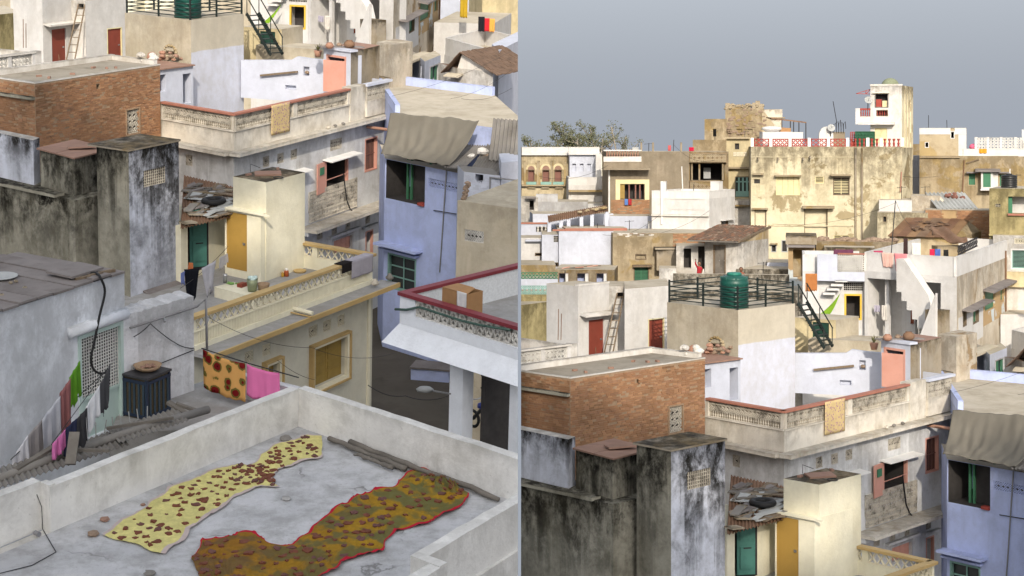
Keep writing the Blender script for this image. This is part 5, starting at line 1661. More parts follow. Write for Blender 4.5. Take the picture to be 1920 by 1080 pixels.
    def lumps(S, na, nb, a0, a1, lab, grp, skip=None, sc=1.0):
        for i in range(na):
            for j in range(nb):
                a = a0 + (a1 - a0) * (i + .5 + rnd.uniform(-.35, .35)) / na; b = .1 + .8 * (j + .5 + rnd.uniform(-.3, .3) + (.25 if i % 2 else -.25)) / nb
                if rnd.random() < .07:
                    continue
                o = bpy.data.objects.new('dried_piece', rnd.choice(meshes)); COL.objects.link(o)
                p = S(a, min(max(b, .05), .95))
                o.matrix_world = fr.M @ Matrix.Translation(p - V((0, 0, .012))) @ Matrix.Rotation(rnd.uniform(0, 6.28), 4, 'Z') @ Matrix.Diagonal((*(V((1, 1, 0)) * sc * rnd.choice((.5, .7, .8, .9, 1.0, 1.15)) * rnd.uniform(.9, 1.1))[:2], rnd.uniform(.5, .9), 1))
                o['label'] = lab; o['category'] = 'dried food'; o['group'] = grp
    lumps(S1, 27, 5, .01, .93, 'red-brown piece drying on the pale yellow cloth', 'pieces drying on the yellow cloth')
    lumps(S2, 25, 5, .02, .97, 'dark brown piece drying on the red-bordered mustard cloth', 'pieces drying on the red-bordered cloth', sc=1.05)
    # logs along the wall
    for i, (p, q_, r0, r1, lab) in enumerate((((617, 822), (762, 880), .045, .05, 'thinner grey log lying against the right terrace wall'), ((655, 830), (935, 935), .06, .05, 'long grey log lying along the foot of the right terrace wall'), ((668, 852), (735, 877), .035, .04, 'short grey branch beside the logs'))):
        a, b = fr.Z(*p, zf + .08), fr.Z(*q_, zf + .08)
        mb = MB(); pts = [a.lerp(b, t / 12) + V((rnd.uniform(-.03, .03), rnd.uniform(-.03, .03), rnd.uniform(-.01, .02))) for t in range(13)]
        mb.tube(pts, [r0 + (r1 - r0) * t / 12 + rnd.uniform(-.012, .012) for t in range(13)], 9)
        solo(fr, mb, 'log', lab, 'log', m_wood_g, a, smooth=True)
    for i, (u, v, r, m, lab) in enumerate(((197, 973, .09, m_redstone, 'reddish stone by the left terrace wall'), (537, 934, .09, m_cement_grey, 'pale flat stone between the two cloths'), (280, 1074, .1, m_zinc, 'grey stone at the bottom edge of the terrace'), (268, 946, .05, m_redstone, 'tiny red stone above the yellow cloth'), (535, 822, .12, m_zinc, 'grey lump in the terrace corner'), (668, 852, .06, m_zinc, 'grey stone beside the logs'), (175, 1000, .11, m_stone, 'brown stone at the end of the yellow cloth'))):
        p = fr.Z(u, v, zf + r * .4); mb = MB(); mb.rock(p, r, rnd, 0, .5); solo(fr, mb, 'stone', lab, 'stone', m, p)
    # thin wire lying on the floor
    wire(fr, 'floor_wire', 'thin wire trailing down the left wall and over the terrace floor', [fr.Z(60, 905, zf + H + .02), fr.Z(78, 950, zf + .45), fr.Z(80, 992, zf + .02), fr.Z(105, 1035, zf + .02), fr.Z(60, 1060, zf + .02), fr.Z(0, 1075, zf + .02)], .008, 0)
    return zf

def white_room():
    fr = FL
    h = House(fr, 'grille_door_room', 'white streaked house with mint grille door and slab roof', 'house', (-60, 604, 29.4), ('d', 3.2), (233, 511), m_streak, roof=m_slab)
    F = h.R
    q = F.rect((147, 615, 231, 812)); h.recess('R', q, .25)
    h.body()
    # door: frame, mesh panel and lower sheet
    mb = MB(); frame_boxes(F, mb, q, .09, -.1, .03, bottom=False); h.part(mb, 'door_frame', m_mint)
    zm = F.st(188, 738)[1]
    mb = MB(); F.box(mb, q[0] + .1, q[1] - .1, q[2], zm, -.12, -.07); h.part(mb, 'door_panel', m_mint)
    mb = MB(); lattice(mb, F.p(q[0] + .1, zm, -.05), F.e, F.n, q[1] - q[0] - .2, q[3] - zm - .1, 'grid', .075, .016, .02); h.part(mb, 'mesh_panel', m_whitep)
    mb = MB(); F.box(mb, q[0] + .1, q[1] - .1, zm - .03, zm + .03, -.1, -.02); h.part(mb, 'door_rail', m_mint)
    mb = MB(); F.box(mb, q[0] + .1, q[1] - .1, zm + .03, q[3] - .1, -.2, -.18); h.part(mb, 'pane', m_room)  # near-black sheet stands in for the unlit room behind the mesh
    s0, z0 = F.st(126, 612); s1, z1 = F.st(233, 600)
    mb = MB(); z = q[3] + .16; mb.tube([F.p(s0, z, .05), F.p(s1, z, .05)], .13, 10); h.part(mb, 'lintel', m_streak, smooth=True)
    # roof slabs with overhang
    rnd = random.Random(31); x = -.1
    e1 = F.e; back = -F.n
    while x < F.L - .1:
        w = rnd.uniform(.42, .75); w = min(w, F.L + .05 - x)
        mb = MB(); dz = rnd.uniform(0, .045)
        mb.box(F.p(x, h.zt + .003 + dz, .06), e1 * (w - .025), back * 3.2, V((0, 0, .05))); h.part(mb, 'roof_slab', m_slab)
        x += w
    for r in ((90, 515, 200, 500), ):
        pass
    mb = MB(); c = fr.Z(135, 523, h.zt + .12); mb.box(c, e1 * 1.0, back * .75 + V((0, 0, .02)), V((0, 0, .05))); solo(fr, mb, 'loose_slab', 'loose stone slab propped on the white room roof', 'slab', m_slab, c)
    c2 = fr.Z(128, 527, h.zt + .07)
    for i in range(3):
        p = c + e1 * (.1 + .35 * i) - back * (.04 * i) - V((0, 0, .03)); mb = MB(); mb.bar(p, p + e1 * .35 - V((0, 0, .0)) - back * .1, .08, .06); solo(fr, mb, 'wood_block', 'small wooden block under the loose roof slab', 'wood', m_wood, p, 'blocks under the slab')
    for i, (u, v) in enumerate(((3, 553), (47, 539), (20, 530), (30, 527))):
        p = fr.Z(u, v, h.zt + .09); mb = MB(); mb.rock(p, .05, rnd); solo(fr, mb, 'roof_pebble', 'dark pebble on the white room slab roof', 'stone', m_stainblack, p, 'pebbles on the slab roof')
    p = fr.Z(2, 521, h.zt + .06); pot(fr, 'tin_plate', 'pale round tin tray at the back of the slab roof', p, [(.25, 0), (.36, .05), (.34, .05), (.01, .02)], m_zinc_l, 'tray')
    # hose
    H = [(168, 512), (180, 512), (188, 520), (186, 545), (176, 590), (166, 640), (160, 670), (165, 690), (178, 698), (194, 694)]
    P = []
    for i, (u, v) in enumerate(H):
        a, t = F.st(u, v)
        P.append(F.p(a, t, .16) if i > 2 else fr.Z(u, v, h.zt + .12))
    pts = []
    for i in range(len(P) - 1):
        for k in range(5):
            t = k / 5; p0, p1, p2, p3 = P[max(i - 1, 0)], P[i], P[i + 1], P[min(i + 2, len(P) - 1)]
            pts.append(.5 * ((2 * p1) + (p2 - p0) * t + (2 * p0 - 5 * p1 + 4 * p2 - p3) * t * t + (3 * p1 - p0 - 3 * p2 + p3) * t ** 3))
    mb = MB(); mb.tube(pts, .028, 7); solo(fr, mb, 'rubber_hose', 'thick black hose hanging down from the slab roof over the grille door', 'hose', m_black, P[-1], smooth=True)
    # adjoining rough white wall
    a, b = fr.P(231, 590, 33.4), fr.P(363, 553, 35.2)
    root = thing(fr, 'rough_white_wall', 'thick rough whitewashed wall between the grille door and yellow terrace', 'wall', V((a.x, a.y, fr.g)))
    G = Face(fr, a, b, root, V((a.x, a.y, fr.g)))
    zt = G.st(240, 586)[1]; zt2 = G.st(355, 562)[1]; zz = (zt + zt2) / 2
    mb = MB(); n = 24; rn = random.Random(3)
    top = [zz + rn.uniform(-.015, .03) for _ in range(n + 1)]
    for i in range(n):
        k = len(mb.v); x0, x1 = G.L * i / n, G.L * (i + 1) / n
        mb.v += [G.p(x0, fr.g), G.p(x1, fr.g), G.p(x1, top[i + 1]), G.p(x0, top[i]), G.p(x0, fr.g, -.45), G.p(x1, fr.g, -.45), G.p(x1, top[i + 1] + .06, -.45), G.p(x0, top[i] + .06, -.45)]
        for f in ((0, 1, 2, 3), (5, 4, 7, 6), (3, 2, 6, 7), (1, 5, 6, 2), (4, 0, 3, 7)):
            mb.f.append(tuple(k + t for t in f)); mb.m.append(0)
    mb.build('wall', m_white_rough, root, fr, root_base(root, fr), weld=True)
    # pipe rail and clothes wires
    pr = thing(fr, 'pipe_rail', 'grey bent pipe rail fixed along the rough white wall', 'pipe', G.p(0, zz - .5, .15))
    mb = MB(); P = [G.p(*G.st(237, 613), .12), G.p(*G.st(362, 573), .12), fr.P(386, 561, 35.0), fr.P(388, 655, 35.0)]; mb.tube(P, .03, 7); mb.build('pipe', m_pipe, pr, fr, G.p(0, zz - .5, .15), smooth=True)
    mb = MB(); c = G.p(*G.st(300, 594), .12); mb.tube([c, c + V((.05, -.12, -.06))], .03, 6); mb.build('tap', m_steel, pr, fr, G.p(0, zz - .5, .15))
    wire(fr, 'electric_cable', 'thin cable sagging across the rough white wall', [G.p(*G.st(245, 630), .1), G.p(*G.st(275, 605), .12), G.p(*G.st(330, 645), .06), G.p(*G.st(361, 652), .06)], .012, .03)
    wire(fr, 'electric_cable', 'thin cable running diagonally above the cooler', [G.p(*G.st(237, 703), .05), G.p(*G.st(300, 680), .05), G.p(*G.st(362, 655), .05)], .012, .0)
    # deck
    d0 = fr.P(236, 802, 32.6); zd = d0.z
    root2 = thing(fr, 'small_deck', 'small grey cement deck beside the cooler', 'deck', V((d0.x, d0.y, fr.g)))
    mb = MB(); pl = [fr.Z(205, 815, zd), fr.Z(420, 800, zd), fr.Z(540, 745, zd), fr.Z(380, 715, zd), fr.Z(225, 765, zd)]
    mb.prism(pl, fr.g, zd); mb.build('floor', m_cement_grey, root2, fr, V((d0.x, d0.y, fr.g)))
    wl, wr = fr.Z(378, 728, zd), fr.Z(545, 772, zd)
    K2 = Face(fr, wl, wr, root2, V((d0.x, d0.y, fr.g)))
    hh = .55
    mb = MB(); K2.box(mb, .15, K2.L + .1, zd, zd + hh, -.25, -.05); mb.build('low_wall', m_white_rough, root2, fr, V((d0.x, d0.y, fr.g)))
    # towels
    t0, t1 = fr.P(381, 655, 34.6), fr.P(460, 681, 34.0); t2 = fr.P(524, 696, 33.6)
    b1 = fr.P(461, 682, 34.0)
    t1b = t1.copy(); t1b.z = t0.z - .12
    hang(fr, 'rose_towel', 'orange towel with dark red roses hung over the deck line', t0, t1, .92, m_rose, cat='towel', fold=.022, jag=.015, sag=.05)
    hang(fr, 'pink_towel', 'bright pink towel hung beside the rose towel', fr.P(463, 682, 34.0), fr.P(524, 699, 33.6), .75, cloth_mat('pink', (0.78, 0.20, 0.44), .06), cat='towel', fold=.025, jag=.02, seed=4, sag=.04)
    wire(fr, 'towel_line', 'line carrying the rose and pink towels', [fr.P(378, 653, 34.62), t1 + V((0, 0, .02)), fr.P(560, 708, 33.3)], .015, .0)
    # cooler
    c = fr.Z(276, 790, zd)
    ck = thing(fr, 'air_cooler', 'dark blue metal air cooler on the cement deck', 'air cooler', c)
    F2e, F2n = F.e, F.n
    w, dp, ht = .82, .72, .95
    A = c - F2n * 0; ex = F2e; ey = -F2n
    blue = flat('cooler_blue', (0.022, 0.035, 0.065), .5, .2, 4); bl2 = flat('cooler_strip', (0.04, 0.065, 0.09), .5)
    mat_pad = flat('cooler_pad', (0.10, 0.08, 0.05), .95, .4, 20)
    for (ox, oy) in ((0, 0), (1, 0), (0, 1), (1, 1)):
        mb = MB(); mb.box(c + ex * (ox * (w - .06)) + ey * (oy * (dp - .06)), ex * .06, ey * .06, V((0, 0, ht))); mb.build('corner_post', blue, ck, fr, c)
    mb = MB(); mb.box(c - ex * .02 - ey * .02 + V((0, 0, ht)), ex * (w + .04), ey * (dp + .04), V((0, 0, .05))); mb.build('top', flat('cooler_top', (0.05, 0.05, 0.055), .5), ck, fr, c)
    mb = MB(); mb.box(c + ex * .03 + ey * .03, ex * (w - .06), ey * (dp - .06), V((0, 0, ht - .02))); mb.build('pad', mat_pad, ck, fr, c)
    for i in range(5):
        mb = MB(); mb.box(c + ex * (.1 + i * .15) + V((0, 0, .1)) - ey * .005, ex * .05, ey * .02, V((0, 0, ht - .2))); mb.build('slat', bl2, ck, fr, c)
        mb = MB(); mb.box(c + ey * (.08 + i * .13) + V((0, 0, .1)) - ex * .005, ey * .05, ex * .02, V((0, 0, ht - .2))); mb.build('slat', bl2, ck, fr, c)
    for z in (.04, ht - .12):
        mb = MB(); mb.box(c + V((0, 0, z)) - ey * .01, ex * w, ey * .02, V((0, 0, .07))); mb.build('cross_rail', blue, ck, fr, c)
        mb = MB(); mb.box(c + V((0, 0, z)) - ex * .01, ey * dp, ex * .02, V((0, 0, .07))); mb.build('cross_rail', blue, ck, fr, c)
    p = c + ex * .45 + ey * .35 + V((0, 0, ht + .05))
    bw = thing(fr, 'shallow_bowl', 'wide clay bowl of dry scraps on the air cooler', 'bowl', p)
    mb = MB(); mb.lathe(p, [(.16, 0), (.28, .07), (.32, .14), (.29, .14), (.24, .08), (.01, .05)], 22); mb.build('bowl', m_mortar, bw, fr, p, smooth=True)
    mb = MB(); rn = random.Random(5)
    for i in range(14):
        a = rn.uniform(0, 6.28); r = rn.uniform(0, .18); mb.rock(p + V((math.cos(a) * r, math.sin(a) * r, .1)), rn.uniform(.03, .06), rn)
    mb.build('contents', m_redstone, bw, fr, p)
    # lean-to sheets, pipe and timbers in the gap
    tr = thing(fr, 'gap_sheet_roof', 'rusty grey corrugated strip roof in the gap behind the terrace wall', 'roof', fr.P(0, 890, 29))
    o = fr.P(-30, 886, 28.2); a = fr.P(350, 762, 32.4) - o; b = fr.P(-10, 918, 27.4) - o
    mb = MB(); corrugated(mb, o, a * .62, b, .13, .022); mb.build('sheet', m_zinc, tr, fr, fr.P(0, 890, 29))
    mb = MB(); corrugated(mb, o + a * .58 + V((0, 0, .05)), a * .36, b * .9, .13, .022); mb.build('sheet', m_zinc, tr, fr, fr.P(0, 890, 29))
    mb = MB(); mb.tube([fr.P(-20, 905, 27.7), fr.P(120, 852, 29.2), fr.P(250, 808, 30.6), fr.P(390, 768, 32.2)], .09, 9); mb.build('gutter_pipe', m_zinc, tr, fr, fr.P(0, 890, 29), smooth=True)
    planks = [((30, 890, 28.2), (128, 830, 29.6), .12, 'grey plank lying across the sheet roof near its left end'), ((132, 880, 28.4), (140, 820, 28.9), .2, 'short split post standing up from the sheet roof'), ((315, 762, 32.2), (358, 790, 32.0), .14, 'dark plank crossing the upper end of the sheet roof'), ((330, 765, 32.2), (368, 778, 32.2), .1, 'second dark plank at the upper end of the sheet roof'), ((140, 852, 28.9), (205, 854, 28.9), .06, 'thin dark board against the terrace wall'), ((200, 812, 30.4), (325, 792, 31.2), .05, 'pale thin stick lying along the sheet roof')]
    for p, q_, w, lab in planks:
        mb = MB(); mb.bar(fr.P(*p) + V((0, 0, .1)), fr.P(*q_) + V((0, 0, .1)), w, .06); solo(fr, mb, 'plank', lab, 'plank', m_wood_g, fr.P(*p))
    for i in range(7):
        u, v = 180 + i * 16, 818 - i * 5.2
        p = fr.P(u, v, 30.3 + i * .2); mb = MB(); mb.tube([p, p + V((rn.uniform(-.06, .06), 0, .3))], .012, 5); solo(fr, mb, 'metal_peg', 'thin metal peg sticking up from the gap roof', 'peg', m_zinc_l, p, 'pegs on the gap roof')
    # clothes line
    L0, L1 = fr.P(20, 862, 28.6), fr.P(205, 690, 31.9)
    wire(fr, 'clothes_line', 'clothes line rising across the white room front', [L0, fr.P(118, 770, 30.0), L1], .01)
    def on(u, v, y):
        return fr.P(u, v, y)
    gs = [((22, 860, 28.7), (52, 815, 29.0), .45, (0.62, 0.62, 0.66), 'white crumpled garment at the low end of the clothes line'),
          ((50, 818, 29.0), (82, 782, 29.4), .62, (0.30, 0.28, 0.28), 'grey garment on the clothes line next to the white one'),
          ((78, 786, 29.3), (112, 742, 29.8), .75, (0.52, 0.53, 0.58), 'pale grey shirt in the middle of the clothes line'),
          ((111, 738, 29.8), (132, 708, 30.0), .8, (0.28, 0.12, 0.12), 'dull maroon garment on the clothes line'),
          ((129, 708, 30.0), (149, 676, 30.3), .55, (0.12, 0.30, 0.03), 'bright green garment on the clothes line'),
          ((98, 832, 28.8), (122, 805, 29.0), .3, (0.62, 0.18, 0.42), 'pink cloth low on the front line'),
          ((120, 806, 29.0), (143, 784, 29.2), .45, (0.03, 0.035, 0.07), 'navy garment low on the front line'),
          ((142, 786, 29.2), (163, 764, 29.4), .55, (0.05, 0.05, 0.055), 'black garment low on the front line'),
          ((160, 764, 29.4), (186, 722, 29.7), .5, (0.66, 0.67, 0.70), 'white cloth at the high end of the front line'),
          ((186, 722, 29.7), (206, 684, 30.0), .55, (0.07, 0.07, 0.075), 'dark grey garment at the top of the front line')]
    for i, (p, q_, dr, c_, lab) in enumerate(gs):
        hang(fr, 'hanging_garment', lab, fr.P(*p), fr.P(*q_), dr * 1.3, cloth_mat('g%d' % i, c_), cat='garment', seed=i + 40, fold=.03, jag=.12)
    wire(fr, 'front_line', 'second clothes line in front of the white room', [fr.P(96, 834, 28.8), fr.P(208, 682, 30.02)], .008)

def root_base(root, fr):
    return fr.M.inverted() @ root.matrix_world.translation

def rose_mat():
    t = NT('rose_towel'); t.obj()
    v = t.n('TexVoronoi', Scale=3.4); v.inputs['Randomness'].default_value = .75; t.l(t.raw, v.inputs['Vector'])
    w = t.math('ADD', v.outputs['Distance'], t.math('MULTIPLY', t.math('SUBTRACT', t.noise(9, 3), .5), .22))
    c = t.mix(t.ramp(w, .44, .47), (0.14, 0.12, 0.03), (0.62, 0.33, 0.11))
    c = t.mix(t.ramp(w, .50, .56), c, (0.66, 0.36, 0.12))
    c = t.mix(t.ramp(w, .33, .36), (0.16, 0.012, 0.012), c)
    c = t.mix(t.ramp(w, .12, .16), (0.07, 0.004, 0.006), c)
    return t.done(c, .95, t.noise(60, 2), .3, .01, .05)
m_rose = rose_mat()
m_streak = plaster('white_streaked', (0.80, 0.83, 0.88), stain='#3a3835', top=.6, grime=.14, soot_k=.12, wa=.15, warm='#8a8a8a', toph=.6)
m_white_rough = plaster('rough_white', (0.82, 0.83, 0.86), stain='#4a4844', top=.5, grime=.3, wa=.2, warm='#8a8580', bump=.9)

def terrace_clutter(h):
    """things on the yellow house terrace"""
    fr = FL; z = h.zr
    a = fr.Z(402, 548, z)
    e1, e2 = h.R.e, -h.R.n
    p = fr.Z(418, 562, z)
    b = thing(fr, 'low_platform', 'low cream plastered platform on the yellow terrace', 'platform', p)
    o = fr.Z(530, 572, z); u = fr.Z(402, 556, z)
    mb = MB(); w = (fr.Z(486, 580, z) - fr.Z(402, 557, z)); bq = V((-w.y, w.x, 0)).normalized(); mb.box(fr.Z(402, 557, z), w, bq * .85, V((0, 0, .36))); mb.build('block', m_cream, b, fr, p)
    zt = z + .36
    T = lambda u_, v_: fr.Z(u_, v_, zt)
    s = T(473, 546); r = .19
    bk = thing(fr, 'steel_bucket', 'steel bucket with cloth bundle on the low platform', 'bucket', s)
    mb = MB(); mb.lathe(s, [(r * .75, 0), (r * .9, .2), (r, .42), (r * .93, .42), (r * .8, .1), (.01, .08)], 20); mb.build('pail', flat('pail', (0.25, 0.28, 0.17), .35, .3, 3, metal=.3), bk, fr, s, smooth=True)
    mb = MB(); rn = random.Random(3)
    for i in range(8):
        mb.rock(s + V((rn.uniform(-.12, .12), rn.uniform(-.12, .12), .42 + rn.uniform(0, .06))), .09, rn)
    mb.build('bundle', m_mint, bk, fr, s, smooth=True)
    pot(fr, 'cement_tub', 'grey-brown tub beside the steel bucket', fr.Z(494, 550, z + .25), [(.15, 0), (.2, .3), (.22, .34), (.19, .34), (.14, .08), (.01, .06)], m_mortar, 'tub')
    pot(fr, 'steel_jug', 'small steel jug on the low platform', T(422, 530), [(.07, 0), (.08, .15), (.06, .22), (.09, .3), (.06, .29), (.01, .1)], m_steel, 'jug')
    p = T(453, 540); mb = MB(); mb.box(p, e1 * .3, e2 * .2, V((0, 0, .12))); mb.box(p + V((0, 0, .12)), e1 * .3, e2 * .02, V((0, 0, .02))); solo(fr, mb, 'brown_tray', 'small dark brown box beside the bucket', 'box', m_maroon, p)
    p = T(437, 533); mb = MB()
    for i in range(10):
        q = p + V((rn.uniform(-.15, .15), rn.uniform(-.08, .08), .02)); mb.bar(q, q + V((rn.uniform(-.2, .2), rn.uniform(-.1, .1), .02)), .06, .02)
    solo(fr, mb, 'green_leaves', 'few green leaves lying on the low platform', 'leaves', flat('leafgreen', (0.16, 0.32, 0.08), .7), p)
    for i, (u_, v_, r, hh, m, lab) in enumerate(((530, 519, .05, .18, flat('oil', (0.45, 0.26, 0.04), .25), 'small jar of yellow oil by the stair tower'), (537, 518, .08, .28, flat('jar', (0.30, 0.07, 0.02), .3), 'larger brown jar with pale lid by the stair tower'))):
        q = fr.Z(u_, v_, z); j = thing(fr, 'glass_jar', lab, 'jar', q)
        mb = MB(); mb.lathe(q, [(r, 0), (r * 1.05, hh * .1), (r * 1.05, hh * .7), (r * .7, hh * .82)], 14); mb.build('jar', m, j, fr, q, smooth=True)
        mb = MB(); mb.lathe(q + V((0, 0, hh * .82)), [(r * .8, 0), (r * .8, hh * .18), (.01, hh * .19)], 14); mb.build('lid', m_whitep if i else m_mustard, j, fr, q)
    pot(fr, 'round_tray', 'round yellow tray on the terrace floor', fr.Z(562, 510, z), [(.2, 0), (.24, .07), (.22, .07), (.01, .04)], m_mustard, 'tray')
    # clothes line on the terrace
    A, B = fr.P(338, 545, 47.5), fr.P(428, 478, 52.6); A.z = z + 1.05; B.z = z + 1.2
    wire(fr, 'terrace_line', 'thin clothes line across the yellow terrace', [A, B], .008, .1)
    for i, (u0, v0, y0, u1, v1, y1, dr, c, lab) in enumerate(((345, 505, 48.2, 373, 503, 49.2, .95, (0.012, 0.013, 0.018), 'black trousers hung on the yellow terrace line'), (378, 503, 49.6, 405, 488, 50.8, .95, (0.50, 0.49, 0.54), 'grey shirt hung on the yellow terrace line'), (410, 484, 51.2, 426, 475, 52.2, .36, (0.55, 0.52, 0.52), 'small white rag hung on the yellow terrace line'), (353, 492, 49.0, 361, 493, 49.2, .28, (0.6, 0.2, 0.08), 'small orange patterned rag behind the black trousers'), (339, 512, 47.8, 346, 508, 48.0, .4, (0.16, 0.2, 0.42), 'blue and white rag at the left end of the terrace line'))):
        hang(fr, 'hanging_garment', lab, fr.P(u0, v0, y0), fr.P(u1, v1, y1), dr, cloth_mat('t%d' % i, c), cat='garment', seed=i + 3, taper=.5 if i < 2 else 0, jag=.2)
    # cloths over the far end of the coping
    F = h.R
    for (u0, u1, dr, c, lab, sd) in ((636, 656, .3, (0.02, 0.017, 0.017), 'black cloth lying over the mustard coping', 1), (654, 694, .62, (0.36, 0.34, 0.38), 'grey checked shawl hung over the mustard coping', 2)):
        a, b = F.st(u0, 495)[0], F.st(u1, 482)[0]
        hang(fr, 'hanging_shawl', lab, F.p(a, h.zt + .02, .12), F.p(b, h.zt + .02, .12), dr, cloth_mat('s%d' % sd, c), cat='shawl', seed=sd, fold=.008, jag=.02)
        mb = MB(); F.box(mb, a, b, h.zt + .005, h.zt + .03, -.22, .125)
        solo(fr, mb, 'folded_shawl', lab.replace('hung over', 'folded flat on').replace('lying over', 'folded flat on'), 'shawl', cloth_mat('s%d' % sd, c), F.p(a, h.zt))
    for i, (u_, v_) in enumerate(((725, 541), (683, 545))):
        p = F.p(*F.st(u_, v_), .5); rn = random.Random(i)
        p = F.p(F.st(u_, v_)[0] - (.5 if i == 0 else 0), h.zt - 1.0, .45)
        mb = MB(); mb.lathe(p, [(.03, 0), (.09, .06), (.1, .12), (.05, .2), (.045, .24), (.01, .27)], 10, sx=1.5)
        solo(fr, mb, 'pigeon', ['dark pigeon at the tip of the cream ledge', 'speckled pigeon on the cream ledge under the shawl'][i], 'pigeon', m_zinc if i == 0 else m_jo, p, smooth=True)
    wire(fr, 'street_cable', 'long cable sagging in front of the cream facade', [fr.P(386, 592, 44.3), fr.P(585, 652, 46.0), fr.P(740, 662, 50)], .007, .25)
    wire(fr, 'street_cable', 'lower cable crossing in front of the cream facade', [fr.P(520, 675, 44.5), fr.P(590, 712, 45.0)], .007, .1)
    wire(fr, 'street_cable', 'bundle of dark cables crossing over the street', [fr.P(690, 722, 50), fr.P(760, 742, 51), fr.P(842, 742, 50)], .014, .15)

def maroon_roof():
    fr = FL
    h = House(fr, 'maroon_coping_house', 'white house with maroon coping, ring-pattern parapet and open ground floor', 'house', (1010, 621, 38.2), (750, 545), ('d', 9.0), m_wall_w, par=.95, roof=m_cement_grey, bot=722)
    h.body()
    L = h.L; BL = h.BL; zc = h.zt
    # parapet: solid end, ring lattice, base, coping
    x0 = L.st(778, 565)[0]
    mb = MB(); L.box(mb, 0, x0, h.zr, zc - .13, -.16, -.004); h.part(mb, 'parapet_end', m_wall_w)
    mb = MB(); L.box(mb, x0, L.L, h.zr, zc - .62, -.16, -.004); h.part(mb, 'parapet_base', m_wall_w)
    w = (L.L - x0) / 2
    for i in range(2):
        mb = MB(); lattice(mb, L.p(x0 + i * w, zc - .62, -.05), L.e, L.n, w - .02, .48, 'floral', .33, .045, .06); h.part(mb, 'lattice_panel', m_jw)
    mb = MB(); L.box(mb, x0, L.L, zc - .62, zc - .14, -.15, -.125); h.part(mb, 'shade_back', m_cement_grey)  # grey backing sheet stands in for shade behind the rings
    mb = MB(); L.box(mb, -.05, L.L, zc - .13, zc - .03, -.21, .05); h.part(mb, 'coping', m_maroon_c)
    mb = MB(); BL.box(mb, .0, BL.L - .18, h.zr, zc - .13, -.16, -.004); h.part(mb, 'parapet', m_terrazzo)
    mb = MB(); BL.box(mb, .0, BL.L - .215, zc - .13, zc - .032, -.2, .05); h.part(mb, 'coping', m_maroon_c)
    # flared canopy below
    zb = h.zb
    mb = MB(); zt2 = zb + .5
    k = [L.p(-.0, zt2, .003), L.p(L.L, zt2, .003), L.p(L.L, zb - .02, .42), L.p(-.28, zb - .02, .42), L.p(0, zb - .02, .0), L.p(L.L, zb - .02, 0)]
    mb.v = k + [BL.p(BL.L, zt2, 0)]
    mb.f = [(0, 1, 2, 3)[::-1], (3, 2, 5, 4)[::-1], (0, 3, 4)[::-1], (1, 5, 2)[::-1]]; mb.m = [0] * 4; mb.f = [f[::-1] for f in mb.f]
    h.part(mb, 'canopy', m_wall_w)
    # columns and inner walls of the open ground floor
    for (u, wd) in ((842, .5), (955, .5)):
        a = L.st(u, 760)[0]
        mb = MB(); L.box(mb, a, a + wd, fr.g, zb - .021, -.42, .0); h.part(mb, 'column', m_wall_w)
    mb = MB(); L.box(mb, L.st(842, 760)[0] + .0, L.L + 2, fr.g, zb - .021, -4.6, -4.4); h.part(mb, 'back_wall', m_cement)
    mb = MB(); L.box(mb, L.st(860, 760)[0] + .4, L.st(860, 760)[0] + .55, fr.g, zb - .03, -4.0, -.45); h.part(mb, 'partition', m_room)  # partition coloured near-black, painting in the shade of the open floor
    # stair railing inside
    p, q = L.p(L.st(905, 725)[0], L.st(905, 725)[1], -2.2), L.p(L.st(960, 690)[0], L.st(960, 690)[1], -2.2)
    p, q = fr.P(902, 728, 45.2), fr.P(958, 694, 45.8)
    st = thing(fr, 'scroll_railing', 'dark scrolled iron stair railing inside the open ground floor', 'railing', p)
    for dz in (0, .6):
        mb = MB(); mb.bar(p + V((0, 0, dz)), q + V((0, 0, dz)), .05, .05); mb.build('rail', m_wire, st, fr, p)
    for i in range(8):
        o = p.lerp(q, (i + .5) / 8); mb = MB(); mb.tube([o + V((0, 0, .05 + .5 * t / 10)) + (q - p).normalized() * (.08 * math.sin(t * PI / 5)) for t in range(11)], .012, 5); mb.build('scroll', m_wire, st, fr, p)
    # motorcycle half hidden in the shade
    c = fr.P(914, 800, 44.4); fz = fr.P(914, 812, 44.4).z; c.z = fz
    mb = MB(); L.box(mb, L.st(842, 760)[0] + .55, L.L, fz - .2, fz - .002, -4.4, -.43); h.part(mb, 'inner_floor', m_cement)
    mc = thing(fr, 'motorcycle', 'dark motorcycle parked in the shade of the open ground floor', 'motorcycle', c)
    d = L.e
    for s in (-.62, .62):
        o = c + d * s + V((0, 0, .3)); mb = MB()
        mb.sheet(lambda a, b: o + d * (math.cos(a * 2 * PI) * (.25 + .05 * math.cos(b * 2 * PI))) + V((0, 0, math.sin(a * 2 * PI) * (.25 + .05 * math.cos(b * 2 * PI)))) + L.n * .05 * math.sin(b * 2 * PI), 20, 6); mb.build('wheel', m_black, mc, fr, c, smooth=True)
    mb = MB(); mb.tube([c + d * -.6 + V((0, 0, .3)), c + d * -.2 + V((0, 0, .75)), c + d * .35 + V((0, 0, .8)), c + d * .62 + V((0, 0, .3))], .06, 6); mb.build('frame', m_wire, mc, fr, c)
    mb = MB(); mb.lathe(c + d * -.1 + V((0, 0, .7)), [(.05, 0), (.16, .08), (.15, .2), (.02, .26)], 12, sx=1.6); mb.build('fuel_tank', flat('bluepaint', (0.03, 0.05, 0.25), .3), mc, fr, c, smooth=True)
    mb = MB(); mb.box(c + d * .1 - L.n * .12 + V((0, 0, .82)), d * .6, L.n * .24, V((0, 0, .09))); mb.build('saddle', m_black, mc, fr, c)
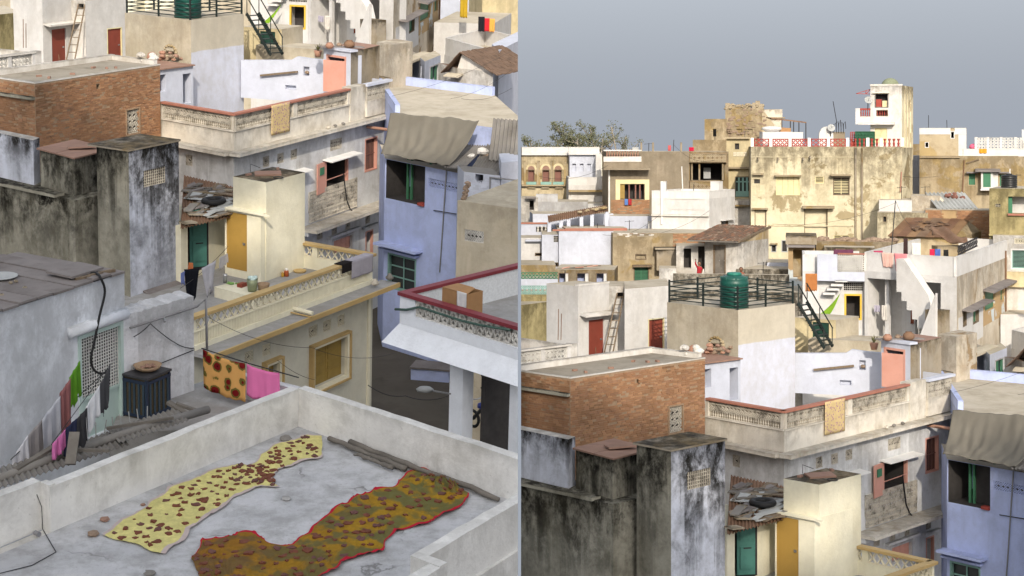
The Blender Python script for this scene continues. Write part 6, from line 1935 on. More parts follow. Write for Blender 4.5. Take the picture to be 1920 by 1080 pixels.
    mb = MB(); mb.tube([c + d * -.35 + L.n * .35 + V((0, 0, 1.05)), c + d * -.45 + V((0, 0, .95)), c + d * -.35 - L.n * .35 + V((0, 0, 1.05))], .02, 6); mb.build('handlebar', m_steel, mc, fr, c)
    # cardboard box on the roof
    z = h.zr
    p = fr.Z(812, 562, z)
    bx = thing(fr, 'cardboard_box', 'open cardboard box leaning inside the maroon parapet', 'box', p)
    e, n = L.e, -L.n
    p = L.p(L.st(812, 550)[0], z + .62, -.35); s = .95
    mb = MB(); mb.box(V((p.x, p.y, z)) + n * .05, e * s, n * .5, V((0, 0, .615))); mb.build('support_block', m_cement_grey, bx, fr, root_base(bx, fr))
    mb = MB()
    mb.box(p, e * s, n * .02, V((0, 0, .62))); mb.box(p + n * .6, e * s, n * .02, V((0, 0, .62))); mb.box(p + n * .02, e * .02, n * .58, V((0, 0, .62))); mb.box(p + e * (s - .02) + n * .02, e * .02, n * .58, V((0, 0, .62)))
    mb.build('carton', m_card, bx, fr, root_base(bx, fr))
    mb = MB(); mb.box(p + V((0, 0, .63)), e * (s * .62), n * .62, V((0, 0, .015)) ); mb.build('flap', m_card, bx, fr, root_base(bx, fr))
    mb = MB(); mb.box(p + e * (s * .63) + V((0, 0, .62)), e * (s * .37), n * .3 + V((0, 0, .12)), V((0, 0, .015)) ); mb.build('flap', m_card, bx, fr, root_base(bx, fr))
    a = p + e * (s * .62) - n * .01 + V((0, 0, .66)); hang(fr, 'white_cloth', 'white cloth hanging from the cardboard box', a, a + e * .36, .5, cloth_mat('wh', (.68, .68, .68)), seed=9, fold=.01)
    # green hose along the wall
    P = [L.p(*L.st(u, v), .06) for u, v in ((744, 579), (765, 580), (790, 575), (830, 588), (870, 601), (910, 610), (960, 618))]
    mb = MB(); mb.tube(P, .035, 7); solo(fr, mb, 'green_hose', 'green hose running along the white wall below the ring lattice', 'hose', flat('hose_green', (0.05, 0.10, 0.08), .5), P[0], smooth=True)
    # small street things
    zg = fr.g
    b = fr.Z(770, 712, zg); o = thing(fr, 'blue_plinth', 'low blue-washed plinth with slab top beside the street', 'plinth', b)
    mb = MB(); mb.box(b, V((1.6, -.25, 0)), V((.2, .9, 0)), V((0, 0, .5))); mb.build('block', m_blue, o, fr, b)
    mb = MB(); mb.box(b + V((-.05, -.05, .5)), V((1.7, -.26, 0)), V((.2, 1.0, 0)), V((0, 0, .07))); mb.build('slab', m_slab, o, fr, b)
    # street lamp head on an arm from the column
    q = fr.P(812, 733, 45); st = thing(fr, 'street_lamp', 'grey street lamp head reaching out over the street', 'lamp', q)
    mb = MB(); mb.lathe(q - V((.25, 0, .05)), [(.02, 0), (.14, .03), (.16, .1), (.1, .17), (.01, .19)], 14, sx=1.7); mb.build('lamp_head', m_zinc_l, st, fr, q, smooth=True)
    mb = MB(); mb.tube([q, L.p(L.st(845, 738)[0], L.st(845, 738)[1], .02)], .03, 6); mb.build('arm', m_pipe, st, fr, q)
    # rough tan wall piece at bottom by the street
    d = House(fr, 'beige_lane_house', 'beige rendered house with pierced vent behind the maroon parapet', 'house', (1020, 398, 52), (858, 376), ('d', 6.0), m_beige, roof=m_beige)
    d.jali('L', (871, 432, 907, 454), 'floral', .17, .03, m_jw)
    d.body()
    rnd = random.Random(4)
    for i in range(9):
        p = fr.Z(868 + i * .8, 372 - i * .0, d.zt + .05) + V((.1 * rnd.random(), 0, .07 * i)); mb = MB(); mb.rock(p, .11, rnd); solo(fr, mb, 'stacked_stone', 'stone of the small stack on the beige house corner', 'stone', m_stone, p, 'stones stacked on the beige house')

m_wall_w = plaster('smooth_white', (0.80, 0.83, 0.88), top=.1, grime=.12, wa=.08, warm='#9a9a9a')
m_terrazzo = flat('speckled_white', (0.70, 0.72, 0.73), .85, .2, 14)

# ---------------------------------------------------------------- build the left half
SHARED = True
for fr in (FL, FR):
    brick_house(fr)
    stained_block(fr)
    yellow_block(fr)
    big = big_house(fr)
    terrace_rooms(fr, big)
    tank_house(fr)
    red_door_house(fr)
    stair_house(fr)
    tarp_house(fr)
    alley_cottages(fr)
    yh = yellow_house(fr)
    if fr is FL:
        yl = yh
SHARED = False
terrace_clutter(yl)
terrace()
white_room()
maroon_roof()

# ================================================================ right half only (measured in its own pixels)
Q = FQ
def blk(name, label, cat, x0, x1, yt, Y, mat, depth=6.0, dy=0.0, par=0.0, roof=None, bot=None, fm=None, yt2=None):
    """house whose front runs from x0 to x1 with its top edge at pixel row yt"""
    dy = dy * .3 - (x0 - 960) / FPX * (x1 - x0) / FPX * Y      # turned so that its left side stays out of view
    return House(Q, name, label, cat, (x0, yt, Y), ('d', depth), (x1, yt, Y + dy), mat, par=par, roof=roof or m_roof_lite, bot=bot, fm=fm)

def capped(h, mat, hh=.12, out=.05, sides='R BR BL L'):
    for k in sides.split():
        F = h.F[k]; mb = MB(); F.box(mb, 0 if k in ('R', 'BL') else .2, F.L if k in ('R', 'BL') else F.L - .2, h.zt + .001, h.zt + hh, -.18, out); h.part(mb, 'roof_kerb', mat)

def far_west():
    # haveli with three arched niches
    h = blk('haveli', 'tan carved town house with three arched niches and turquoise sills', 'house', 978, 1068, 276, 120, m_haveli, dy=.6)
    F = h.R
    nich = []
    for i, (x, w) in enumerate(((996, 13), (1023.5, 14), (1046.5, 14))):
        q = h.opening('R', (x - w / 2, 318, x + w / 2, 341), .35); nich.append((x, w, q))
    h.body()
    for x, w, q in nich:
        c = (q[0] + q[1]) / 2; r = (q[1] - q[0]) / 2
        # cusped arch head
        mb = MB(); n = 10
        for i in range(n):
            a0, a1 = PI * i / n, PI * (i + 1) / n
            pts = [F.p(c + math.cos(a) * rr, q[3] + math.sin(a) * rr * 1.1, .03) for a, rr in ((a0, r), (a1, r), (a1, r + .16), (a0, r + .16))]
            mb.quad(pts); 
        h.part(mb, 'arch', m_yellow)
        mb = MB(); mb.quad([F.p(c + math.cos(PI * i / n) * r, q[3] + math.sin(PI * i / n) * r * 1.1, .012) for i in range(n + 1)]); h.part(mb, 'arch_panel', m_redstone)
        mb = MB(); F.box(mb, q[0] + .06, q[1] - .06, q[2], q[3], -.3, -.26); h.part(mb, 'shutter', m_ironred)
        mb = MB(); F.box(mb, q[0] - .12, q[1] + .12, q[2] - .3, q[2], .0, .25); h.part(mb, 'sill', m_teal_l)
        for s in (q[0] - .3, q[1] + .16):
            mb = MB(); F.box(mb, s, s + .14, q[2] - .4, q[3] + .7, .0, .1); h.part(mb, 'pilaster', m_tan2)
    mb = MB(); F.box(mb, 0, F.L + .1, h.zt - .62, h.zt + .02, .0, .25); h.part(mb, 'white_cornice', m_white)
    mb = MB(); z = F.st(1020, 346)[1]; F.box(mb, 0, F.L, z - .12, z, 0, .35); h.part(mb, 'ledge', m_tan2)
    for x in (996, 1022, 1048):
        s, z = F.st(x, 351); mb = MB(); F.box(mb, s - .3, s + .3, z - .1, z + .06, .0, .18); h.part(mb, 'bracket', m_tan)
    # lilac house with three slits
    g = blk('lilac_house', 'pale lilac house with three slit windows beside the haveli', 'house', 1068, 1121, 278, 119, m_white_blue, dy=.5)
    for x in (1073, 1087, 1101):
        g.opening('R', (x, 307, x + 7, 321), .22); g.rec[0][-1] = (*g.rec[0][-1][:5], 0)
    g.body()
    mb = MB(); G = g.R; G.box(mb, -.1, G.L + .1, g.zt - .5, g.zt + .1, 0, .3); g.part(mb, 'white_cornice', m_white)
    b = blk('white_step_house', 'stepped white house below the lilac house', 'house', 1066, 1133, 332, 115, m_white, dy=.3, par=.6)
    b.ledge('R', 1066, 1133, 356, .5, .14, m_tan2); b.body(); b.parapet('R L BR BL')
    c = blk('white_stair_block', 'small white stair block between the lilac and brown houses', 'building', 1117, 1128, 288, 117, m_white, 4); c.body()
    e = blk('grey_wash_wall', 'plain grey washed wall in front of the haveli', 'wall', 1005, 1102, 378, 111, m_greywall, 5, dy=-.5); e.body()
    mb = MB(); e.R.box(mb, 0, e.R.L * .42, e.zt, e.zt + .55, -.3, -.002); e.part(mb, 'raised_end', m_greywall)
    f = blk('white_low_block', 'low white block at the end of the grey wall', 'building', 1102, 1131, 382, 110.5, m_white, 4); f.body()
    w = blk('white_porch_house', 'white porch house with dark doorway at the left edge', 'house', 960, 1009, 372, 109, m_white_worn, 5)
    w.opening('R', (993, 376, 1001, 394), .8); w.ledge('R', 985, 1005, 370, .5, .08, m_slab); w.body()

def lavender_quarter():
    a = blk('lavender_house', 'lavender-white terrace house with red coping behind the awning', 'house', 999, 1150, 401, 104, m_white_blue, 4, dy=1.0)
    a.body()
    F = a.R
    b = blk('big_white_wall_house', 'large plain white-blue house wall in the middle left', 'house', 1048, 1150, 433, 97, m_white_blue, 7, dy=.4)
    b.body(); 
    mb = MB(); b.R.box(mb, -.4, b.R.L, b.zt, b.zt + .1, -.2, .04); b.part(mb, 'coping', m_redoxide)
    c = blk('white_step_terrace', 'white stepped terrace house left of the big white wall', 'house', 1016, 1048, 440, 97.5, m_white_blue, 6)
    c.jali('R', (1038, 442, 1047, 454), 'grid', .12, .04, m_jw); c.opening('R', (1047 - 18, 492, 1047, 500), .5); c.body()
    d = blk('white_left_house', 'white house with shaded upper band at the left edge', 'house', 955, 1030, 446, 99, m_white, 6)
    d.opening('R', (1003, 474, 1017, 480), .4); d.ledge('R', 985, 1028, 449, .35, .1, m_white_blue); d.body()
    e = blk('lavender_jali_wall', 'lavender parapet with pierced panels and red coping', 'wall', 960, 1033, 420, 102, m_white_blue, 3)
    e.jali('R', (1005, 425, 1027, 435), 'bal', .3, .04, m_jw, rec=.1); e.body()
    mb = MB(); e.R.box(mb, 0, e.R.L, e.zt, e.zt + .1, -.2, .06); e.part(mb, 'coping', m_redoxide)
    # tin awning on lavender columns
    p0, p1 = Q.P(1028, 417, 100.5), Q.P(1140, 396, 101.5)
    aw = thing(Q, 'tin_awning', 'sagging brown tin awning carried on lavender columns', 'awning', Q.P(1028, 436, 100.5))
    bs = Q.P(1028, 436, 100.5)
    mb = MB(); corrugated(mb, p0, p1 - p0, V((0, 1.9, .35)), .14, .03); mb.build('sheet', m_rust, aw, Q, bs)
    for x in (1030, 1052, 1066, 1090, 1110, 1138):
        t = (x - 1028) / 112; p = p0.lerp(p1, t); mb = MB(); mb.box(p + V((-.12, .05, -1.2)), V((.24, 0, 0)), V((0, .24, 0)), V((0, 0, 1.18))); mb.build('column', m_white_blue, aw, Q, bs)
    mb = MB(); r = random.Random(6)
    for i in range(14):
        t = r.uniform(.5, .98); mb.rock(p0.lerp(p1, t) + V((0, r.uniform(.3, 1.5), .25)), r.uniform(.1, .22), r, 0, .5)
    solo(Q, mb, 'awning_rubble', 'rubble and sacking weighing down the tin awning', 'rubble', m_tan2, p0.lerp(p1, .7))
    f = blk('red_floor_terrace', 'low terrace with red floor edge in front of the awning', 'terrace', 1060, 1176, 428, 98.5, m_redoxide, 2.2, dy=1.2); f.body()
    g = blk('white_back_terrace', 'white terrace wall right of the tin awning', 'wall', 1142, 1226, 405, 103, m_white_blue, 4, dy=-.4); g.body()
    g2 = blk('white_long_terrace', 'long white terrace running behind the tan wall', 'wall', 1215, 1330, 416, 102, m_white, 4, dy=-.4); g2.body()
    # tan rooftop parapet with blue openings
    h = blk('blue_opening_house', 'tan wall with three blue-washed openings and loose planks above', 'house', 1040, 1152, 505, 93, m_tan, 4, dy=-1.2)
    for x0, x1, m in ((1047, 1067, 0), (1081, 1105, 0), (1117, 1139, 0)):
        h.opening('R', (x0, 511, x1, 531), .7)
        h.mats.append(m_blue); h.rec[0][-1] = (*h.rec[0][-1][:5], len(h.mats) - 1)
    h.body()
    for i, x in enumerate((1062, 1100, 1135)):
        s, z = h.R.st(x, 521); mb = MB(); h.R.box(mb, s - .1, s + .28, z - .6, z + .3, -.5, -.02); h.part(mb, 'white_pier', m_white)
    for i in range(9):
        r = random.Random(i); p = Q.P(1045 + i * 8, 504 - i * .6, 93.5); mb = MB(); mb.bar(p, p + V((r.uniform(.4, 1.1), r.uniform(-.2, .2), r.uniform(0, .12))), r.uniform(.08, .2), .04)
        solo(Q, mb, 'roof_plank', 'loose plank or rag on the blue-opening wall top', 'plank', [m_wood_g, m_pink, m_wood][i % 3], p, 'planks above the blue openings')
    i2 = blk('brown_wall_house', 'brown earthen wall at the left edge', 'house', 955, 1042, 497, 94, m_tan2, 4); i2.body()
    j = blk('green_rail_terrace', 'terrace with green lattice railing at the left edge', 'terrace', 955, 1046, 523, 91, m_white_blue, 4, par=.0); j.body()
    mb = MB(); lattice(mb, j.R.p(0, j.zt, 0), j.R.e, j.R.n, j.R.L, .4, 'dia', .2, .04, .05); j.part(mb, 'railing', m_green)
    k = blk('teal_rail_house', 'mustard house with teal pierced railing at the left edge', 'house', 955, 1030, 552, 88, m_yellowold, 3); k.body()
    mb = MB(); lattice(mb, k.R.p(0, k.zt, 0), k.R.e, k.R.n, k.R.L, .5, 'floral', .25, .05, .05); k.part(mb, 'railing', m_teal_l)
    mb = MB(); s, z = k.R.st(1000, 585); k.R.box(mb, 0, k.R.L, z - .12, z, 0, .3); k.part(mb, 'ledge', m_redstone)

def brown_house():
    h = blk('brown_cement_house', 'unfinished brown cement house with yellow-framed window and brick patch', 'house', 1140, 1292, 284, 106, m_cement, 8, dy=1.0)
    q = h.opening('R', (1162, 341, 1208, 374), 1.0)
    h.pipe('R', [(1139 + 3, 318), (1139 + 3, 408)], .06, m_whitep)
    h.pipe('R', [(1278, 312), (1280, 360)], .04, m_whitep)
    h.body()
    F = h.R
    # yellow surround, shutters, brick patch
    mb = MB(); frame_boxes(F, mb, (q[0] - .28, q[1] + .34, q[2] - .02, q[3] + .16), .3, -.02, .03, bottom=False); h.part(mb, 'window_surround', m_cream_p)
    for t, m in ((.0, m_olive_d), (.36, m_ironred), (.62, m_ironred), (.8, m_ironred)):
        mb = MB(); s = q[0] + (q[1] - q[0]) * t; F.box(mb, s, s + (.34 if t == 0 else .09), q[2] + .05, q[3] - .02, -.15, -.08); h.part(mb, 'shutter' if t == 0 else 'mullion', m)
    mb = MB(); rnd = random.Random(14)
    qb = F.rect((1146, 374, 1218, 412)); brick_skin(F, (qb[0], qb[1], qb[2], qb[3] - .02), mb, rnd, .23, .085, .014, .014); h.part(mb, 'brickwork', brick_mats(), stuff=True)
    # projecting roof terrace on the left with orange balusters
    z0 = F.st(1170, 315)[1]; zt = F.st(1170, 283)[1]
    x1 = F.st(1201, 300)[0]
    mb = MB(); F.box(mb, -.35, x1, z0, F.st(1170, 303)[1], .003, .8); h.part(mb, 'terrace_front', m_cement)
    zz = F.st(1170, 293)[1]
    mb = MB(); F.box(mb, -.35, x1, F.st(1170, 303)[1], zz, .68, .8); h.part(mb, 'parapet', m_white_worn)
    mb = MB(); lattice(mb, F.p(-.2, zz, .78), F.e, F.n, x1 + .05, zt - zz, 'bal', .18, .03, .1); h.part(mb, 'baluster_row', m_clay)
    mb = MB(); F.box(mb, -.35, x1, zt, zt + .08, .66, .82); h.part(mb, 'coping', m_white)
    mb = MB(); F.box(mb, -.35, F.st(1217, 316)[0], z0 - .12, z0, .0, .95); h.part(mb, 'ledge', m_cement)
    # laundry below the window
    for i, (x, c, lab) in enumerate(((1171, (.12, .22, .5), 'blue rag hung under the yellow-framed window'), (1178, (.4, .04, .05), 'red rag hung under the yellow-framed window'))):
        s, z = F.st(x, 373); hang(Q, 'hanging_rag', lab, F.p(s, z, .15), F.p(s + .22, z, .15), .42, cloth_mat('r%d' % i, c), seed=i)
    for i, x in enumerate((1202, 1224, 1277)):
        s, z = F.st(x, 284); mb = MB(); mb.box(F.p(s, h.zt, -.5), V((.12, 0, 0)), V((0, .12, 0)), V((0, 0, .62))); solo(Q, mb, 'concrete_post', ['leftmost', 'middle', 'rightmost'][i] + ' of three short posts on the brown house roof', 'post', m_cement, F.p(s, h.zt, -.5))
    s = F.st(1188, 280)[0]
    mb = MB(); mb.box(F.p(s, h.zt, -1.2), V((.42, 0, 0)), V((0, .4, 0)), V((0, 0, .28))); solo(Q, mb, 'roof_tub', 'blue-grey square tub on the brown house roof', 'tub', m_zinc_l, F.p(s, h.zt, -1))
    s, z = F.st(1254, 284); hang(Q, 'striped_cloth', 'red and white striped cloth on the brown house roof', F.p(s, h.zt + .42, -.6), F.p(s + .2, h.zt + .42, -.6), .38, cloth_mat('stripe', (.5, .12, .12)), seed=3)
    # carved balcony house
    g = blk('carved_balcony_house', 'dark brown house with carved balcony, posts and deep shaded veranda', 'house', 1292, 1366, 284, 110, m_tan, 7, dy=.6)
    v = g.opening('R', (1294, 307, 1358, 338), 2.4)
    g.body(); G = g.R
    q = G.rect((1292, 287, 1362, 305)); mb = MB(); G.box(mb, q[0], q[1], q[2], q[3], 0, .3); g.part(mb, 'carved_fascia', m_jbrown)
    mb = MB(); lattice(mb, G.p(q[0] + .05, q[2] + .05, .36), G.e, G.n, q[1] - q[0] - .1, q[3] - q[2] - .1, 'floral', .3, .06, .06); g.part(mb, 'carved_panel', m_tan2)
    q = G.rect((1292, 339, 1348, 359)); mb = MB(); G.box(mb, q[0], q[1], q[2], q[3], 0, .5); g.part(mb, 'balcony_front', m_jbrown)
    mb = MB(); lattice(mb, G.p(q[0] + .05, q[2] + .08, .56), G.e, G.n, q[1] - q[0] - .1, q[3] - q[2] - .15, 'floral', .3, .06, .06); g.part(mb, 'carved_panel', m_tan2)
    for x in (1297, 1311, 1355):
        s, z = G.st(x, 320); mb = MB(); mb.tube([G.p(s, v[2], .1), G.p(s, v[3], .1)], .07, 8); g.part(mb, 'post', m_tan)
    s, z = G.st(1328, 322); mb = MB(); G.box(mb, s - .25, s + .25, v[2] + .1, v[3] - .3, -1.2, -1.1); g.part(mb, 'inner_door', m_zinc_l)
    hang(Q, 'red_roof_cloth', 'red cloth on the carved balcony house roof edge', G.p(.0, g.zt + .3, -.1), G.p(.35, g.zt + .3, -.1), .28, cloth_mat('rr', (.5, .02, .06)), seed=8)
    # yellow narrow house with teal window
    y = blk('yellow_narrow_house', 'narrow yellow house with teal double window', 'house', 1362, 1412, 259, 111, m_yellow, 6)
    qj = y.R.rect((1375, 285, 1400, 293))
    y.opening('R', (1378, 269, 1386, 280), .2)
    qq = y.opening('R', (1378, 331, 1408, 370), .25)
    y.ledge('R', 1364, 1405, 313, .4, .12, m_tan); y.ledge('R', 1360, 1406, 257, .3, .12, m_tan2)
    y.body(); Y_ = y.R
    mb = MB(); lattice(mb, Y_.p(qj[0], qj[2], .03), Y_.e, Y_.n, qj[1] - qj[0], qj[3] - qj[2], 'floral', .25, .05, .04); y.part(mb, 'jali_screen', m_jc)
    w = (qq[1] - qq[0]) / 4
    for i in range(4):
        mb = MB(); frame_boxes(Y_, mb, (qq[0] + i * w, qq[0] + (i + 1) * w, qq[2], qq[3]), .07, -.12, -.04); Y_.box(mb, qq[0] + i * w, qq[0] + (i + 1) * w, qq[2], qq[2] + (qq[3] - qq[2]) * .3, -.12, -.05); Y_.box(mb, qq[0] + i * w, qq[0] + (i + 1) * w, qq[2] + (qq[3] - qq[2]) * .72, qq[2] + (qq[3] - qq[2]) * .78, -.12, -.04); y.part(mb, 'shutter', m_teal_l)
        mb = MB(); Y_.box(mb, qq[0] + i * w + .05, qq[0] + (i + 1) * w - .05, qq[2] + .3, qq[3] - .05, -.16, -.13); y.part(mb, 'pane', m_glass)
    # white house in front
    k = House(Q, 'white_cube_house', 'white cubic house with pipe and shaded right side', 'house', (1330, 358, 100), (1222, 357, 101), (1378, 345, 104), m_white, par=.5, roof=m_white)
    k.raised('L', (1222, 402, 1330, 405), .2, m_white_worn, 'ledge'); k.raised('L', (1256, 373, 1320, 374), .04, m_white_worn); k.raised('L', (1256, 392, 1320, 393), .04, m_white_worn)
    k.pipe('L', [(1241, 340), (1241, 420)], .07, m_whitep)
    k.opening('R', (1352, 413, 1365, 425), .4); k.ledge('R', 1350, 1372, 411, .3, .06, m_white)
    k.body(); k.parapet('R L BR BL')
    mb = MB(); s, z = k.L.st(1238, 340); k.L.box(mb, s, s + .36, k.zt, z, -.4, -.002); k.part(mb, 'chimney', m_white)
    mb = MB(); s, z = k.R.st(1348, 340); k.R.box(mb, s, s + .7, k.zt, z, -.6, -.002); k.part(mb, 'raised_corner', m_white)
    d = blk('white_gap_house', 'white house front between the cube house and yellow house', 'house', 1376, 1416, 376, 107, m_white_worn, 4)
    d.ledge('R', 1376, 1412, 384, .3, .1, m_tan); d.body()

def ruin():
    h = blk('ruined_tan_house', 'ruined tan house with broken roofline high at the back', 'house', 1360, 1432, 204, 128, m_tan2, 7)
    for x0, x1 in ((1361, 1371), (1381, 1391), (1402, 1411)):
        h.opening('R', (x0, 242, x1, 254), .12); h.rec[0][-1] = (*h.rec[0][-1][:5], 0)
    h.body()
    F = h.R; mb = MB(); rnd = random.Random(2)
    x = 0.0
    while x < F.L - .2:
        w = rnd.uniform(.12, .4); hh = rnd.uniform(.05, .5) * (1 if rnd.random() < .7 else 1.6)
        F.box(mb, x, min(x + w, F.L), h.zt - .02, h.zt + hh, -.45, -.004 - rnd.uniform(0, .08)); x += w
    for i in range(60):
        mb.rock(F.p(rnd.uniform(0, F.L), h.zt + rnd.uniform(0, .35), -rnd.uniform(0, .5)), rnd.uniform(.07, .2), rnd)
    h.part(mb, 'broken_top', m_tan)
    mb = MB()
    for i in range(70):
        a_ = rnd.uniform(0, F.L); z_ = h.zt - rnd.uniform(.1, 2.6); F.box(mb, a_, a_ + rnd.uniform(.1, .35), z_, z_ + rnd.uniform(.05, .2), -.05, rnd.uniform(.02, .07))
    h.part(mb, 'exposed_stones', m_stone, stuff=True)
    # sloping end wall
    s0, z0 = F.st(1430, 204); s1, z1 = F.st(1452, 234); zl = F.st(1440, 262)[1]
    mb = MB(); mb.v = [F.p(s0 - .05, zl, .002), F.p(s1, zl, .002), F.p(s1, z1, .002), F.p(s0 - .05, z0, .002), F.p(s0 - .05, zl, -.4), F.p(s1, zl, -.4), F.p(s1, z1, -.4), F.p(s0 - .05, z0, -.4)]
    mb.f = [(0, 1, 2, 3), (5, 4, 7, 6), (3, 2, 6, 7), (1, 5, 6, 2)]; mb.m = [0] * 4; h.part(mb, 'sloping_wall', m_tan2)
    a = blk('ruin_left_room', 'lower tan room with a slot window left of the ruin', 'building', 1321, 1362, 223, 127, m_tan2, 6)
    a.opening('R', (1337, 242, 1343, 256), 3.0); a.body()
    b = blk('ruin_lower_block', 'pale tan block stepping down below the ruin', 'building', 1299, 1366, 262, 124, m_tan2, 7); b.body()
    c = blk('ruin_right_block', 'weathered pale block right of the ruin with a rusty awning', 'building', 1430, 1467, 205, 130, m_corner, 5, bot=262); c.ledge('R', 1440, 1472, 220, .3, .1, m_tan); c.body()
    aw = thing(Q, 'roof_awning', 'flat rusty awning on thin posts beside the ruin', 'awning', Q.P(1448, 240, 122)); bs = Q.P(1448, 240, 122)
    p0, p1 = Q.P(1446, 223, 122), Q.P(1512, 231, 122)
    mb = MB(); mb.box(p0, p1 - p0, V((0, 2.5, .1)), V((0, 0, .1))); mb.build('sheet', m_rust, aw, Q, bs)
    for x in (1466, 1482, 1488, 1498, 1511):
        t = (x - 1446) / 66; p = p0.lerp(p1, t); mb = MB(); mb.bar(p, p - V((0, 0, 1.6)), .07, .07, up=V((1, 0, 0))); mb.build('post', m_wire, aw, Q, bs)

def red_rail_house():
    h = blk('red_balustrade_house', 'tall yellow streaked house with red and white roof balustrade', 'house', 1408, 1692, 275, 103, m_yhouse, 9, dy=.8)
    F = h.R
    h.shutters('R', (1455, 330, 1500, 366), m_cream_p, m_cream_p, .05, leaf=4, panels=2, rec=.06)
    h.shutters('R', (1528, 331, 1545, 344), m_cream_p, None, leaf=1, slats=5, rec=.04)
    h.grille('R', (1562, 333, 1593, 366), m_wood, m_cream_p, 1, 9, .06, bw=.04, back=m_room)
    h.opening('R', (1508, 389, 1552, 480), .22); h.rec[0][-1] = (*h.rec[0][-1][:5], 0)
    h.opening('R', (1415, 393, 1437, 470), .15); h.rec[0][-1] = (*h.rec[0][-1][:5], 0)
    h.opening('R', (1414, 336, 1425, 344), .15)
    h.shutters('R', (1563, 441, 1593, 452), m_cream_p, None, leaf=2, slats=4, rec=.05)
    h.opening('R', (1446, 459, 1456, 473), .2, m_zinc_l, .05); h.opening('R', (1465, 450, 1477, 473), .2, m_zinc_l, .06)
    h.ledge('R', 1411, 1432, 325, .35, .1, m_tan); h.ledge('R', 1452, 1502, 328, .4, .1, m_tan); h.ledge('R', 1556, 1596, 327, .5, .1, m_tan)
    h.ledge('R', 1504, 1564, 386, .5, .16, m_tan); h.ledge('R', 1410, 1440, 390, .3, .1, m_tan); h.ledge('R', 1444, 1458, 456, .25, .08, m_tan)
    h.raised('R', (1408, 294, 1600, 295), .04); h.raised('R', (1440, 422, 1600, 424), .06)
    for x in (1604, 1616):
        h.pipe('R', [(x, 278), (x, 470)], .07, m_stainblack, 'drain_pipe')
    h.pipe('R', [(1690, 322), (1688, 360)], .05, m_clay)
    h.body()
    for x, y in ((1421, 296), (1458, 297), (1505, 297), (1518, 294)):
        s, z = F.st(x, y); mb = MB(); mb.tube([F.p(s, z, 0), F.p(s + .05, z - .06, .45)], .07, 7); h.part(mb, 'water_spout', m_stainblack)
    # balustrade: white posts and red pierced panels
    zb, zt = F.st(1550, 275)[1] + .01, F.st(1550, 260)[1]
    posts = [1408, 1443, 1479, 1515, 1551, 1587, 1625, 1650, 1690]
    ss = [F.st(x + 2.5, 268)[0] for x in posts]
    for i, s in enumerate(ss):
        mb = MB(); F.box(mb, s - .1, s + .1, zb, zt + .06, -.3, -.1); h.part(mb, 'post', m_whitep)
    for i, (a, b) in enumerate(zip(ss, ss[1:])):
        mb = MB(); lattice(mb, F.p(a + .1, zb, -.15), F.e, F.n, b - a - .2, zt - zb, 'ring' if i < 5 else 'bal', .3, .07, .1); h.part(mb, 'balustrade_panel', m_redp)
    zr = h.zt
    # roof things
    mb = MB(); p = Q.P(1430, 258, 104); p.z = zr; mb.box(p, V((2.0, 0, 0)), V((0, 1.4, 0)), V((0, 0, 1.0))); mb.box(p + V((2.0, .1, 0)), V((.75, .1, 0)), V((0, 1.2, 0)), V((0, 0, .98))); solo(Q, mb, 'roof_cistern', 'long white plastered cistern on the red balustrade roof', 'cistern', m_white, p)
    q = p + V((.7, .5, 1.0)); mb = MB(); mb.lathe(q, [(.3, 0), (.55, .18), (.5, .3), (.2, .38)], 12, sx=1.3); solo(Q, mb, 'white_sack', 'white sack lying on the white cistern', 'sack', m_white, q, smooth=True)
    q = p + V((1.25, .3, 1.0)); mb = MB(); mb.box(q, V((.7, 0, 0)), V((0, .5, 0)), V((0, 0, .26))); mb.box(q + V((.02, .02, .26)), V((.3, 0, .03)), V((0, .45, 0)), V((0, 0, .02))); solo(Q, mb, 'brown_carton', 'brown carton on the white cistern', 'carton', m_card, q)
    p = Q.P(1536, 262, 104); p.z = zr; mb = MB(); n = 12
    w, hh = .95, 1.35
    prof = [V((0, 0, 0)), V((w, 0, 0)), V((w, 0, hh * .55))] + [V((w / 2 + w / 2 * math.cos(a * PI / n), 0, hh * .55 + hh * .45 * math.sin(a * PI / n))) for a in range(1, n)] + [V((0, 0, hh * .55))]
    prof = [p + x for x in prof]
    mb.quad(prof); mb.quad([x + V((0, .25, 0)) for x in reversed(prof)])
    for i in range(len(prof)):
        a, b = prof[i], prof[(i + 1) % len(prof)]; mb.quad([b, a, a + V((0, .25, 0)), b + V((0, .25, 0))])
    solo(Q, mb, 'curved_roof_wall', 'white rounded screen wall on the red balustrade roof', 'wall', m_white, p)
    def dish(c, r, lab, tilt):
        d = thing(Q, 'satellite_dish', lab, 'satellite dish', c)
        m = Matrix.Rotation(tilt, 3, 'X'); mb = MB(); mb.lathe(V((0, 0, 0)), [(.02, .0), (r * .6, .06), (r, .18), (r * .98, .2), (r * .6, .08), (.01, .03)], 18)
        mb.v = [c + m @ v for v in mb.v]; mb.build('reflector', m_zinc_l, d, Q, c, smooth=True)
        mb = MB(); mb.tube([c, c + V((0, .05, -.5))], .03, 6); mb.build('mast', m_wire, d, Q, c)
        mb = MB(); mb.tube([c, c + m @ V((0, 0, .45))], .012, 5); mb.build('arm', m_wire, d, Q, c)
    dish(p + V((.75, -.1, 1.2)), .26, 'pale satellite dish on the rounded white screen wall', R(70))
    # tangled pipes and antenna
    c = Q.P(1572, 262, 104.5); c.z = zr; jk = thing(Q, 'pipe_stand', 'dark stand of pipes and scrap beside the satellite dish', 'pipes', c)
    mb = MB(); mb.box(c - V((.35, 0, 0)), V((.8, 0, 0)), V((0, .5, 0)), V((0, 0, 1.0))); mb.build('box', m_cement, jk, Q, c)
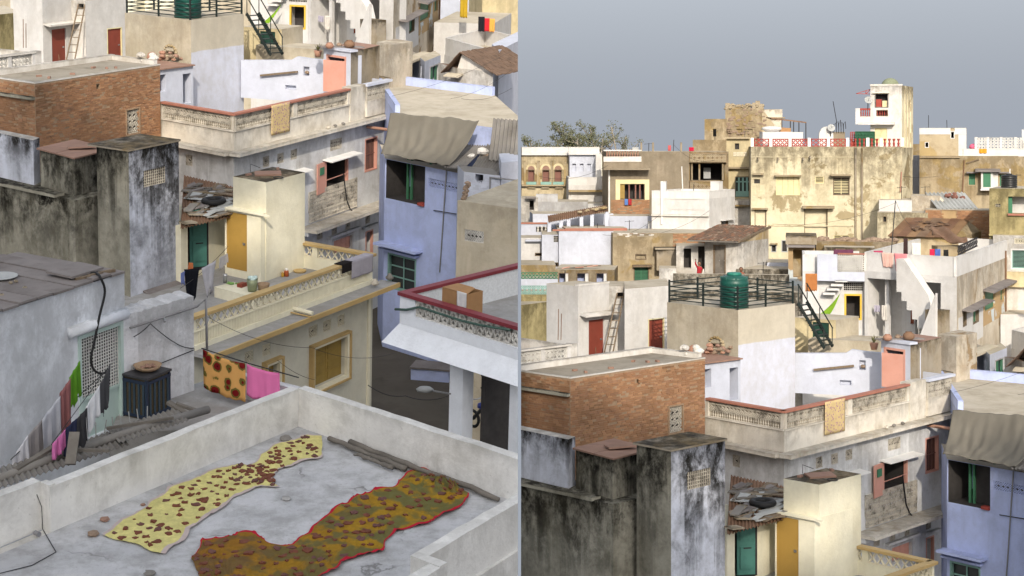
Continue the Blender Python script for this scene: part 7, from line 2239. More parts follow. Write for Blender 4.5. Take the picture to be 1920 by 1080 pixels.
    for i in range(5):
        x = -.3 + i * .16; mb = MB(); mb.tube([c + V((x, 0, .9)), c + V((x, 0, 1.5 + .15 * (i % 2))), c + V((x + .12, 0, 1.6 + .1 * (i % 3))), c + V((x + .16, 0, 1.2))], .025, 5); mb.build('pipe', m_wire, jk, Q, c)
    a = Q.P(1569, 230, 104.4); mb = MB(); mb.tube([a, Q.P(1562, 190, 104.4)], .025, 5); solo(Q, mb, 'antenna_rod', 'thin leaning antenna rod above the roof scrap', 'antenna', m_wire, a)
    a = Q.P(1595, 262, 104); a.z = zr
    mb = MB(); lattice(mb, a + V((0, 0, .35)), V((1, 0, 0)), V((0, -1, 0)), .5, .62, 'grid', .12, .05, .05); mb.box(a + V((0, 0, 0)), V((.5, 0, 0)), V((0, .08, 0)), V((0, 0, .35))); solo(Q, mb, 'red_screen', 'small red pierced screen on the red balustrade roof', 'screen', m_redp, a)
    # ---- tower
    t = House(Q, 'white_stair_tower', 'white roof tower with window, red screens and stained right side', 'tower', (1691, 160, 104.6), (1632, 162, 105.2), (1712, 162, 107.6), m_white_worn, fm={'R': m_yhouse}, roof=m_white_worn, bot=300)
    qw = t.opening('L', (1640, 175, 1666, 202), .5, m_zinc, .06)
    qr = t.opening('L', (1643, 206, 1665, 218), .3)
    qd = t.door('L', (1640, 240, 1663, 268), m_cream_p, None, rec=.05, planks=1, leaf=2)
    t.ledge('L', 1610, 1678, 230, .6, .14, m_white_worn); t.ledge('L', 1636, 1668, 173, .2, .07, m_cream)
    t.body(); T = t.L
    mb = MB(); lattice(mb, T.p(qr[0], qr[2], -.1), T.e, T.n, qr[1] - qr[0], qr[3] - qr[2], 'bal', .16, .03, .06); t.part(mb, 'red_screen', m_redp)
    mb = MB(); T.box(mb, qw[0] + .08, qw[0] + .45, qw[2] + .05, qw[3] - .4, -.2, -.15); t.part(mb, 'curtain', m_redp)
    mb = MB(); T.box(mb, qw[0] + .5, qw[1] - .08, qw[2] + .05, qw[3] - .5, -.2, -.15); t.part(mb, 'panel', m_cream_p)
    mb = MB(); c = (t.a + t.b) / 2 + V((-.2, -.3, 0)); c.z = t.zt
    mb.lathe(c, [(.6 * math.cos(a * PI / 2 / 9), .56 * math.sin(a * PI / 2 / 9)) for a in range(9)] + [(.02, .56)], 22); t.part(mb, 'dome', m_green_l, smooth=True)
    mb = MB(); t.L.box(mb, -.03, t.L.L + .03, t.zt - .02, t.zt + .1, -.3, .04); t.part(mb, 'cornice', m_white_worn)
    for s in (.25, .5, .75):
        mb = MB(); G = t.R; G.box(mb, G.L * s - .05, G.L * s + .05, t.zb, t.zt - .2, 0, .05); t.part(mb, 'pilaster', m_yhouse)
    pr = House(Q, 'tower_buttress', 'stained yellow buttress under the white tower right side', 'building', (1690, 277, 103.2), (1670, 277, 103.6), (1711, 277, 106.6), m_yhouse, roof=m_yhouse); pr.body()
    # side balcony with red screen
    q = T.rect((1604, 203, 1634, 233)); mb = MB(); T.box(mb, q[0], q[0] + .3, q[2], q[3], -.9, .0); t.part(mb, 'balcony_pier', m_white)
    mb = MB(); T.box(mb, q[0] + .3, q[1] - .05, q[2], (q[2] + q[3]) / 2, -.12, .0); t.part(mb, 'balcony_wall', m_white_worn)
    mb = MB(); lattice(mb, T.p(q[0] + .3, (q[2] + q[3]) / 2, -.02), T.e, T.n, q[1] - q[0] - .35, (q[3] - q[2]) / 2, 'bal', .14, .03, .08); T.box(mb, q[0] + .3, q[1] - .05, q[3] - .12, q[3], -.1, 0); t.part(mb, 'red_screen', m_redp)
    # green shade screen
    p0, p1 = Q.P(1604, 262, 103.6), Q.P(1640, 262, 103.6); p0.z = p1.z = zr; hh = 1.0
    mb = MB(); lattice(mb, p0, (p1 - p0).normalized(), V((0, -1, 0)), (p1 - p0).length, hh, 'grid', .22, .05, .04); mb.box(p0 + V((0, .05, 0)), p1 - p0, V((0, .02, 0)), V((0, 0, hh))); solo(Q, mb, 'green_screen', 'dark green mesh screen at the foot of the white tower', 'screen', m_green_d2, p0)
    # red girder and dish on the tower's left side
    p = T.p(0, T.st(1632, 172)[1], -.3); g = thing(Q, 'red_bracket', 'red triangular steel bracket sticking out of the white tower', 'bracket', p)
    tip = p + V((-1.0, 0, -.12))
    for a, b in ((p + V((0, 0, .18)), tip), (p + V((0, 0, -.15)), tip), (p + V((-.33, 0, .1)), p + V((-.33, 0, -.14))), (p + V((-.33, 0, -.14)), p + V((0, 0, .18)))):
        mb = MB(); mb.bar(a, b, .04, .04, up=V((0, 1, 0))); mb.build('strut', m_redp, g, Q, p)
    dish(T.p(-.15, T.st(1632, 190)[1], .1), .28, 'dark satellite dish on the left edge of the white tower', R(60))

m_green_d2 = flat('green_mesh', (0.02, 0.10, 0.05), .7, .3, 4)

def far_east():
    h = blk('tan_east_house', 'tan house with white top, green shutters and bay window', 'house', 1724, 1990, 292, 108, m_tan2, 8, dy=.5)
    for r in ((1815, 324, 1830, 348), (1873, 326, 1886, 350)):
        h.shutters('R', r, m_green, m_tan2, .05, leaf=1, panels=0, rec=.08)
    h.raised('R', (1724, 293, 1800, 296), .15, m_tan, 'ledge')
    h.ledge('R', 1812, 1834, 322, .4, .1, m_slab); h.ledge('R', 1828, 1875, 316, .9, .12, m_slab, slope=.1); h.ledge('R', 1868, 1895, 322, .4, .1, m_slab)
    h.pipe('R', [(1808, 300), (1804, 372)], .04, m_rust)
    h.pipe('R', [(1812, 306), (1836, 299)], .05, m_wood)
    h.body(); F = h.R
    q = F.rect((1839, 322, 1861, 354)); mb = MB(); F.box(mb, q[0], q[1], q[2], q[3], 0, .6); h.part(mb, 'bay', m_white)
    mb = MB(); F.box(mb, q[0] + .14, q[1] - .14, q[2] + .14, q[3] - .05, .6, .63); h.part(mb, 'bay_shutter', m_green)
    mb = MB(); F.box(mb, q[0] - .05, q[1] + .4, q[2] - .1, q[2], 0, .7); h.part(mb, 'bay_sill', m_white)
    mb = MB(); F.box(mb, q[1], q[1] + .35, q[2], q[3], 0, .4); h.part(mb, 'bay_side', m_white_worn)
    u = blk('tan_roof_room', 'tan roof room with white upper band and small window holes', 'room', 1724, 1812, 240, 108.3, m_tan2, 6, bot=294)
    q1 = u.opening('R', (1734, 266, 1742, 277), 1.5, m_white, .05); q2 = u.opening('R', (1782, 246, 1790, 260), 6.2, m_white, .05)
    u.body(); U_ = u.R
    for r in ((1724, 240, 1782, 252), (1790, 240, 1812, 252), (1797, 252, 1812, 293)):
        q = U_.rect(r); mb = MB(); U_.box(mb, max(q[0], 0), q[1], q[2] + .002, min(q[3], u.zt), -.01, .02); u.part(mb, 'white_band', m_white)
    b = blk('white_roof_balcony', 'white roof balcony with pierced railing on the tan house', 'balcony', 1806, 1990, 279, 107.4, m_white, 1.2, bot=293); b.body()
    B = b.R
    z1 = B.st(1850, 258)[1]
    xs = [B.st(x, 270)[0] for x in (1830, 1852, 1877, 1904, 1925, 1950)]
    for s in xs:
        mb = MB(); B.box(mb, s - .09, s + .09, b.zt, z1 + .04, -.3, -.1); b.part(mb, 'post', m_white)
    for s, e in zip(xs, xs[1:]):
        mb = MB(); lattice(mb, B.p(s + .09, b.zt, -.17), B.e, B.n, e - s - .18, z1 - b.zt, 'dia', .22, .05, .06); b.part(mb, 'railing_panel', m_jw)
    p = B.p(B.st(1825, 276)[0], b.zt, -.5); mb = MB(); mb.lathe(p, [(.24, 0), (.3, .1), (.26, .25), (.12, .34), (.01, .36)], 14); solo(Q, mb, 'pink_bundle', 'bright pink bundle on the white roof balcony', 'bundle', cloth_mat('pk', (.75, .16, .28)), p, smooth=True)
    s, z = B.st(1843, 279); hang(Q, 'orange_rag', 'orange rag over the white roof balcony edge', B.p(s - .25, b.zt, .05), B.p(s + .25, b.zt, .05), .3, cloth_mat('or', (.7, .32, .04)), seed=2)
    c = blk('white_end_pier', 'white pier at the right edge of the roof balcony', 'building', 1916, 1990, 243, 107, m_white, 3, bot=292); c.body()
    # mossy mustard house at the right edge
    m = blk('mossy_mustard_house', 'mossy mustard house with recessed window at the right edge', 'house', 1855, 1990, 353, 93, m_yellowold, 6, dy=-1.0)
    q = m.opening('R', (1890, 369, 1990, 401), .9); m.jali('R', (1866, 382, 1876, 388), 'grid', .1, .03, m_jc)
    m.mats.append(m_white); m.rec[0][0] = (*m.rec[0][0][:5], len(m.mats) - 1)
    m.body(); M_ = m.R
    mb = MB(); M_.box(mb, q[0], M_.L, q[2] - .12, q[2], 0, .15); m.part(mb, 'sill', m_redoxide)
    mb = MB(); M_.box(mb, q[0], q[0] + .22, q[2], q[3], -.3, -.2); m.part(mb, 'shutter', m_green)
    mb = MB(); M_.box(mb, 0, M_.L, M_.st(1880, 439)[1] - .1, M_.st(1880, 439)[1], 0, .2); m.part(mb, 'ledge', m_yellowold)
    n = blk('teal_shutter_house', 'white ground-floor house with big teal shutter at right edge', 'house', 1862, 1990, 441, 92, m_white_worn, 3)
    n.shutters('R', (1895, 467, 1960, 506), m_teal_l, m_white, .08, leaf=1, slats=14); n.jali('R', (1902, 447, 1925, 457), 'floral', .15, .03, m_jc); n.body()
    mb = MB(); n.R.box(mb, 0, n.R.L, n.R.st(1900, 509)[1] - .9, n.R.st(1900, 509)[1], 0, .3); n.part(mb, 'mustard_ledge', m_yellow)
    # black roof tank
    p = Q.P(1892, 353, 94); p.z = m.zt
    tk = thing(Q, 'black_water_tank', 'black ribbed water tank on the mossy mustard house', 'water tank', p)
    prof = [(.46, 0)]
    for i in range(5):
        z = .05 + i * .13; prof += [(.48, z), (.48, z + .06), (.45, z + .08), (.45, z + .11)]
    prof += [(.48, .7), (.46, .74), (.25, .8), (.02, .82)]
    mb = MB(); mb.lathe(p, prof, 24); mb.build('body', m_tank_b, tk, Q, p, smooth=True)
    mb = MB(); mb.lathe(p + V((0, 0, .8)), [(.18, 0), (.18, .06), (.01, .08)], 16); mb.build('lid', m_tank_b, tk, Q, p)
    mb = MB(); mb.tube([p + V((.05, 0, .8)), p + V((.05, 0, 1.15))], .03, 6); mb.build('pipe', m_whitep, tk, Q, p)
    # gap strip
    g = blk('pale_gap_house', 'pale blue-grey house seen in the gap right of the tower', 'house', 1706, 1727, 292, 112, m_white_blue, 6); g.body()
    g = blk('tan_gap_house', 'far tan house in the gap behind the tower', 'house', 1705, 1727, 270, 124, m_tan2, 6); g.body()
    # white tank block, grey curved wall, tin
    w = blk('white_cistern_block', 'low white cistern block at the foot of the tall yellow house', 'building', 1648, 1710, 375, 100, m_white, 4); w.body()
    y = blk('yellow_lower_house', 'mouldy yellow lower wall with slit windows below the white cistern', 'house', 1645, 1740, 398, 98.6, m_yhouse, 3); y.opening('R', (1655, 405, 1663, 417), .2, m_tan, .04); y.body()
    s = blk('grey_hump_wall', 'grey hump-backed plaster wall right of the white cistern', 'wall', 1708, 1762, 367, 101, m_corner, 4); s.body()
    mb = MB(); S = s.R
    for k, (x0, x1) in enumerate(((1762, 1775), )):
        a, z = S.st(1762, 367); b2, z2 = S.st(1776, 382); zl = S.st(1762, 400)[1]
        mb.v += [S.p(a, zl), S.p(b2, zl), S.p(b2, z2), S.p(a, z), S.p(a, zl, -3), S.p(b2, zl, -3), S.p(b2, z2, -3), S.p(a, z, -3)]
        mb.f += [(0, 1, 2, 3), (5, 4, 7, 6), (3, 2, 6, 7), (1, 5, 6, 2)]; mb.m += [0] * 4
    s.part(mb, 'shoulder', m_corner)
    o = Q.P(1758, 392, 99); mb = MB(); corrugated(mb, o, Q.P(1834, 391, 99) - o, V((0, 3, .95)), .25, .05); solo(Q, mb, 'crumpled_tin', 'pale crumpled tin roof below the tan house', 'roof', m_zinc_l, o)
    r = blk('brick_back_wall', 'dark brick wall with a pale blue door below the crumpled tin', 'wall', 1735, 1856, 393, 98, m_mortar, 3)
    q = r.door('R', (1766, 394, 1794, 425), m_paleblue, rec=.05); r.body()
    mb = MB(); brick_skin(r.R, (.02, r.R.L - .02, r.zt - 2.4, r.zt - .02), mb, random.Random(6), .26, .09, .014, .014, skip=(q,)); r.part(mb, 'brickwork', brick_mats(), stuff=True)
    p = Q.P(1792, 371, 101); mb = MB(); rn = random.Random(9)
    for i in range(9):
        mb.rock(p + V((rn.uniform(-.6, .6), rn.uniform(-.2, .2), rn.uniform(0, .35))), rn.uniform(.12, .24), rn)
    solo(Q, mb, 'rag_bundle', 'heap of dark and white rags on the crumpled tin', 'rags', m_ironred, p)
    # big rusty tin roof
    A, B2, C, D = Q.P(1664, 443, 93), Q.P(1787, 446, 93), Q.P(1818, 411, 97.5), Q.P(1699, 408, 97.5)
    t = thing(Q, 'rusty_tin_shed', 'long shed with rust-brown corrugated roof and loose tiles', 'shed', Q.P(1664, 470, 93)); bs = Q.P(1664, 470, 93)
    rn = random.Random(11)
    n = 7
    for i in range(n):
        a0, a1 = i / n, (i + 1) / n + .012
        mb = MB(); k = 10
        for layer in (0, 1):
            i0 = len(mb.v)
            for j in range(k * 4 + 1):
                f = a0 + (a1 - a0) * j / (k * 4); w = V((0, 0, .03 * math.sin(j * PI / 2) + .02 * (i % 2) - .01 * layer))
                mb.v += [A.lerp(B2, f) + w, D.lerp(C, f) + w]
            for j in range(k * 4):
                q = i0 + 2 * j; mb.f.append((q, q + 2, q + 3, q + 1)); mb.m.append(0)
        mb.build('roof_sheet', flat('rust%d' % (i % 4), [(0.28, .17, .10), (.24, .14, .09), (.33, .21, .12), (.27, .19, .13)][i % 4], .8, .35, 1.2, '#4b2c1a', .6), t, Q, bs)
    for i in range(40):
        a, b = rn.uniform(.25, .75), rn.uniform(.3, .75); p = A.lerp(B2, a).lerp(D.lerp(C, a), b) + V((0, 0, .06))
        mb = MB(); mb.bar(p, p + V((rn.uniform(-.3, .3), rn.uniform(-.4, .4), rn.uniform(0, .05))), .2, .04); mb.build('loose_tile', m_tile, t, Q, bs)
    g = Q.P(1787, 446, 93); E = Q.P(1846, 432, 97.5); ap = C.copy()
    mb = MB(); lo = -6.0
    pts = [V((g.x, g.y + .2, g.z - .1)), V((E.x, E.y, E.z)), V((ap.x, ap.y, ap.z - .05))]
    mb.quad(pts + [] ); mb.quad([V((g.x, g.y + .2, lo + g.z)), V((E.x, E.y, lo + g.z)), pts[1], pts[0]]); mb.build('gable_wall', m_tan2, t, Q, bs)
    mb = MB(); mb.bar(ap + V((0, 0, .02)), E + V((.15, 0, .0)), .5, .08); mb.build('verge', m_rust, t, Q, bs)
    mb = MB(); f = V((A.x, A.y + .3, 0)); mb.quad([V((A.x + .2, A.y + .3, A.z - 3)), V((g.x, g.y + .25, A.z - 3)), V((g.x, g.y + .25, A.z - .02)), V((A.x + .2, A.y + .3, A.z - .02))]); mb.build('wall', m_tan2, t, Q, bs)
    # brown earthen ruin wall left of shed
    e = blk('earthen_wall', 'crumbling brown earthen wall left of the rusty shed', 'wall', 1530, 1680, 452, 91.5, m_tan, 1.2, dy=-.3); e.opening('R', (1565, 463, 1583, 468), .3); e.body()
    mb = MB(); rn = random.Random(12)
    for i in range(34):
        mb.rock(e.R.p(e.R.L * (i + .5) / 34, e.zt + rn.uniform(-.05, .15), -.3), rn.uniform(.12, .3), rn)
    e.part(mb, 'rubble_top', m_stone)
    # tarpaulin scrap and terrace clutter on the stair house roof
    z = Q.P(1794, 482, 84 / 1.076).z - 1.0
    A = Q.P(1745, 441, 86); B_ = Q.P(1815, 462, 82)
    mb = MB(); mb.sheet(lambda a, b: A.lerp(B_, a) + V((.5 * b, 2.2 * b - .3, .55 * b * (1 - a * .4) + .12 * math.sin(a * 9 + b * 4))), 16, 8); solo(Q, mb, 'torn_awning', 'torn brown awning over the white terrace', 'awning', m_rust, A, smooth=True, solid=.03)
    mb = MB(); p = Q.P(1758, 475, 83); mb.box(V((p.x, p.y, z)), V((1.5, 0, 0)), V((0, 1.2, 0)), V((0, 0, 1.2))); solo(Q, mb, 'terrace_hut', 'low tan hut wall under the torn awning', 'hut', m_tan2, p)
    for i, (x0, x1, y, c, lab, dr) in enumerate(((1743, 1752, 467, (.55, .03, .08), 'crimson cloth on the white terrace line', .55), (1753, 1763, 467, (.08, .14, .42), 'blue cloth on the white terrace line', .5), (1769, 1778, 468, (.03, .03, .03), 'black cloth on the white terrace line', .4), (1710, 1726, 456, (.7, .68, .62), 'cream cloth hanging on the white terrace', 1.0), (1694, 1702, 447, (.05, .03, .03), 'dark brown cloth hanging by the mast', 1.4), (1563, 1600, 468, (.14, .05, .09), 'dark purple blanket over the balcony coping', .3), (1638, 1655, 470, (.4, .06, .12), 'crimson and purple cloth lying on the terrace', .3))):
        a, b = Q.P(x0, y, 82), Q.P(x1, y, 82); b.z = a.z
        hang(Q, 'hanging_cloth', lab, a, b, dr, cloth_mat('e%d' % i, c), seed=i + 9)
    a = Q.P(1671, 476, 82); mb = MB(); mb.tube([a, Q.P(1679, 376, 82)], .025, 6); solo(Q, mb, 'thin_mast', 'tall thin mast on the white terrace', 'mast', m_wire, a)
    mb = MB(); a = Q.P(1796, 480, 79.5); b = Q.P(1833, 462, 81.5); lattice(mb, a, (b - a).normalized(), V((.6, -.8, 0)), (b - a).length, .5, 'dia', .2, .03, .03); solo(Q, mb, 'iron_grating', 'dark iron grating lying on the stained parapet', 'grating', m_wire, a)

def middle():
    # tan long building
    h = blk('tan_long_house', 'long brown plastered house with green louvred window', 'house', 1149, 1345, 437, 96, m_tan2, 5, dy=2.0)
    h.grille('R', (1188, 498, 1217, 531), m_wood, m_green, 1, 11, .06, bw=.05, back=m_room)
    h.opening('R', (1191, 476, 1212, 487), .15); h.rec[0][-1] = (*h.rec[0][-1][:5], 0)
    h.ledge('R', 1186, 1222, 496, .35, .08, m_wood, slope=.06)
    h.body(); F = h.R
    mb = MB(); q = F.rect((1228, 466, 1270, 505)); F.box(mb, q[0], q[1], q[2], q[3], 0, .9); h.part(mb, 'mouldy_block', m_stainblack)
    mb = MB(); F.box(mb, q[0] - .1, q[1] + .2, q[3], q[3] + .12, 0, 1.0); h.part(mb, 'block_slab', m_stainblack)
    mb = MB(); rn = random.Random(3); brick_skin(F, (F.st(1262, 445)[0], F.L - .05, h.zt - .9, h.zt - .02), mb, rn, .25, .085, .014, .012); h.part(mb, 'brickwork', brick_mats(), stuff=True)
    mb = MB(); brick_skin(F, (F.st(1150, 445)[0], F.st(1226, 445)[0], h.zt - .25, h.zt + .08), mb, rn, .25, .085, .014, .012); h.part(mb, 'brickwork', [m_stainblack, m_white_worn, m_stone], stuff=True)
    a = blk('white_rough_hump', 'rough white-plastered wall stub before the brown house', 'wall', 1236, 1268, 503, 92, m_white_worn, 2); a.body()
    # tile roof shed house
    s = House(Q, 'tiled_shed_house', 'white house with mossy tile roof and grey plank door', 'house', (1383, 455, 92), (1322, 453, 93), (1441, 444, 96), m_white_worn, roof=m_tile)
    s.fm = {0: 0}
    s.door('L', (1337, 459, 1361, 514), m_wood_g, m_wood, .08, rec=.12, leaf=2)
    s.body()
    A, B, C, D = Q.P(1288, 452, 91.8), Q.P(1384, 455.5, 91.5), Q.P(1443, 428, 97), Q.P(1344, 425, 97)
    mb = MB(); mb.box(A, B - A, D - A, V((0, 0, .06))); s.part(mb, 'roof_deck', m_wood_g)
    rn = random.Random(8); mb = MB()
    for i in range(30):
        for j in range(12):
            p = A + (B - A) * ((i + rn.uniform(-.1, .1)) / 30) + (D - A) * ((j + .2 + rn.uniform(-.1, .1)) / 12) + V((0, 0, .07 + .03 * (i % 2)))
            mb.box(p, (B - A) / 30 * 1.05, (D - A) / 12 * 1.25, V((0, 0, .035 + .02 * rn.random())), rn.choice((0, 0, 0, 1, 2)))
    s.part(mb, 'roof_tiles', [m_tile, m_stone, m_tile_o], stuff=True)
    mb = MB(); mb.bar(B + V((.05, 0, .08)), C + V((.05, 0, .08)), .12, .14); s.part(mb, 'verge_board', m_wood)
    G = s.R; i0 = G.p(0, s.zt), G.p(G.L, s.zt)
    mb = MB(); top = C.z - .03; mb.quad([G.p(0, s.zt, .001), G.p(G.L, s.zt, .001), G.p(G.L, top, .001)]); s.part(mb, 'gable', m_tan2)
    # veranda posts and walls left
    w = blk('veranda_wall', 'worn white veranda bay left of the tiled house', 'building', 1268, 1322, 461, 93.4, m_white_worn, 3)
    w.opening('R', (1282, 466, 1296, 503), .8); w.opening('R', (1309, 462, 1321, 505), .8); w.body()
    # terrace floor wall with moss
    t = blk('mossy_terrace_wall', 'long mossy stained terrace wall behind the water tank', 'wall', 1262, 1480, 513, 88.5, m_mossw, .35, dy=-.6); t.body()
    tf = blk('moss_terrace_floor', 'sunken roof floor behind the long mossy wall', 'terrace', 1264, 1480, 531, 89.0, m_mossw, 5); tf.body()
    t2 = blk('mossy_terrace_step', 'low mossy ledge right of the tiled house', 'wall', 1380, 1480, 504, 92, m_mossw, 3); t2.body()
    x = blk('white_terrace_step', 'low white wall behind the mossy ledge', 'wall', 1438, 1480, 492, 94, m_white_blue, 3); x.body()
    x2 = blk('stained_middle_terrace', 'stained pale terrace between tank roof and mossy wall', 'terrace', 1250, 1520, 546, 84, m_mossw, 4); x2.body()
    # teal doorway structure
    d = blk('pale_blue_doorway', 'pale blue roof doorway under a dark stone slab', 'room', 1478, 1528, 458, 89.5, m_paleblue, 3)
    d.opening('R', (1487, 468, 1510, 520), 1.0); d.mats.append(m_tan2); d.rec[0][-1] = (*d.rec[0][-1][:5], 4 if len(d.mats) > 4 else 3); d.body()
    mb = MB(); d.R.box(mb, -.15, d.R.L + .1, d.zt, d.zt + .5, -3, .1); d.part(mb, 'slab_roof', m_stainblack)
    mb = MB(); d.R.box(mb, -.1, d.R.L, d.zt - .15, d.zt - .03, 0, .5); d.part(mb, 'ledge', m_slab)
    e = blk('rubble_pier', 'rubble-topped dark wall right of the pale blue doorway', 'wall', 1524, 1585, 452, 92, m_stainblack, 2); e.body()
    m = blk('dark_moss_wall', 'dark moss-black wall below the tall yellow house', 'wall', 1545, 1640, 463, 90, m_stainblack, 2, bot=None); m.opening('R', (1567, 463 + 3, 1585, 474), .3); m.body()
    # orange cloth on railing
    a, b = Q.P(1510, 513, 75), Q.P(1532, 512, 75); b.z = a.z
    hang(Q, 'orange_quilt', 'orange-brown quilt hanging at the railing end', a, b, .85, cloth_mat('quilt', (.42, .17, .06)), seed=5, fold=.015)
    # people
    child()

m_mossw = plaster('mossy_white', (0.58, 0.54, 0.46), stain='#241f17', top=1.0, grime=1.0, wa=.4, warm='#6f6450', toph=.8)

def skin_person(name, label, base, joints, edges, radii, cols, root_i=0):
    """body as one skinned surface, clothing and hair as its children"""
    root = thing(Q, name, label, 'person', base)
    me = bpy.data.meshes.new('body'); me.from_pydata([tuple(j) for j in joints], edges, [])
    o = bpy.data.objects.new('body', me); COL.objects.link(o); o.parent = root
    sk = o.modifiers.new('skin', 'SKIN'); sk.use_smooth_shade = True
    lay = me.skin_vertices if len(me.skin_vertices) else None
    if lay is None:
        bm = bmesh.new(); bm.from_mesh(me); bm.verts.layers.skin.verify(); bm.to_mesh(me); bm.free(); lay = me.skin_vertices
    for i, r in enumerate(radii):
        lay[0].data[i].radius = (r, r); lay[0].data[i].use_root = (i == root_i)
    ss = o.modifiers.new('sub', 'SUBSURF'); ss.levels = 1; ss.render_levels = 2
    me.materials.append(cols['skin'])
    return root, o

def child():
    sk = flat('skin', (0.20, 0.10, 0.06), .6, .08); hair = flat('hair', (0.012, 0.01, 0.009), .6, .1)
    red = cloth_mat('redshirt', (.36, .03, .04)); dk = cloth_mat('shorts', (.05, .06, .08))
    p = Q.P(1311, 513, 90.4)
    z0 = Q.P(1380, 531, 89.0).z; p.z = z0
    J = [(0, 0, .5), (0, 0, .68), (0, 0, .82), (0, 0, .9), (-.13, 0, .8), (-.2, 0, .98), (-.22, -.02, 1.16), (-.225, -.02, 1.24), (.14, 0, .8), (.17, -.03, .62), (.14, -.1, .48), (-.08, 0, .46), (-.08, -.02, .24), (-.08, 0, .03), (-.08, -.1, .02), (.08, 0, .46), (.08, -.02, .24), (.08, 0, .03), (.08, -.1, .02), (0, -.01, 1.0)]
    E = [(0, 1), (1, 2), (2, 3), (2, 4), (4, 5), (5, 6), (6, 7), (2, 8), (8, 9), (9, 10), (0, 11), (11, 12), (12, 13), (13, 14), (0, 15), (15, 16), (16, 17), (17, 18), (3, 19)]
    r = [.1, .1, .09, .04, .045, .036, .028, .022, .045, .036, .026, .065, .05, .034, .025, .065, .05, .034, .025, .05]
    root, b = skin_person('person', 'child in a red top reaching up at the veranda post', p, J, E, r, {'skin': sk})
    def shell(nm, o, prof, mat, n=14, sx=1.0, sy=1.0):
        mb = MB(); mb.lathe(p + V(o), prof, n, 0, sx, sy); return mb.build(nm, mat, root, Q, p, smooth=True)
    shell('head', (0, -.01, .92), [(.04, 0), (.075, .04), (.09, .1), (.085, .17), (.05, .21), (.01, .22)], sk)
    shell('hair', (0, .015, 1.0), [(.088, 0), (.098, .06), (.09, .12), (.05, .155), (.01, .16)], hair)
    shell('shirt', (0, 0, .44), [(.13, 0), (.125, .1), (.12, .25), (.13, .36), (.06, .42)], red, sx=1.1, sy=.85)
    mb = MB(); mb.tube([p + V(x) for x in ((-.1, 0, .8), (-.2, 0, .98), (-.222, -.02, 1.12))], [.06, .05, .04], 8); mb.build('sleeve', red, root, Q, p, smooth=True)
    mb = MB(); mb.tube([p + V(x) for x in ((.1, 0, .8), (.17, -.03, .63))], [.06, .05], 8); mb.build('sleeve', red, root, Q, p, smooth=True)
    shell('shorts', (0, 0, .3), [(.12, 0), (.13, .1), (.12, .2)], dk, sx=1.1, sy=.85)
    for k in range(5):
        a = -.06 + k * .03; mb = MB(); q = p + V((-.225 + a * .35, -.02, 1.235)); mb.tube([q, q + V((a * .25, -.005, .04)), q + V((a * .3, -.015, .07 - abs(a) * .3))], [.009, .008, .006], 5); mb.build('finger', sk, root, Q, p, smooth=True)
    # seated woman, mostly behind the wall
    p = Q.P(1389, 527, 90.0); p.z = z0
    J = [(0, 0, .1), (0, -.02, .32), (0, -.06, .5), (0, -.1, .6), (-.17, -.06, .48), (-.22, -.2, .3), (-.08, -.32, .24), (.17, -.06, .48), (.22, -.2, .3), (.08, -.32, .24), (-.12, -.3, .16), (-.2, -.1, .06), (.12, -.3, .16), (.2, -.1, .06), (0, -.14, .7)]
    E = [(0, 1), (1, 2), (2, 3), (2, 4), (4, 5), (5, 6), (2, 7), (7, 8), (8, 9), (0, 10), (10, 11), (0, 12), (12, 13), (3, 14)]
    r = [.15, .13, .11, .05, .055, .045, .035, .055, .045, .035, .09, .06, .09, .06, .06]
    root, b = skin_person('person', 'dark-haired person sitting low behind the mossy wall, head bent', p, J, E, r, {'skin': cloth_mat('brownkurta', (.30, .10, .06))})
    shell('head', (0, -.13, .6), [(.045, 0), (.085, .05), (.1, .12), (.09, .2), (.05, .24), (.01, .25)], sk)
    shell('hair', (0, -.10, .66), [(.1, 0), (.112, .08), (.1, .15), (.05, .2), (.01, .205)], hair)

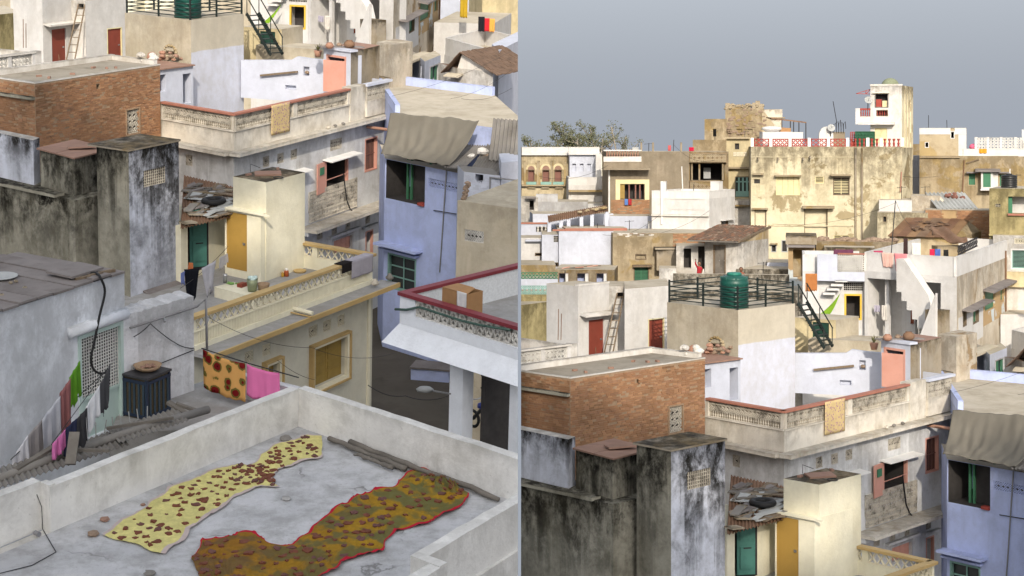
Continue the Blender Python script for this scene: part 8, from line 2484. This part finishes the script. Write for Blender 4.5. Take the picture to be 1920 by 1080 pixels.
def trees():
    bark = flat('pale_bark', (0.30, 0.26, 0.21), .9, .3, 3); lm = [flat('leaf_a', (0.13, 0.135, 0.075), .7, .3, 2), flat('leaf_b', (0.17, 0.17, 0.09), .7, .3, 2), flat('leaf_c', (0.10, 0.105, 0.06), .7, .3, 2)]
    specs = [(994, 252, 150, 'leafy tree at the left edge behind the haveli'), (1028, 262, 148, 'small low tree behind the haveli roof'), (1056, 224, 152, 'tallest gum tree with loose clumps behind the white roofs'), (1082, 246, 149, 'rounded dense tree beside the tallest gum tree'), (1106, 228, 153, 'tall gum tree with two leaf heads'), (1131, 246, 150, 'slender tree with sparse leaves in the middle of the row'), (1146, 226, 154, 'tall sparse gum tree right of the middle'), (1174, 244, 151, 'thin almost bare tree at the right end of the row')]
    for k, (x, y, Y, lab) in enumerate(specs):
        rnd = random.Random(100 + k)
        top = Q.P(x, y, Y); base = V((top.x, top.y, -21.3))
        root = thing(Q, 'gum_tree', lab, 'tree', base)
        H = top.z - base.z
        mb = MB()
        trunk = [base + V((rnd.uniform(-.2, .2) * i, 0, H * .96 * i / 7)) for i in range(8)]
        trunk[-1] = top - V((0, 0, .6))
        mb.tube(trunk, [.3 * (1 - i / 7.5) + .04 for i in range(8)], 8)
        tips = [trunk[-1]]
        sparse = k in (5, 6, 7)
        for i in range(24 if not sparse else 14):
            a = rnd.uniform(0, 6.28); h0 = rnd.uniform(.72, .95)
            st = base.lerp(top, h0); L = rnd.uniform(.8, 2.1) * (1.25 - h0) * 2.2
            e = st + V((math.cos(a) * L, math.sin(a) * L, rnd.uniform(.5, 1.4)))
            if e.z > top.z - .2:
                e.z = top.z - rnd.uniform(.2, .8)
            mb.tube([st, st.lerp(e, .5) + V((0, 0, -.15)), e], [.07, .05, .02], 5); tips += [e, st.lerp(e, .6)]
        mb.build('trunk', bark, root, Q, base, smooth=True)
        mb = MB()
        for e in tips:
            n = rnd.randint(40, 80) if not sparse else rnd.randint(16, 40)
            rr = rnd.uniform(.25, .6)
            for i in range(n):
                d = V((rnd.gauss(0, 1), rnd.gauss(0, 1), rnd.gauss(0, .8))) * rr * .55
                p = e + d; s = rnd.uniform(.06, .125)
                a = V((rnd.uniform(-1, 1), rnd.uniform(-1, 1), rnd.uniform(-1, 1))).normalized() * s; b = a.orthogonal().normalized() * s * .55
                mb.quad([p - a, p - b, p + a, p + b], rnd.choice((0, 0, 1, 2)))
        mb.build('crown', lm, root, Q, base)

far_west(); lavender_quarter(); brown_house(); ruin(); red_rail_house(); far_east(); middle(); trees()

# ---------------------------------------------------------------- back rows so that no bare ground shows between roofs
def back_row():
    rnd = random.Random(77)
    pal = [m_white, m_tan2, m_cream, m_white_blue, m_beige, m_yellow]
    names = ['white', 'tan', 'cream', 'pale blue', 'beige', 'yellow']
    k = 0
    for Y, y0 in ((140, 287), (175, 284)):
        x = 985
        while x < 1990:
            w = rnd.uniform(45, 80); i = rnd.randrange(6)
            h = blk('distant_house', '%s distant house in the back row %s' % (names[i], 'behind'), 'house', x, x + w - 2, y0 + rnd.uniform(0, 9), Y + rnd.uniform(-4, 4), pal[i], 7)
            h.root['label'] = 'far back-row %s house barely showing between nearer roofs' % names[i]; h.root['group'] = 'far back-row houses'
            q = h.R.rect((x + w * .3, y0 + 15, x + w * .5, y0 + 30)); h.recess('R', q, .3)
            h.body(); x += w; k += 1
def roof_bits_far():
    rnd = random.Random(91)
    spots = [(1078, 277, 119.5, 14), (1216, 284, 107, 16), (1262, 284, 108, 22), (1340, 262, 125, 18), (1396, 258, 113, 12), (1448, 262, 104.5, 20), (1741, 240, 109, 24), (1776, 240, 110, 15), (1866, 292, 109, 30), (1905, 352, 95, 26), (1180, 433, 99, 20), (1120, 433, 99, 14), (1250, 357, 102, 18), (1300, 357, 102, 12), (1690, 375, 101, 26), (1735, 367, 102, 18), (1060, 531, 90, 24), (1430, 513, 89.5, 22)]
    where = ['lilac house', 'brown house left end', 'brown house right end', 'ruined block', 'yellow narrow house', 'red balustrade roof', 'tan roof room left end', 'tan roof room right end', 'tan east house', 'mossy mustard house', 'white-blue wall right end', 'white-blue wall left end', 'white cube house left end', 'white cube house right end', 'white cistern', 'grey hump wall', 'white corner house', 'mossy wall']
    for (x, y, Y, hp), w in zip(spots, where):
        p = Q.P(x, y, Y); z = hp / FPX * Y
        t = thing(Q, 'roof_aerial', 'thin aerial mast standing above the ' + w, 'aerial', p, 'roof aerials')
        mb = MB(); mb.tube([p - V((0, 0, .4)), p + V((rnd.uniform(-.06, .06), 0, z))], .022, 5); mb.build('mast', m_wire, t, Q, p)
        if rnd.random() < .6:
            mb = MB(); q = p + V((0, 0, z * .9)); mb.bar(q - V((.3, 0, .03)), q + V((.3, 0, .03)), .02, .02)
            for k in range(4):
                c = q + V((-.24 + k * .16, 0, 0)); mb.bar(c - V((0, .18, 0)), c + V((0, .18, 0)), .015, .015)
            mb.build('elements', m_wire, t, Q, p)
    runs = [((1262, 270, 107), (1340, 300, 100), 'between brown house and cube house'), ((1140, 310, 105), (1010, 330, 108), 'from the brown house to the haveli'), ((1448, 420, 95), (1680, 380, 99), 'across the tall yellow house'), ((1610, 300, 102), (1760, 330, 105), 'from the tall yellow house to the tan house'), ((1240, 400, 98), (1130, 440, 96), 'over the lavender terrace'), ((1680, 378, 82), (1720, 420, 90), 'from the terrace mast'), ((1180, 440, 95), (1330, 395, 99), 'before the white cube house')]
    for a, b, lab in runs:
        wire(Q, 'roof_cable', 'thin cable slung ' + lab, [Q.P(*a), Q.P(*b)], .01, .5)
roof_bits_far()
back_row()
def upper_row():
    rnd = random.Random(5)
    pal = [m_white, m_cream, m_yellow, m_white_blue, m_beige]; nm = ['white', 'cream', 'yellow', 'pale blue', 'beige']
    u = -40
    while u < 980:
        w = rnd.uniform(60, 110); i = rnd.randrange(5)
        h = House(FL, 'upper_house', 'far %s house at the top edge of the left half' % nm[i], 'house', (u, -34 + rnd.uniform(-6, 6), 112 + rnd.uniform(-3, 3)), ('d', 6), (u + w - 2, -34, 116), pal[i], roof=m_roof_lite, group='far houses along the top of the left half')
        h.opening('R', (u + w * .3, -5, u + w * .42, 14), .4, m_wood, .06); h.opening('R', (u + w * .6, -5, u + w * .72, 14), .4, m_wood, .06)
        h.body(); u += w
upper_row()

# ---------------------------------------------------------------- unseen wall added behind the viewpoint, sized and pierced to shade the nearer roofs
def shade_wall():
    t = math.tan(R(SUN_EL)); ca = math.cos(R(SUN_AZ)); ta = math.tan(R(SUN_AZ))
    Yh = -95.0
    def onto(P):            # where the sun ray through world point P crosses the wall
        return P.x - (P.y - Yh) * ta, P.z + (P.y - Yh) / ca * t
    zl = onto(FL.M @ FL.P(*SH_L))[1]; zr_ = onto(FR.M @ FR.P(*SH_R))[1]
    xs = onto(FL.M @ FL.P(966, 300, 64))[0]
    holes = []
    for fr, spots in ((FL, SPOTS), (FR, SPOTS)):
        for (u, v, Y, w, hh) in spots:
            x, z = onto(fr.M @ fr.P(u, v, Y)); holes.append((x - w / 2, x + w / 2, z - hh / 2, z + hh / 2))
    x0, x1 = xs - 34, xs + 32
    xc = sorted({x0, xs, x1} | {a for h in holes for a in h[:2]})
    zc = sorted({-2.0, zl, zr_} | {a for h in holes for a in h[2:]})
    mb = MB()
    T = 0.5
    solid = lambda cx, cz: x0 < cx < x1 and -2 < cz < (zl if cx < xs else zr_) and not any(h[0] < cx < h[1] and h[2] < cz < h[3] for h in holes)
    for i in range(len(xc) - 1):
        for k in range(len(zc) - 1):
            a, b, c, d = xc[i], xc[i + 1], zc[k], zc[k + 1]
            cx, cz = (a + b) / 2, (c + d) / 2
            if not solid(cx, cz):
                continue
            mb.quad([(a, Yh, c), (a, Yh, d), (b, Yh, d), (b, Yh, c)])
            mb.quad([(a, Yh - T, c), (b, Yh - T, c), (b, Yh - T, d), (a, Yh - T, d)])
            if not solid(cx, d + .01):
                mb.quad([(a, Yh, d), (a, Yh - T, d), (b, Yh - T, d), (b, Yh, d)])
            if not solid(cx, c - .01):
                mb.quad([(a, Yh, c), (b, Yh, c), (b, Yh - T, c), (a, Yh - T, c)])
            if not solid(a - .01, cz):
                mb.quad([(a, Yh, c), (a, Yh - T, c), (a, Yh - T, d), (a, Yh, d)])
            if not solid(b + .01, cz):
                mb.quad([(b, Yh, c), (b, Yh, d), (b, Yh - T, d), (b, Yh - T, c)])
    # ragged crest of blocks on the added wall
    rnd = random.Random(55)
    x = x0
    while x < x1 - 1.2:
        z = zl if x < xs - 1 else zr_
        if not (xs - 1.2 < x < xs):
            mb.box((x, Yh - T, z), (rnd.uniform(.7, 1.2), 0, 0), (0, T, 0), (0, 0, rnd.uniform(.1, .7)))
        x += 1.5
    me = bpy.data.meshes.new('shade_wall'); me.from_pydata([tuple(v) for v in mb.v], [], mb.f); me.materials.append(m_earth); me.update()
    o = bpy.data.objects.new('shade_wall', me); COL.objects.link(o); o['kind'] = 'structure'
SPOTS = [(508, 398, 52, 1.7, 2.0), (548, 372, 54, 1.2, 1.4), (446, 435, 53, 1.5, 1.7), (292, 332, 51, 1.9, 1.0), (332, 350, 51.6, 1.0, 1.5), (684, 358, 70, 1.5, 1.7), (412, 436, 53, 1.1, 1.2)]  # sun patches let through by holes cut in the added wall
SH_L = (190, 215, 60.5)
SH_R = (190, 215, 60.5)
shade_wall()
